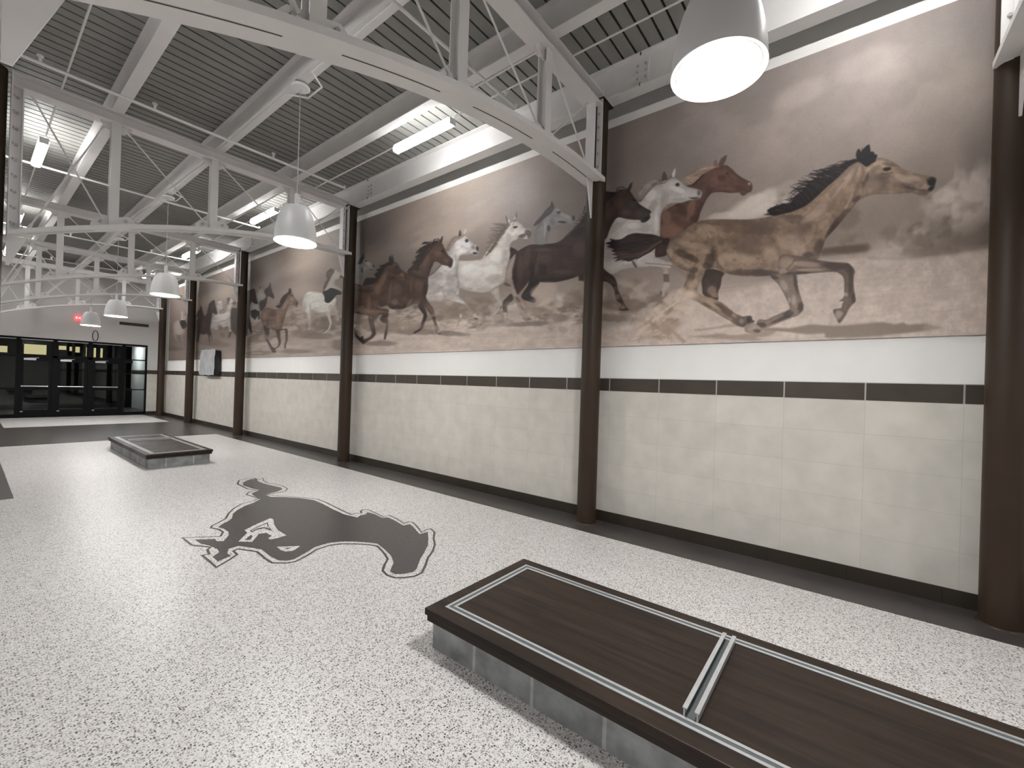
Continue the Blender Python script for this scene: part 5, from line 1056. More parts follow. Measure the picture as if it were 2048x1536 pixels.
('B',(132,114,98),0.25,0,[(2059,2475),(2001,2554),(2034,2457)]),
('B',(150,134,120),0.25,0,[(2068,2552),(2035,2592),(2043,2532)]),
('B',(150,134,120),0.25,0,[(1859,2498),(1819,2454),(1887,2474)]),
('B',(176,160,146),0.25,0,[(1827,2528),(1736,2498),(1837,2489)]),
('B',(176,160,146),0.25,0,[(2497,2633),(2463,2652),(2467,2592)]),
('B',(132,114,98),0.25,0,[(2295,2614),(2195,2628),(2285,2580)]),
('B',(132,114,98),0.25,0,[(2012,2925),(1939,2914),(2011,2899)]),
('B',(132,114,98),0.25,0,[(2081,2681),(1986,2685),(2073,2636)]),
('B',(132,114,98),0.25,0,[(2371,2977),(2271,2911),(2389,2951)]),
('B',(132,114,98),0.25,0,[(2163,2656),(2110,2681),(2140,2617)]),
('B',(132,114,98),0.25,0,[(2087,2936),(2008,2903),(2100,2895)]),
('B',(176,160,146),0.25,0,[(2001,2791),(1949,2723),(2037,2768)]),
('B',(150,134,120),0.25,0,[(2300,2871),(2226,2886),(2289,2843)]),
('B',(176,160,146),0.25,0,[(2118,2478),(2089,2508),(2086,2449)]),
('B',(150,134,120),0.25,0,[(1856,2774),(1788,2730),(1869,2751)]),
('B',(150,134,120),0.25,0,[(1952,2465),(1877,2408),(1978,2430)]),
('B',(150,134,120),0.25,0,[(1951,2809),(1918,2757),(1980,2795)]),
('B',(176,160,146),0.25,0,[(2005,2767),(1975,2725),(2030,2752)]),
('B',(176,160,146),0.25,0,[(1734,2592),(1681,2526),(1757,2575)]),
('B',(176,160,146),0.25,0,[(1953,2701),(1861,2673),(1959,2667)]),
('B',(132,114,98),0.25,0,[(2095,2796),(2014,2742),(2120,2757)]),
('B',(176,160,146),0.25,0,[(2490,2924),(2441,2877),(2517,2901)]),
('D',(202,184,164),8,8,0.5,0.6,16,[(1398,2735),(1557,2763),(1773,2640),(1975,2427),(2138,2226),(1736,2177),(1544,2356),(1342,2569)]),
('D',(140,118,98),8,7,0.62,0.6,17,[(1501,2680),(1771,2572),(1972,2358),(2113,2213),(1713,2176),(1523,2355)]),
('B',(104,90,80),0.35,0,[(8558,2865),(8449,2840),(8611,2771)]),
('B',(140,124,112),0.35,0,[(10782,3271),(10655,3274),(10755,3218)]),
('B',(140,124,112),0.35,0,[(8853,2847),(8723,2848),(8839,2799)]),
('B',(160,146,132),0.35,0,[(9158,3109),(8970,3104),(9132,3009)]),
('B',(104,90,80),0.35,0,[(11412,3033),(11297,3017),(11449,2907)]),
('B',(104,90,80),0.35,0,[(10055,3390),(9898,3399),(10021,3338)]),
('B',(160,146,132),0.35,0,[(10864,3016),(10736,3004),(10872,2907)]),
('B',(160,146,132),0.35,0,[(9482,2890),(9352,2878),(9486,2825)]),
('B',(140,124,112),0.35,0,[(9446,3321),(9328,3318),(9419,3235)]),
('B',(104,90,80),0.35,0,[(9407,3291),(9219,3264),(9426,3173)]),
('B',(140,124,112),0.35,0,[(9579,3177),(9452,3165),(9578,3083)]),
('B',(160,146,132),0.35,0,[(10181,2828),(10034,2842),(10098,2704)]),
('B',(160,146,132),0.35,0,[(9425,3274),(9322,3261),(9433,3165)]),
('B',(160,146,132),0.35,0,[(11240,2922),(11039,2889),(11264,2870)]),
('B',(140,124,112),0.35,0,[(10934,3421),(10823,3398),(10980,3332)]),
('B',(104,90,80),0.35,0,[(10713,3167),(10552,3179),(10627,3045)]),
('B',(160,146,132),0.35,0,[(10922,2825),(10818,2807),(10968,2729)]),
('B',(104,90,80),0.35,0,[(8831,3309),(8683,3280),(8867,3202)]),
('B',(140,124,112),0.35,0,[(11345,3439),(11111,3441),(11275,3303)]),
('B',(160,146,132),0.35,0,[(8602,2698),(8523,2700),(8587,2655)]),
('B',(160,146,132),0.35,0,[(9737,3131),(9591,3137),(9697,3053)]),
('B',(160,146,132),0.35,0,[(10731,2994),(10541,2986),(10722,2939)]),
('B',(140,124,112),0.35,0,[(10985,3484),(10839,3481),(10952,3399)]),
('B',(140,124,112),0.35,0,[(9546,3342),(9399,3355),(9473,3241)]),
('P',(78,60,54),1.4,0.08,1,1.0,[(12373,3955),(12128,4023),(11967,3971),(11889,3856),(11788,3746),(11817,3673),(11966,3726),(12162,3776),(12221,3611),(12338,3497),(12626,3410),(12701,3656),(12465,3728)]),
('P',(66,50,46),1.6,0,1,1.0,[(12117,4016),(12090,4078),(12048,4127),(12004,4052),(11999,3982)]),
('P',(162,157,150),1.4,0.05,1,1.0,[(12853,3911),(12691,4013),(12486,4002),(12388,3909),(12269,3772),(12445,3708),(12669,3729),(12707,3592),(12628,3442),(13211,3519),(13206,3702),(12873,3671)]),
('B',(70,62,60),0.8,1,[(12526,3940),(12474,3934),(12524,3924)]),
('B',(100,84,76),0.8,0,[(12658,4065),(12583,4057),(12654,4017)]),
('P',(166,160,152),3,0,1,1.0,[(13277,3347),(12971,3454),(12664,3429),(12608,3187),(12984,3132),(13307,3218)]),
('P',(56,40,38),1.4,0.1,1,1.0,[(13612,3974),(13496,4061),(13138,4079),(13011,4057),(12884,3817),(12776,3655),(12831,3628),(13047,3679),(13209,3735),(13316,3581),(13307,3317),(13153,3044),(13108,2822),(13220,2884),(13371,3024),(13435,2812),(13642,2822),(13712,3682)]),
('P',(54,50,50),1.4,0,0,1.0,[(13248,3476),(12936,3496),(12644,3409),(12609,3203),(12721,3195),(12730,3307),(12932,3201),(13174,3307)]),
('P',(168,160,148),1.4,0,1,1.0,[(8805,3677),(8811,3779),(8624,3791),(8464,3804),(8525,3874),(8706,3986),(8872,4003),(9011,3900),(9149,3749),(9290,3603),(8895,3598),(8516,3531),(8448,3523)]),
('B',(86,76,70),0.85,1,[(8556,3816),(8447,3780),(8581,3779)]),
('B',(86,76,70),0.85,1,[(8728,3970),(8690,3965),(8727,3955)]),
('P',(92,78,70),2,0.15,1,1.0,[(9021,4062),(9190,4008),(9209,3919),(9156,3860),(9274,3745),(9311,3618),(9242,3637),(9124,3753),(8986,3890),(8871,3990)]),
('P',(194,192,180),1.4,0.05,1,1.0,[(10237,3512),(10118,3631),(9926,3661),(9654,3624),(9338,3562),(9134,3508),(8788,3409),(8757,3292),(8847,3199),(8939,3130),(9283,3103),(9516,3120),(9801,3223),(9851,3149),(9867,2987),(9952,3020),(10029,3149),(10175,3229),(10269,3362)]),
('B',(160,150,138),0.5,1,[(10152,3310),(10040,3301),(10145,3199)]),
('B',(160,150,138),0.5,1,[(8968,3209),(8847,3199),(8963,3132)]),
('B',(160,150,138),0.5,1,[(9361,3118),(9058,3094),(9359,3086)]),
('B',(160,150,138),0.5,1,[(9873,3286),(9819,3282),(9866,3177)]),
('P',(52,47,48),1.4,0.1,1,1.0,[(9340,3588),(9164,3602),(8994,3637),(8799,3590),(8607,3518),(8552,3448),(8744,3455),(8882,3380),(9048,3316),(9224,3358),(9251,3468)]),
('S',(60,54,52),0.9,0,2,1,1.2,[(8582,3476),(8448,3536)]),
('S',(184,174,160),0.95,0,8,4,1.2,[(9085,3122),(8946,2862)]),
('S',(184,174,160),0.95,0,3.4,3,1.2,[(8946,2862),(9011,2737),(9180,2656)]),
('S',(168,158,144),0.9,0,6,3,1.2,[(8824,3222),(8718,3036),(8639,2893)]),
('S',(176,166,152),0.6,0,6,3,3,[(9919,3154),(9877,2934),(9894,2772)]),
('P',(128,104,87),1.4,0.1,1,1.0,[(12086,3463),(11666,3379),(11435,3398),(11279,3480),(11098,3625),(11010,3703),(10897,3771),(10764,3699),(10650,3580),(10479,3468),(10501,3361),(10554,3350),(10653,3403),(10890,3417),(11016,3355),(11102,3231),(11180,3090),(11247,2947),(11360,2813),(11695,2850),(12009,2913),(12144,2830),(12297,2955),(12471,3091),(12567,3232),(12519,3370),(12336,3473)]),
('B',(96,74,64),0.65,1,[(11795,3284),(11558,3266),(11788,3192)]),
('B',(96,74,64),0.65,1,[(12127,3077),(12042,3072),(12118,2953)]),
('B',(96,74,64),0.65,1,[(10595,3433),(10464,3386),(10637,3400)]),
('B',(96,74,64),0.65,1,[(11629,2865),(11265,2845),(11626,2835)]),
('B',(96,74,64),0.65,1,[(11128,3160),(11054,3145),(11215,2996)]),
('B',(164,136,114),0.5,1,[(12321,3277),(12141,3264),(12313,3167)]),
('B',(164,136,114),0.5,1,[(11149,3454),(11048,3419),(11316,3328)]),
('B',(164,136,114),0.5,1,[(11513,3113),(11381,3104),(11504,2978)]),
('B',(164,136,114),0.5,1,[(10785,3565),(10663,3553),(10781,3507)]),
('B',(40,32,32),0.8,1,[(10821,3655),(10767,3645),(10826,3641)]),
('B',(46,38,36),0.8,1,[(10522,3441),(10486,3437),(10519,3398)]),
('P',(60,48,45),1.4,0.1,1,1.0,[(10896,3850),(10835,3757),(10915,3679),(10994,3694),(11128,3598),(11279,3480),(11436,3405),(11603,3434),(11634,3490),(11442,3487),(11417,3597),(11263,3700),(11014,3762),(10972,3830)]),
('S',(76,60,51),0.98,0,9,6,1.2,[(12133,2923),(12105,2782),(12187,2693)]),
('S',(76,60,51),0.98,0,6,5,1.2,[(12300,2994),(12180,2832),(12241,2695)]),
('S',(76,60,51),0.98,0,5,5,1.2,[(12241,2695),(12017,2547),(11849,2405),(11655,2316)]),
('S',(76,60,51),0.98,0,9,5,1.2,[(11510,2844),(11457,2707),(11372,2525)]),
('S',(76,60,51),0.98,0,4,4,1.2,[(11372,2525),(11425,2438),(11659,2369)]),
('S',(76,60,51),0.98,0,7,6,1.2,[(11363,2848),(11074,2847)]),
('S',(76,60,51),0.98,0,5,4,1.2,[(11058,2846),(11010,2745),(11007,2570)]),
('S',(76,60,51),0.98,0,4,3,1.2,[(11007,2570),(11073,2471),(11078,2369)]),
('S',(76,60,51),0.98,0,8,8,1.2,[(11798,2403),(11671,2294)]),
('B',(166,148,132),0.5,0,[(12386,2702),(12085,2736),(12305,2610)]),
('B',(166,148,132),0.5,0,[(12627,2474),(12252,2556),(12548,2416)]),
('B',(166,148,132),0.5,0,[(12802,2287),(12353,2278),(12799,2254)]),
('P',(176,171,162),1.3,0.12,1,1.0,[(16286,3444),(15930,3619),(15863,3878),(15741,4023),(15562,4022),(15372,3850),(15315,3700),(15645,3703),(15657,3598),(15303,3570),(15094,3618),(14945,3844),(14771,3985),(14603,3922),(14553,3808),(14701,3649),(14648,3504),(14702,3179),(14622,2972),(14765,2963),(14885,3159),(15306,3111),(15623,3219),(15656,3090),(16068,3112),(16383,3214)]),
('B',(110,96,86),0.6,0,[(15526,3132),(15263,3117),(15519,3050)]),
('B',(110,96,86),0.6,0,[(15331,2911),(15073,2899),(15323,2814)]),
('B',(110,96,86),0.6,0,[(15047,3089),(14920,3082),(15041,3025)]),
('B',(110,96,86),0.6,0,[(15672,4008),(15583,4000),(15669,3969)]),
('B',(110,96,86),0.6,0,[(15359,3704),(15280,3697),(15356,3674)]),
('P',(90,74,68),2,0,1,1.0,[(14964,3814),(15044,4012),(14753,4007),(14827,3912)]),
('P',(80,68,64),1.4,0.1,1,1.0,[(14680,3632),(14280,3637),(14161,3604),(14097,2854),(14418,2930),(14632,3081)]),
('B',(84,72,66),0.9,0,[(14452,3799),(14293,3784),(14448,3746)]),
('P',(66,50,46),1.3,0.1,1,1.0,[(17922,3592),(17727,3793),(17496,3864),(17403,3980),(17295,3935),(17176,3767),(16984,3613),(16767,3683),(16621,3945),(16366,4041),(16109,4054),(15998,3857),(15834,3661),(15880,3568),(16235,3659),(16296,3546),(16363,3348),(16411,3147),(16266,2971),(16174,2749),(16304,2872),(16420,2945),(16399,2622),(16505,2829),(16677,2999),(17075,2989),(17388,3033),(17443,2797),(17735,2808),(17947,3304)]),
('B',(88,66,60),0.5,1,[(17109,3343),(16807,3324),(17096,3202)]),
('B',(88,66,60),0.5,1,[(16277,3847),(16088,3831),(16267,3746)]),
('S',(170,166,160),0.7,0,2,3,1.2,[(17809,3548),(17602,3605)]),
('S',(84,68,60),0.9,0,5,4,1.2,[(14662,2958),(14770,2791)]),
('B',(140,122,110),0.45,0,[(15906,2855),(15368,2832),(15894,2722)]),
('B',(140,122,110),0.45,0,[(15016,2737),(14642,2723),(15008,2642)]),
('B',(140,122,110),0.45,0,[(17109,2819),(16658,2801),(17099,2714)]),
('P',(178,164,154),1.3,0,1,1.0,[(20460,3446),(20227,3644),(19308,3602),(19054,3402),(19085,3147),(19612,3098),(20242,3204)]),
('S',(170,158,148),0.9,0,6,3,2,[(19368,3606),(19404,3943)]),
('S',(164,150,140),0.8,0,4,5,2,[(18919,3759),(19194,3632)]),
('S',(160,144,132),0.8,0,4,2,2,[(20246,3242),(19956,2886)]),
('S',(160,144,132),0.7,0,4,2,2,[(19380,3162),(19289,2861)]),
('P',(60,50,48),1.3,0,1,1.0,[(19667,3607),(19076,3605),(18807,3442),(18877,3355),(19277,3304)])]

# outlines of the floor emblem in mm
EMBLEM= {'outer':[(3061,7523),(2988,7290),(2974,7107),(3015,6965),(3047,6761),(3019,6537),(2936,6423),(2826,6389),(2680,6383),(2755,6225),(2864,6056),(2962,5868),(3036,5713),(3038,5499),(3013,5248),(2986,4973),(2979,4777),(3034,4776),(3078,4747),(3120,4828),(3185,4863),(3231,4782),(3216,4614),(3193,4439),(3279,4421),(3258,4257),(3209,4051),(3270,4066),(3304,4009),(3250,3868),(3156,3681),(3232,3705),(3301,3693),(3253,3566),(3106,3416),(3012,3288),(2878,3169),(2737,3077),(2600,2956),(2489,2870),(2407,2861),(2325,2902),(2261,2965),(2246,3057),(2274,3165),(2361,3259),(2452,3339),(2508,3467),(2573,3677),(2532,3774),(2460,3878),(2369,3975),(2278,4019),(2145,4005),(1998,3922),(1875,3874),(1803,3900),(1719,4000),(1717,4134),(1734,4358),(1689,4455),(1651,4545),(1617,4532),(1607,4414),(1495,4321),(1368,4232),(1370,4422),(1372,4643),(1425,4624),(1447,4745),(1486,4792),(1447,4869),(1387,4969),(1392,5283),(1505,5191),(1660,5062),(1714,5171),(1713,5277),(1676,5411),(1713,5483),(1799,5549),(1896,5640),(1987,5831),(2106,6009),(2254,6165),(2398,6205),(2499,6268),(2479,6417),(2460,6589),(2541,6723),(2653,6757),(2594,6916),(2610,7330),(2722,7583),(2865,7652),(2970,7608),(2968,7444)],'body':[(2984,7539),(2911,7298),(2912,7102),(2949,6856),(2982,6667),(2954,6542),(2839,6463),(2659,6393),(2657,6250),(2790,6098),(2904,5905),(2981,5680),(2970,5408),(2938,5114),(2922,4835),(2957,4628),(3016,4675),(3087,4666),(3158,4731),(3179,4588),(3159,4404),(3216,4361),(3199,4205),(3158,3998),(3242,3981),(3198,3853),(3105,3646),(3214,3632),(3070,3454),(2940,3311),(2801,3201),(2669,3104),(2514,2965),(2450,2932),(2367,2956),(2300,3018),(2303,3102),(2346,3148),(2432,3226),(2512,3367),(2568,3552),(2606,3721),(2568,3806),(2492,3930),(2400,4029),(2296,4079),(2167,4074),(2036,3999),(1888,3927),(1824,3946),(1774,4019),(1767,4171),(1781,4386),(1725,4521),(1678,4622),(1604,4610),(1560,4512),(1561,4417),(1485,4385),(1415,4351),(1419,4524),(1498,4602),(1510,4687),(1492,4831),(1454,4950),(1451,5142),(1539,5065),(1615,5006),(1602,4926),(1633,4893),(1726,5039),(1752,5144),(1754,5266),(1729,5368),(1794,5452),(1886,5528),(1948,5608),(2010,5769),(2097,5895),(2237,6031),(2379,6112),(2496,6232),(2500,6427),(2529,6606),(2679,6731),(2651,6872),(2629,7164),(2695,7374),(2838,7526),(2951,7557)],'m1':[(1726,4757),(1881,4959),(1894,5068),(2034,5169),(2183,5256),(2251,5295),(2255,5232),(2176,5020),(2127,4812),(2120,4599),(2029,4585),(1959,4591),(1958,4643),(2013,4689),(2013,4820),(1949,4845),(1890,4761),(1810,4651)],'d1':[(1924,5012),(2032,5091),(2169,5164),(2117,5016),(2083,4857),(2082,4797),(2065,4889),(2057,4980),(1991,4986),(1915,4935)],'d1i':[(1937,4999),(2026,5058),(2139,5120),(2108,5025),(2091,4926),(2072,5016),(2007,5027),(1934,4977)],'d2':[(1783,4762),(1879,4866),(1880,4818),(1833,4737),(1814,4728)],'m2':[(1916,4352),(2077,4212),(1981,4141),(1923,4165),(1905,4233)],'d3':[(1946,4259),(2000,4237),(1958,4211)]}

# ------------------------------------------------------------------ mural
def mural():
    P, Q, R_ = 157.85086641166447, -0.09236248177749457, 0.014728670585545792
    t = np.arange(336., 2022., 1.7); Yc = (P+Q*t)/(R_*t+1)          # print columns, finer where the hall comes near
    Yc = Yc[::-1]; Yc = Yc[Yc < 20.98]                               # ascending with distance
    z0, z1, dz = 2.160, 4.885, .0075
    Zr = np.arange(z0, z1+1e-6, dz); nc, nr = len(Yc), len(Zr)
    img = np.zeros((nr, nc, 3)); mask = np.zeros((nr, nc))
    ix = np.arange(nc, dtype=float)
    def tr(p): a = np.array(p, float)/1000; return np.c_[np.interp(a[:, 0], Yc, ix), (a[:, 1]-z0)/dz]
    rng = np.random.RandomState(7)
    def noise(scale, seed):
        r = np.random.RandomState(seed); h, w = int(nr/scale)+3, int(nc/scale)+3; g = r.rand(h, w)
        yy = np.arange(nr)/scale; xx = np.arange(nc)/scale; yi = yy.astype(int); xi = xx.astype(int)
        fy = (yy-yi); fx = (xx-xi); fy = (fy*fy*(3-2*fy))[:, None]; fx = (fx*fx*(3-2*fx))[None, :]
        a = g[np.ix_(yi, xi)]; b = g[np.ix_(yi, xi+1)]; c = g[np.ix_(yi+1, xi)]; d = g[np.ix_(yi+1, xi+1)]
        return (a*(1-fx)+b*fx)*(1-fy)+(c*(1-fx)+d*fx)*fy-.5
    fine = noise(5, 1)*.5+noise(11, 2)*.7+noise(2.5, 3)*.35; cloud = noise(90, 4)+noise(45, 5)*.6+noise(22, 6)*.35; grain = rng.rand(nr, nc)-.5
    # backdrop of dust: blended from sampled tones, with partly evened lamp light in them
    pts = tr([b[0] for b in MURAL_TONES]); cols = np.array([b[1] for b in MURAL_TONES], float)
    gy, gx = np.mgrid[0:nr:8, 0:nc:8]; acc = np.zeros(gy.shape+(3,)); ws = np.zeros(gy.shape)
    for (px, py), c in zip(pts, cols):
        d2 = (gx-px)**2+(gy-py)**2*.8; w = 1/(d2+160)**1.7; acc += w[..., None]*c; ws += w
    lo = acc/ws[..., None]
    yi = np.clip(np.arange(nr)/8, 0, lo.shape[0]-1.001); xi = np.clip(np.arange(nc)/8, 0, lo.shape[1]-1.001)
    y0 = yi.astype(int); x0 = xi.astype(int); fy = (yi-y0)[:, None, None]; fx = (xi-x0)[None, :, None]
    img[:] = (lo[np.ix_(y0, x0)]*(1-fx)+lo[np.ix_(y0, x0+1)]*fx)*(1-fy)+(lo[np.ix_(y0+1, x0)]*(1-fx)+lo[np.ix_(y0+1, x0+1)]*fx)*fy
    img *= (1+.10*cloud[..., None])
    def smoothed(p):
        a = p; o = []; n = len(a)
        for i in range(n):
            p0, p1, p2, p3 = a[i-1], a[i], a[(i+1) % n], a[(i+2) % n]
            for t in (0, .33, .66):
                o.append(.5*((2*p1)+(-p0+p2)*t+(2*p0-5*p1+4*p2-p3)*t*t+(-p0+3*p1-3*p2+p3)*t**3))
        return np.array(o)
    def segd(X, Y, a, b):
        d = b-a; L2 = d@d+1e-9; t = np.clip(((X-a[0])*d[0]+(Y-a[1])*d[1])/L2, 0, 1)
        return np.hypot(X-a[0]-t*d[0], Y-a[1]-t*d[1]), t
    def win(lo_, hi_, pad):
        i0 = max(int(lo_[0]-pad), 0); i1 = min(int(hi_[0]+pad)+2, nc); j0 = max(int(lo_[1]-pad), 0); j1 = min(int(hi_[1]+pad)+2, nr)
        return i0, i1, j0, j1
    for op in MURAL_SHAPES:
        if op[0] == 'P':
            _, col, soft, nz, sm, al, pts_ = op; p = tr(pts_)
            if sm and len(p) > 4: p = smoothed(p)
            i0, i1, j0, j1 = win(p.min(0), p.max(0), soft+1)
            if i1 <= i0 or j1 <= j0: continue
            Y, X = np.mgrid[j0:j1, i0:i1].astype(float); ins = np.zeros(X.shape, bool); dm = np.full(X.shape, 1e9)
            for k in range(len(p)):
                a, b = p[k], p[(k+1) % len(p)]
                if a[1] != b[1]:
                    c = ((a[1] > Y) != (b[1] > Y)) & (X < (b[0]-a[0])*(Y-a[1])/(b[1]-a[1])+a[0]); ins ^= c
                d, _t = segd(X, Y, a, b); dm = np.minimum(dm, d)
            sd = np.where(ins, dm, -dm); m = np.clip(.5+sd/soft, 0, 1)
            if soft > 3: m = m*m*(3-2*m)
            if al > .95 or soft < 3: mask[:] = 0; mask[j0:j1, i0:i1] = m
            cc = np.array(col, float)*(1+nz*2.2*fine[j0:j1, i0:i1, None])
            if soft < 2.2: cc = cc*(1-.16*np.exp(-np.maximum(sd, 0)/3.)[..., None])     # rim tone of the print
            m = (m*al)[..., None]; img[j0:j1, i0:i1] = img[j0:j1, i0:i1]*(1-m)+cc*m
        elif op[0] == 'D':                                     # drifting dust inside a soft region
            _, col, soft, sc_, thr, al, seed, pts_ = op; p = tr(pts_); i0, i1, j0, j1 = win(p.min(0), p.max(0), soft+1)
            if i1 <= i0 or j1 <= j0: continue
            Y, X = np.mgrid[j0:j1, i0:i1].astype(float); ins = np.zeros(X.shape, bool); dm = np.full(X.shape, 1e9)
            for k in range(len(p)):
                a, b = p[k], p[(k+1) % len(p)]
                if a[1] != b[1]: ins ^= ((a[1] > Y) != (b[1] > Y)) & (X < (b[0]-a[0])*(Y-a[1])/(b[1]-a[1])+a[0])
                dm = np.minimum(dm, segd(X, Y, a, b)[0])
            m = np.clip(.5+np.where(ins, dm, -dm)/soft, 0, 1)
            n_ = .5+.62*(noise(sc_*2.2, seed)+.6*noise(sc_, seed+50)+.35*noise(sc_*.45, seed+90))[j0:j1, i0:i1]
            m = m*np.clip((n_-thr)/.16+.3, 0, 1)*al; img[j0:j1, i0:i1] = img[j0:j1, i0:i1]*(1-m[..., None])+np.array(col, float)*m[..., None]
        elif op[0] == 'B':
            _, col, al, clip, pts_ = op; p = tr(pts_); c = p[0]; A = np.c_[p[1]-c, p[2]-c]
            if abs(np.linalg.det(A)) < 1e-3: continue
            r = np.abs(A).sum(1)*1.35; i0, i1, j0, j1 = win(c-r, c+r, 1)
            if i1 <= i0 or j1 <= j0: continue
            Y, X = np.mgrid[j0:j1, i0:i1].astype(float); Ai = np.linalg.inv(A)
            u = Ai[0, 0]*(X-c[0])+Ai[0, 1]*(Y-c[1]); v = Ai[1, 0]*(X-c[0])+Ai[1, 1]*(Y-c[1])
            rr = np.hypot(u, v)*(1+.35*fine[j0:j1, i0:i1]); m = np.clip((1.18-rr)/.68, 0, 1); m = m*m*(3-2*m)*al
            if clip: m = m*mask[j0:j1, i0:i1]
            img[j0:j1, i0:i1] = img[j0:j1, i0:i1]*(1-m[..., None])+np.array(col, float)*m[..., None]
        elif op[0] == 'H':                                     # locks of hair from a base line to a tip line
            _, col, al, clip, w0, w1, soft, n, jit, bend, b_, t_ = op; pb = tr(b_); pt = tr(t_)
            def along(p, u):
                L = np.r_[0, np.cumsum(np.hypot(*np.diff(p, axis=0).T))]; u = u*L[-1]; return np.array([np.interp(u, L, p[:, 0]), np.interp(u, L, p[:, 1])])
            for k in range(n):
                u = (k+.5)/n; a = along(pb, u); b = along(pt, np.clip(u+rng.uniform(-jit, jit)*.5, 0, 1)); d = b-a; b = a+d*rng.uniform(.62, 1.06); d = b-a; nn = np.array([-d[1], d[0]])
                bz = bend+rng.uniform(-.06, .06); ps = np.array([a, a+d*.35+nn*bz*.9, a+d*.7+nn*bz, b])
                i0, i1, j0, j1 = win(ps.min(0), ps.max(0), w0+soft)
                if i1 <= i0 or j1 <= j0: continue
                Y, X = np.mgrid[j0:j1, i0:i1].astype(float); best = np.full(X.shape, -1e9)
                for q in range(3):
                    dd, t = segd(X, Y, ps[q], ps[q+1]); best = np.maximum(best, (w0+(w1-w0)*(q+t)/3)/1.7/2-dd)
                m = np.clip(.5+best/soft, 0, 1)*al*rng.uniform(.6, 1)
                if clip: m = m*mask[j0:j1, i0:i1]
                cc = np.array(col, float)*rng.uniform(.85, 1.2); img[j0:j1, i0:i1] = img[j0:j1, i0:i1]*(1-m[..., None])+cc*m[..., None]
        else:
            _, col, al, clip, w0, w1, soft, pts_ = op; p = tr(pts_)
            i0, i1, j0, j1 = win(p.min(0), p.max(0), max(w0, w1)+soft)
            if i1 <= i0 or j1 <= j0: continue
            Y, X = np.mgrid[j0:j1, i0:i1].astype(float); best = np.full(X.shape, -1e9); n = len(p)-1
            for k in range(n):
                d, t = segd(X, Y, p[k], p[k+1]); w = (w0+(w1-w0)*(k+t)/n)/1.7/2; best = np.maximum(best, w-d)
            m = np.clip(.5+best/soft, 0, 1)*al
            if clip: m = m*mask[j0:j1, i0:i1]
            img[j0:j1, i0:i1] = img[j0:j1, i0:i1]*(1-m[..., None])+np.array(col, float)*m[..., None]
    img *= (1+.035*grain[..., None]+.03*fine[..., None])
    img = img*.74+.26*img.mean(2, keepdims=True)*np.array([1.02, 1.0, .98]); img = img*np.array([1.0, 1.0, 1.015]); img = 172*(np.clip(img, 1, 255)/172)**1.13
    c = np.clip(img, 4, 250)/255; c = np.where(c <= .04045, c/12.92, ((c+.055)/1.055)**2.4)*MURAL_GAIN
    x = XW-.020
    vs = np.zeros((nr, nc, 3)); vs[..., 0] = x; vs[..., 1] = Yc[None, :]; vs[..., 2] = Zr[:, None]
    me = bpy.data.meshes.new('mural'); nv = nr*nc; me.vertices.add(nv+8); 
    extra = np.array([(x, Yc[0], z0), (x, Yc[-1], z0), (x, Yc[-1], Zr[-1]), (x, Yc[0], Zr[-1])]); back = extra+np.array([.008, 0, 0])
    me.vertices.foreach_set('co', np.concatenate([vs.reshape(-1), extra.reshape(-1), back.reshape(-1)]))
    a = (np.arange(nr-1)[:, None]*nc+np.arange(nc-1)[None, :]).reshape(-1); q = np.stack([a, a+1, a+nc+1, a+nc], 1)
    e = nv; q = np.concatenate([q, [[e, e+4, e+5, e+1], [e+1, e+5, e+6, e+2], [e+2, e+6, e+7, e+3], [e+3, e+7, e+4, e]]])
    nf = len(q); me.loops.add(nf*4); me.loops.foreach_set('vertex_index', q.reshape(-1).astype(np.int32))
    me.polygons.add(nf); me.polygons.foreach_set('loop_start', np.arange(0, nf*4, 4, dtype=np.int32)); me.update(calc_edges=True)
    at = me.color_attributes.new('print', 'FLOAT_COLOR', 'POINT'); colr = np.ones((nv+8, 4)); colr[:nv, :3] = c.reshape(-1, 3); colr[nv:, :3] = .5
    at.data.foreach_set('color', colr.reshape(-1))
    m = bpy.data.materials.new('printed_mural_vinyl'); m.use_nodes = True; nt = m.node_tree; b = nt.nodes['Principled BSDF']
    vc = nt.nodes.new('ShaderNodeVertexColor'); vc.layer_name = 'print'; nt.links.new(vc.outputs[0], b.inputs['Base Color']); b.inputs['Roughness'].default_value = .55
    me.materials.append(m)
    o = bpy.data.objects.new('mural', me); C.objects.link(o)
    return tag(o, 'long sepia printed mural of horses galloping through desert dust on the right wall', 'mural')
MURAL_GAIN = 1.36
mural()

# ------------------------------------------------------------------ columns
def column(y, x, r, label, top=5.10):
    t = thing('steel_column', (x, y, 0), label, 'column', 'round brown columns')
    MB().tube((0, 0, 0), (0, 0, top), r, 32).build('shaft', 'column', t, smooth=True)
    MB().lathe([(r, .012), (r+.012, .012), (r+.02, 0)], 32).build('base_collar', 'column', t, smooth=True)
    if x > 2: MB().box(-.14, .14, -.13, .13, top, top+.001+.0).build('cap_plate', 'column', t)
    return t
rl = ['nearest round dark brown steel column, cut by the right edge of the view',
      'round dark brown column between the leading horse and the dark horses',
      'round dark brown column beside the hanging lamp, left of the brown horse pair',
      'round dark brown column just right of the covered wall screen',
      'round dark brown column just left of the covered wall screen',
      'farthest round dark brown column, in the corner by the entrance doors']
for y_, l in zip(COLY, rl): column(y_, 4.755, .115, l)
column(8.0, .13, .125, 'black looking round column at the left edge carrying the left end of the roof truss', 5.2)

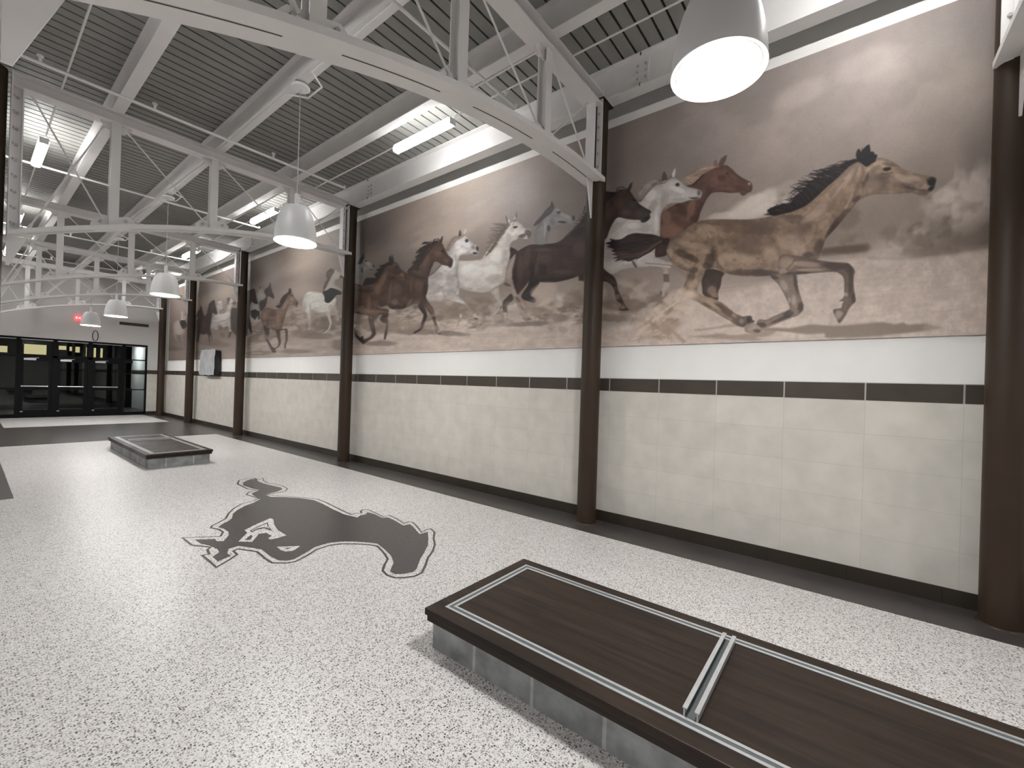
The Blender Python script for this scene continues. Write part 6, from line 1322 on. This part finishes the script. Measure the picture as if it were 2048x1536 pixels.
# ------------------------------------------------------------------ roof trusses
def chord_z(x): return 4.13-.05*(4.5-x)**2
def truss_parts(t, xl=.28, xr=4.66):
    """local x along the span, y across, z absolute; t sits at (0, Y, 0)"""
    MB().ibeam('x', xl, xr+.0, 0, 5.03, 5.18, .20, .014, .012).build('top_chord', 'steel', t)
    n = 26; xs = [xl+(xr-xl+.06)*i/n for i in range(n+1)]; b = MB()
    for a, c in zip(xs[:-1], xs[1:]):
        za, zc = chord_z(a), chord_z(c)
        b.add([(a, -.13, za), (a, .13, za), (a, .13, za+.05), (a, -.13, za+.05), (c, -.13, zc), (c, .13, zc), (c, .13, zc+.05), (c, -.13, zc+.05)],
              [(0, 4, 5, 1), (1, 5, 6, 2), (2, 6, 7, 3), (3, 7, 4, 0)]+([(0, 1, 2, 3)] if a == xs[0] else [])+([(4, 7, 6, 5)] if c == xs[-1] else []))
    ch = b.build('bottom_chord', 'steel', t)
    nodes = [1.22, 2.38, 3.58]; cuts = [(.45, 1.05), (1.40, 2.20), (2.56, 3.40), (3.76, 4.5)]
    for x0, x1 in cuts:
        m = 8; s = MB()
        for i in range(m):
            a, c = x0+(x1-x0)*i/m, x0+(x1-x0)*(i+1)/m; za, zc = chord_z(a)-.0015, chord_z(c)-.0015
            s.add([(a, -.006, za), (a, .006, za), (c, .006, zc), (c, -.006, zc)], [(0, 1, 2, 3)])
        s.build('slot', 'slot', ch)
    for x in nodes:
        zb = chord_z(x)+.05
        v = MB(); v.box(x-.05, x+.05, -.055, -.043, zb, 5.03).box(x-.05, x+.05, .043, .055, zb, 5.03).box(x-.006, x+.006, -.043, .043, zb, 5.03)
        v.build('vertical_post', 'steel', t)
        g = MB(); sl = -.1*(x-4.5)
        def gz(dx): return chord_z(x+dx)+.045
        g.prism([(x-.22, gz(-.22)), (x+.22, gz(.22)), (x+.22, gz(.22)+.07), (x+.16, gz(.16)+.13), (x-.16, gz(-.16)+.13), (x-.22, gz(-.22)+.07)], 'y', -.016, .016)
        gp = g.build('gusset_plate', 'steel', t)
        for dx in (-.13, .13):
            for sy in (-1, 1): MB().tube((x+dx, sy*.016, gz(dx)+.075), (x+dx, sy*.038, gz(dx)+.075), .017, 8).build('bolt', 'bolt', gp)
        MB().prism([(x-.16, 5.035), (x+.16, 5.035), (x+.16, 5.0), (x+.09, 4.93), (x-.09, 4.93), (x-.16, 5.0)], 'y', -.010, .010).build('gusset_plate', 'steel', t)
    stations = [xl+.07]+nodes+[xr-.09]
    for i, (a, c) in enumerate(zip(stations[:-1], stations[1:])):
        k = .12
        for (p, q, yo) in (((a+k*.9, chord_z(a)+.12), (c-k*.9, 4.98), .018), ((a+k*.9, 4.98), (c-k*.9, chord_z(c)+.12), -.018)):
            r = MB().tube((p[0], yo, p[1]), (q[0], yo, q[1]), .010, 8)
            d = Vector((q[0]-p[0], 0, q[1]-p[1])).normalized()
            for e, sg in ((p, 1), (q, -1)):
                s0 = Vector((e[0], yo, e[1])); r.tube(s0-d*.02*sg, s0+d*.06*sg, .017, 8)
            r.build('cross_rod', 'steel', t, smooth=True)
    for x, z0, sgn in ((xl, chord_z(xl), 1), (xr, chord_z(xr), -1)):
        e = MB(); o = x-.012 if sgn > 0 else x; i0, i1 = (x, x+.10) if sgn > 0 else (x-.10, x)
        e.box(min(i0, i1), max(i0, i1), -.007, .007, z0+.04, 5.03)
        e.box(x-.014 if sgn < 0 else x, x if sgn < 0 else x+.014, -.105, .105, z0-.005, 5.20)
        xi = x-.10*1 if sgn < 0 else x+.10; e.box(xi-.006, xi+.006, -.06, .06, z0+.05, 5.03)
        ep = e.build('end_plate', 'steel', t)
        nb = 5 if sgn < 0 else 9
        for k in range(nb):
            z = z0+.16+(4.92-z0-.16)*k/(nb-1)
            for sy in (-1, 1):
                MB().tube((x+sgn*.014, sy*.065, z), (x+sgn*.034, sy*.065, z), .014, 8).build('bolt', 'bolt', ep)
                MB().tube((x+sgn*.055, sy*.007, z), (x+sgn*.055, sy*.026, z), .016, 8).build('bolt', 'bolt', ep)
        # tapering bracket under the end
        if sgn < 0: MB().prism([(x-.16, z0+.0), (x+.0, z0+.0), (x+.0, z0-.44), (x-.03, z0-.44)], 'y', -.008, .008).build('bracket', 'steel', t)
        else: MB().prism([(x-.0, z0+.0), (x+.17, z0+.02), (x+.03, z0-.35), (x-.0, z0-.35)], 'y', -.008, .008).build('bracket', 'steel', t)
tl = ['nearest white roof truss, only its right end in view at the top right corner',
      'large white arched roof truss crossing the top of the view beside the big hanging lamp',
      'white arched roof truss behind the middle hanging lamp, reaching the left edge',
      'white arched roof truss at the column right of the covered wall screen',
      'white arched roof truss second from the entrance wall',
      'last white arched roof truss, nearest the entrance doors']
tr_far = None
for i, (y_, l) in enumerate(zip(COLY, tl)):
    if i in (0, 1, 2):
        t = thing('roof_truss', (0, y_, 0), l, 'truss', 'arched roof trusses')
        truss_parts(t, xl=.28 if i == 2 else .06)
        if i == 2: tr_far = t
    else:
        c = copy_tree(tr_far); c.location = (0, y_, 0); c['label'] = l

# ------------------------------------------------------------------ roof beams
def beam(x, z0, w, label):
    return tag(MB().ibeam('y', BY+.02, YF-.02, x, z0, ZD, w, .014, .01).build('roof_beam', 'steel'), label, 'beam', 'long roof beams')
beam(1.22, 5.181, .13, 'long white roof beam on the left, running above the trusses to the entrance wall')
beam(2.42, 5.181, .13, 'long white roof beam in the middle, from which the dome lamps hang')
beam(3.60, 5.181, .13, 'long white roof beam between the hanging lamps and the tube lights by the mural wall')
beam(.10, 5.21, .16, 'long white roof beam over the left column line')
eb = thing('edge_beam', (4.77, 0, 0), 'deep white edge beam resting on the columns above the mural', 'beam')
MB().ibeam('y', BY+.02, YF-.02, 0, 5.101, ZD, .17, .016, .012).build('beam_section', 'steel', eb)
for y_ in (-1.6, 1.98, 7.35, 12.8):
    sp = MB().box(-.020, -.006, y_-.075, y_+.085, 5.17, 5.43).build('splice_plate', 'steel', eb)
    for dy in (-.045, .05):
        for k in range(3): MB().tube((-.020, y_+dy, 5.22+.075*k), (-.040, y_+dy, 5.22+.075*k), .015, 8).build('bolt', 'bolt', sp)
    MB().box(-.088, -.075, y_-.006, y_+.006, 5.10, 5.135).build('joint_gap', 'slot', sp); MB().box(-.088, -.075, y_-.006, y_+.006, 5.45, 5.485).build('joint_gap', 'slot', sp)

# ------------------------------------------------------------------ pipes and conduits
def pipe(name, pts, r, label, cat, drops=()):
    b = MB().path(pts, r, 10)
    for d in drops: b.tube(d, (d[0], d[1], d[2]+.07), r*.9, 8); b.tube((d[0], d[1], d[2]+.07), (d[0], d[1], d[2]+.085), r*1.7, 8)
    return tag(b.build(name, 'steel', smooth=True), label, cat)
for y_, x0, l, dr in ((7.13, -.05, 'white sprinkler pipe crossing under the roof beams in front of the middle truss', (.45, 1.45, 2.9)),
                  (3.30, 2.0, 'white sprinkler pipe crossing behind the near truss beside the vertical post', (3.9,)),
                  (10.7, -.05, 'white sprinkler pipe crossing beyond the middle truss, above the far lamps', (1.6, 3.2)),
                  (15.6, -.05, 'white sprinkler pipe crossing the roof in the second bay from the entrance', (1.6, 3.2)),
                  (19.4, -.05, 'farthest white sprinkler pipe crossing the roof close to the entrance wall', (1.6, 3.2))):
    pipe('sprinkler_pipe', [(x0, y_, 5.035), (4.1, y_, 5.035), (4.1, y_, 5.07)], .018, l, 'pipe', [(d, y_, 5.035) for d in dr])
pipe('conduit', [(.66, -3, 5.176), (.72, 21.8, 5.176)], .011, 'thin white conduit feeding the tube lights on the left side of the roof', 'conduit')
pipe('conduit', [(3.94, -3, 5.176), (3.96, 21.8, 5.176)], .011, 'thin white conduit feeding the tube lights along the mural wall', 'conduit')
cy = [.60, 5.31, 10.75, 15.2, 18.85]
pts = [(2.40, -3, 5.168)]
for y_ in [-3.9]+cy: 
    if y_ > -3: pts += [(2.40, y_-.35, 5.168), (2.60, y_-.2, 5.165), (2.60, y_+.14, 5.165), (2.40, y_+.3, 5.168)]
pts += [(2.40, 21.5, 5.168)]
pipe('conduit', pts, .010, 'thin conduit running under the middle roof beam between the lamp canopies', 'conduit')

# ------------------------------------------------------------------ pendant lamps
def pendant(loc, label):
    """origin at the rim centre"""
    t = thing('pendant_lamp', loc, label, 'lamp', 'white dome pendant lamps')
    H = .43
    prof = [(.112, H), (.132, H-.008), (.160, H-.05), (.185, H-.11), (.205, H-.18), (.219, H-.25), (.228, H-.32), (.232, .04), (.232, .012)]
    inner = [(.226, .012), (.222, .05), (.205, H-.26), (.15, H-.09), (.10, H-.03)]
    MB().lathe([(.001, H+.001)]+prof+inner, 48).build('lamp_shade', 'shade', t, smooth=True)
    MB().lathe([(.226, .012), (.232, .012), (.235, .005), (.232, 0), (.226, .003), (.226, .012)], 48).build('rim_ring', 'rim', t, smooth=True)
    MB().lathe([(.0005, .020), (.203, .020), (.203, .026), (.0005, .026)], 48).build('diffuser', 'lamp', t, smooth=False)
    MB().lathe([(.2035, .018), (.2255, .018), (.2255, .024), (.2035, .024)], 48).build('trim_ring', 'shade', t)
    MB().lathe([(.0005, H+.16), (.026, H+.16), (.028, H+.02), (.05, H+.005), (.05, H)], 20).build('socket_housing', 'shade', t, smooth=True)
    top = 5.155-loc[2]
    MB().tube((0, 0, H+.15), (0, 0, top-.02), .005, 8).build('hanging_cord', 'cord', t, smooth=True)
    MB().lathe([(.0005, top-.03), (.02, top-.028), (.095, top-.022), (.105, top-.012), (.105, top+.005), (.0005, top+.006)], 32).build('ceiling_canopy', 'shade', t, smooth=True)
    return t
pl = ['big white dome pendant lamp glowing at the top of the view, nearest of the row',
      'white dome pendant lamp hanging left of the third column, second nearest',
      'white dome pendant lamp in the middle of the row, above the covered wall screen side',
      'small looking white dome pendant lamp left of the dark wall grille',
      'farthest white dome pendant lamp, hanging beside the red exit sign']
for c_, l in zip([(2.44, .60, 3.335), (2.44, 5.31, 3.275), (2.44, 10.75, 3.20), (2.44, 15.2, 3.105), (2.44, 18.85, 3.08)], pl): pendant(c_, l)
pendant((2.44, -4.2, 3.335), 'white dome pendant lamp behind the camera')
for k, (x_, y_) in enumerate([(-2.6, -3.6), (-2.6, 2.0)]):
    p_ = pendant((x_, y_, 3.335), ['white dome pendant lamp in the open side area, rear', 'white dome pendant lamp in the open side area, middle', 'white dome pendant lamp in the open side area, front'][k])

# ------------------------------------------------------------------ tube lights
def strip(loc, label):
    t = thing('tube_light', loc, label, 'light', 'white strip lights')
    MB().box(-.05, .05, -.6, .6, .0, .035).box(-.052, .052, -.61, -.6, -.05, .04).box(-.052, .052, .6, .61, -.05, .04).build('housing', 'shade', t)
    b = MB().prism([(-.06, -.002), (-.055, -.035), (-.03, -.055), (.03, -.055), (.055, -.035), (.06, -.002)], 'y', -.6, .6).build('lens', 'tube', t)
    MB().box(-.050, -.030, -.58, .58, .0355, .040).build('uplight_slit', 'tube', t); MB().box(.030, .050, -.58, .58, .0355, .040).build('uplight_slit', 'tube', t)
    return t
for c_, l in (((3.94, 4.85, 5.12), 'bright strip light under the roof deck beside the arched truss, above the mural'),
              ((3.94, 10.05, 5.12), 'strip light above the mural behind the middle hanging lamp'),
              ((3.96, 15.0, 5.12), 'small looking strip light above the mural near the covered screen'),
              ((3.96, 19.6, 5.12), 'farthest strip light on the mural side, by the entrance wall'),
              ((.68, 10.3, 5.12), 'strip light on the left side with a glowing patch of deck above it'),
              ((.70, 15.2, 5.12), 'strip light on the left side, just above the arched chord'),
              ((.72, 19.6, 5.12), 'farthest strip light on the left side of the roof'),
              ((.66, 4.6, 5.12), 'strip light outside the top edge, lighting the left roof beam'),
              ((3.94, -.2, 5.12), 'strip light over the near mural bay, above the top edge of the view'),
              ((3.94, -4.6, 5.12), 'strip light behind the camera on the mural side')):
    strip(c_, l)

# ------------------------------------------------------------------ low platforms with channel inlay
def platform(x0, x1, y0, y1, ydiv, label, off):
    t = thing('display_platform', ((x0+x1)/2, (y0+y1)/2, 0), label, 'platform', 'low wood topped platforms')
    hx, hy = (x1-x0)/2, (y1-y0)/2; o = .04
    e = MB().box(-hx+o, hx-o, -hy+o, hy-o, 0, .17)
    bb = e.build('block_base', ['block', 'block_x'], t)
    for f in bb.data.polygons:
        if abs(f.normal.y) > .9: f.material_index = 1
    MB().box(-hx+.012, hx-.012, -hy+.012, hy-.012, .17, .205).build('lower_board', 'wood', t, bevel=.003)
    MB().box(-hx, hx, -hy, hy, .209, .25).build('wood_top', 'wood', t, bevel=.004)
    MB().box(-hx+.03, hx-.03, -hy+.03, hy-.03, .205, .209).build('shadow_gap', 'slot', t)
    def loop(i, w, z, name, m):
        b = MB(); a, c = hx-i, hy-i
        b.box(-a, a, c-w, c, .2485, z).box(-a, a, -c, -c+w, .2485, z).box(-a, -a+w, -c+w, c-w, .2485, z).box(a-w, a, -c+w, c-w, .2485, z); b.build(name, m, t)
    loop(.088, .016, .2535, 'outer_channel_edge', 'chrome'); loop(.104, .022, .2508, 'channel_recess', 'chan'); loop(.126, .016, .2535, 'inner_channel_edge', 'chrome')
    d = ydiv-(y0+y1)/2
    w = hx-.142
    for e in (-1, 1):
        yo, yi = d+e*.030, d+e*.024
        MB().box(-w, w, min(yo, yi), max(yo, yi), .25, .285).box(-w, w, min(d+e*.034, d+e*.015), max(d+e*.034, d+e*.015), .285, .290).build('divider_rail', 'chrome', t)
    MB().box(-w, w, d-.0235, d+.0235, .25, .256).build('divider_web', 'chan', t)
    return t
platform(1.80, 2.83, -1.12, 2.05, .505, 'low platform of dark wood on grey blocks with metal channels, in the right foreground', 0)
platform(1.95, 2.94, 9.43, 12.55, 11.5, 'distant low platform of dark wood on grey blocks, at the far left of the terrazzo', 0)

# ------------------------------------------------------------------ floor emblem
em = thing('floor_emblem', (0, 0, 0), 'dark galloping mustang emblem with outline inlaid in the white terrazzo', 'emblem')
def inlay(key, z, m, name, smooth=True, parent=em):
    p = [Vector((a/1000, b/1000)) for a, b in EMBLEM[key]]
    bm = bmesh.new(); vs = [bm.verts.new((q.x, q.y, z)) for q in p]
    es = [bm.edges.new((vs[i], vs[(i+1) % len(vs)])) for i in range(len(vs))]
    bmesh.ops.triangle_fill(bm, use_beauty=True, edges=es)
    bmesh.ops.recalc_face_normals(bm, faces=bm.faces)
    for f in bm.faces:
        if f.normal.z < 0: f.normal_flip()
    me = bpy.data.meshes.new(name); bm.to_mesh(me); bm.free(); me.materials.append(M[m])
    o = bpy.data.objects.new(name, me); C.objects.link(o); o.parent = parent; return o
def offset(pts, d):
    """inset a closed outline by d metres (along the corner bisector)"""
    n = len(pts); A = sum(pts[i][0]*pts[(i+1) % n][1]-pts[(i+1) % n][0]*pts[i][1] for i in range(n)); sg = 1 if A > 0 else -1; out = []
    for i in range(n):
        a, b, c = Vector(pts[i-1]), Vector(pts[i]), Vector(pts[(i+1) % n]); u = (b-a).normalized(); v = (c-b).normalized()
        n1 = Vector((-u.y, u.x))*sg; n2 = Vector((-v.y, v.x))*sg; m = (n1+n2); m = m.normalized() if m.length > .2 else n1
        k = min(1/max(m.dot(n1), .45), 1.8); out.append(tuple(b+m*d*k*1000))
    return out
M['inlay'] = mat('dark_charcoal_terrazzo', (.062, .055, .053), .3, noise=.25, scale=30)
EMBLEM['outer_in'] = offset(EMBLEM['outer'], .022); EMBLEM['body'] = offset(EMBLEM['body'], .012)
inlay('outer', .0010, 'inlay', 'outline'); inlay('outer_in', .0018, 'terrazzo', 'light_field'); bd = inlay('body', .0026, 'inlay', 'horse_body')
inlay('m1', .0034, 'terrazzo', 'ear_mark'); inlay('d1', .0042, 'inlay', 'ear_line'); inlay('d1i', .005, 'terrazzo', 'ear_fill'); inlay('d2', .0042, 'inlay', 'ear_notch')
inlay('m2', .0034, 'terrazzo', 'eye_mark'); inlay('d3', .0042, 'inlay', 'eye_dot')

# ------------------------------------------------------------------ entrance front
def fr(name, n, x0, x1, z0, z1, bars=(), kids=None):
    b = MB(); y0, y1 = YF+.02, YF+.12; w = .045
    b.box(x0, x0+w, y0, y1, z0, z1).box(x1-w, x1, y0, y1, z0, z1).box(x0+w, x1-w, y0, y1, z1-w, z1).box(x0+w, x1-w, y0, y1, z0, z0+w)
    for z, h in bars: b.box(x0+w, x1-w, y0, y1, z, z+h)
    f = structure(b.build('%s_%d' % (name, n), 'black'))
    MB().box(x0+w*.8, x1-w*.8, YF+.065, YF+.072, z0+w*.8, z1-w*.8).build('pane', 'glass', f); return f
mull = [(1.07, 1.17), (1.925, 2.03), (2.81, 2.925), (3.74, 3.845)]
b = MB()
for a, c in mull: b.box(a, c, YF, YF+.15, 0, 2.70)
b.box(-.1, 4.5, YF, YF+.16, 2.68, 2.745).box(1.17, 3.74, YF, YF+.15, 2.07, 2.15).box(4.46, 4.50, YF, YF+.15, 0, 2.70).box(-.1, 4.5, YF+.0, YF+.15, -.01, .03)
structure(b.build('trim_10', 'black'))
slab('trim_11', -.1, 4.46, YF+.03, YF+.10, 2.66, 2.68, 'chrome')
bays = [(1.17, 1.925), (2.03, 2.81), (2.925, 3.74)]
for i, (a, c) in enumerate(bays):
    w = structure(MB().box(a, a+.03, YF+.03, YF+.12, 2.15, 2.66).box(c-.03, c, YF+.03, YF+.12, 2.15, 2.66).box(a, c, YF+.03, YF+.12, 2.15, 2.17).build('window_%d' % (i+1), 'black'))
    MB().box(a+.02, c-.02, YF+.06, YF+.066, 2.16, 2.67).build('pane', 'glass', w)
    b = MB(); y0, y1 = YF+.03, YF+.08; s = .085
    b.box(a, a+s, y0, y1, .03, 2.07).box(c-s, c, y0, y1, .03, 2.07).box(a+s, c-s, y0, y1, 1.95, 2.07).box(a+s, c-s, y0, y1, .03, .26).box(a+s, c-s, y0, y1, .95, 1.03)
    d = structure(b.build('door_%d' % (i+1), 'black'))
    MB().box(a+s-.01, c-s+.01, YF+.05, YF+.056, .25, 1.96).build('pane', 'glass', d)
    pb = MB().tube((a+.03, YF-.03, 1.075), (c-.10, YF-.03, 1.075), .016, 10)
    pb.box(a+.03, a+.06, YF-.03, YF+.03, 1.055, 1.095).box(c-.13, c-.10, YF-.03, YF+.03, 1.055, 1.095).build('push_bar', 'chrome', d)
    MB().box(a+.08, a+.36, YF-.025, YF+.03, 1.965, 2.03).tube((a+.15, YF-.02, 2.03), (a+.42, YF-.06, 2.05), .009, 6).build('door_closer', 'chrome', d)
    MB().box(a+.03, a+.09, YF+.0, YF+.03, .20, .225).build('floor_stop', 'chrome', d)
# side lights
f = structure(MB().box(3.845, 4.46, YF+.02, YF+.12, 2.12, 2.16).box(3.845, 4.46, YF+.02, YF+.12, 1.60, 1.63).box(3.845, 4.46, YF+.02, YF+.12, .96, 1.0).box(3.845, 4.46, YF+.02, YF+.12, .03, .12).build('window_4', 'black'))
MB().box(3.84, 4.47, YF+.06, YF+.066, .1, 2.67).build('pane', 'glass', f)
f = structure(MB().box(-.1, 1.07, YF+.02, YF+.12, 2.07, 2.13).box(-.1, 1.07, YF+.02, YF+.12, .03, .12).box(-.1, 1.07, YF+.02, YF+.12, .95, 1.01).build('window_5', 'black'))
MB().box(-.1, 1.08, YF+.06, YF+.066, .1, 2.67).build('pane', 'glass', f)
# vestibule behind the glass
slab('trim_12', XW-.01, XW+.01, YF+.2, 26.9, 1.60, 1.765, 'band_tile')
slab('trim_13', -.1, 5.0, YF+.2, 26.9, .0, .0015, 'floor_dark')
slab('ceiling_vestibule', -.1, 5.0, YF+.2, 26.9, 2.95, 3.05, 'drywall')
b = MB()
for a in (.4, 1.35, 2.3, 3.25, 4.2): b.box(a, a+.09, 26.75, 26.85, 0, 2.95)
b.box(-.1, 4.94, 26.75, 26.85, 2.1, 2.2).box(-.1, 4.94, 26.75, 26.85, 2.87, 2.95).box(-.1, 4.94, 26.75, 26.85, 0, .9)
structure(b.build('trim_15', 'black'))
vt = thing('vestibule_fill_light', (4.3, 25.6, 2.93), 'flat white fill light added unseen in the vestibule to brighten its right wall', 'light')  # added out of view, only to brighten the vestibule's right wall
MB().box(-.25, .25, -.5, .5, -.02, .0).build('lens', mat('vestibule_fill_lens', (.9, .9, .9), .5, emit=(1, 1, 1), estr=16), vt)
# night outside
slab('ground_outside', -30, 30, 27.01, 60, -.3, -.02, 'asphalt')
nb = thing('neighbour_building', (0, 40, 0), 'dark building outside the doors with warm lit windows', 'building')
MB().box(-14, 14, 0, .4, 0, 7).build('wall', 'brick_dark', nb)
for a, c, z0, z1 in ((.9, 1.6, 2.62, 3.0), (2.26, 3.2, 2.55, 3.2), (3.66, 4.07, 2.97, 3.22), (4.22, 4.33, 2.92, 3.2), (4.49, 4.69, 2.85, 3.22), (4.87, 5.02, 2.62, 3.22), (5.34, 5.47, 2.52, 3.22), (5.69, 5.80, 2.52, 3.22)):
    c_ = MB().box(a-.03, c+.03, -.05, .0, z0-.03, z1+.03).build('window', 'black', nb); MB().box(a, c, -.06, -.051, z0, z1).build('pane', 'warm', c_)

# ------------------------------------------------------------------ things on the walls
ex = thing('exit_sign', (2.57, YF-.02, 3.55), 'small red lit exit sign high on the entrance wall', 'sign')
MB().box(-.135, .135, -.03, .019, -.10, .10).build('sign_box', 'exit', ex, bevel=.008)
tx = bpy.data.curves.new('lettering', 'FONT'); tx.body = 'EXIT'; tx.size = .12; tx.align_x = 'CENTER'; tx.align_y = 'CENTER'; tx.extrude = .002; tx.space_character = 1.05
tx.materials.append(M['exit_text'])
tmp = bpy.data.objects.new('lettering_outline', tx); C.objects.link(tmp); bpy.context.view_layer.update()
tme = bpy.data.meshes.new_from_object(tmp.evaluated_get(bpy.context.evaluated_depsgraph_get())); bpy.data.objects.remove(tmp)
to = bpy.data.objects.new('lettering', tme); C.objects.link(to); to.rotation_euler = (PI/2, 0, 0); to.location = (0, -.033, 0); to.parent = ex
vg = thing('wall_grille', (4.07, YF, 3.52), 'long dark slot grille on the entrance wall above the doors', 'vent')
b = MB().box(-.435, .435, -.02, 0, -.055, -.045).box(-.435, .435, -.02, 0, .045, .055).box(-.435, -.425, -.02, 0, -.045, .045).box(.425, .435, -.02, 0, -.045, .045)
b.build('frame', 'vent', vg)
MB().box(-.425, .425, -.004, 0, -.045, .045).build('backing', 'slot', vg)
for k in range(4): MB().box(-.425, .425, -.018, -.006, -.034+k*.022, -.028+k*.022).build('slat', 'vent', vg)
rg = MB()
n = 40; R1, r1 = 1.0, .014
for i in range(n):
    a0, a1 = 2*PI*i/n, 2*PI*(i+1)/n
    rg.tube((.075*math.cos(a0), 0, .19*math.sin(a0)), (.075*math.cos(a1), 0, .19*math.sin(a1)), r1, 6, caps=False)
o = rg.build('oval_ring', 'ring', smooth=True, loc=(2.98, YF-.014, 2.96)); tag(o, 'thin dark oval ring on the entrance wall above the doors', 'ring')
# covered wall screen
sc = thing('covered_screen', (XW-.045, 15.95, 2.05), 'wall mounted screen wrapped in crumpled grey plastic between two far columns', 'screen')
MB().box(-.13, .0, -.60, .62, -.36, .36).build('screen_housing', 'screen', sc, bevel=.01)
MB().box(-.06, .02, -.12, .12, -.12, .12).build('wall_mount', 'screen', sc)
g = MB(); nu, nv = 30, 22; random.seed(3); vs = []
for j in range(nv+1):
    for i in range(nu+1):
        u = -.62+1.30*i/nu; v = -.40+.80*j/nv; vs.append((-.165+.012*math.sin(u*9+v*4)+random.uniform(-.006, .006), u+(.015*math.sin(v*14)), v+(.01*math.sin(u*11))))
o0 = len(vs); vs += [(x+.008, y_, z) for x, y_, z in vs]
fs = [(j*(nu+1)+i, j*(nu+1)+i+1, (j+1)*(nu+1)+i+1, (j+1)*(nu+1)+i) for j in range(nv) for i in range(nu)]
fs += [tuple(k+o0 for k in f[::-1]) for f in fs]
g.add(vs, fs); g.box(-.16, -.02, .60, .635, -.38, .38).box(-.16, -.02, -.58, .60, .365, .385)
g.build('plastic_sheet', 'plastic', sc, smooth=True)
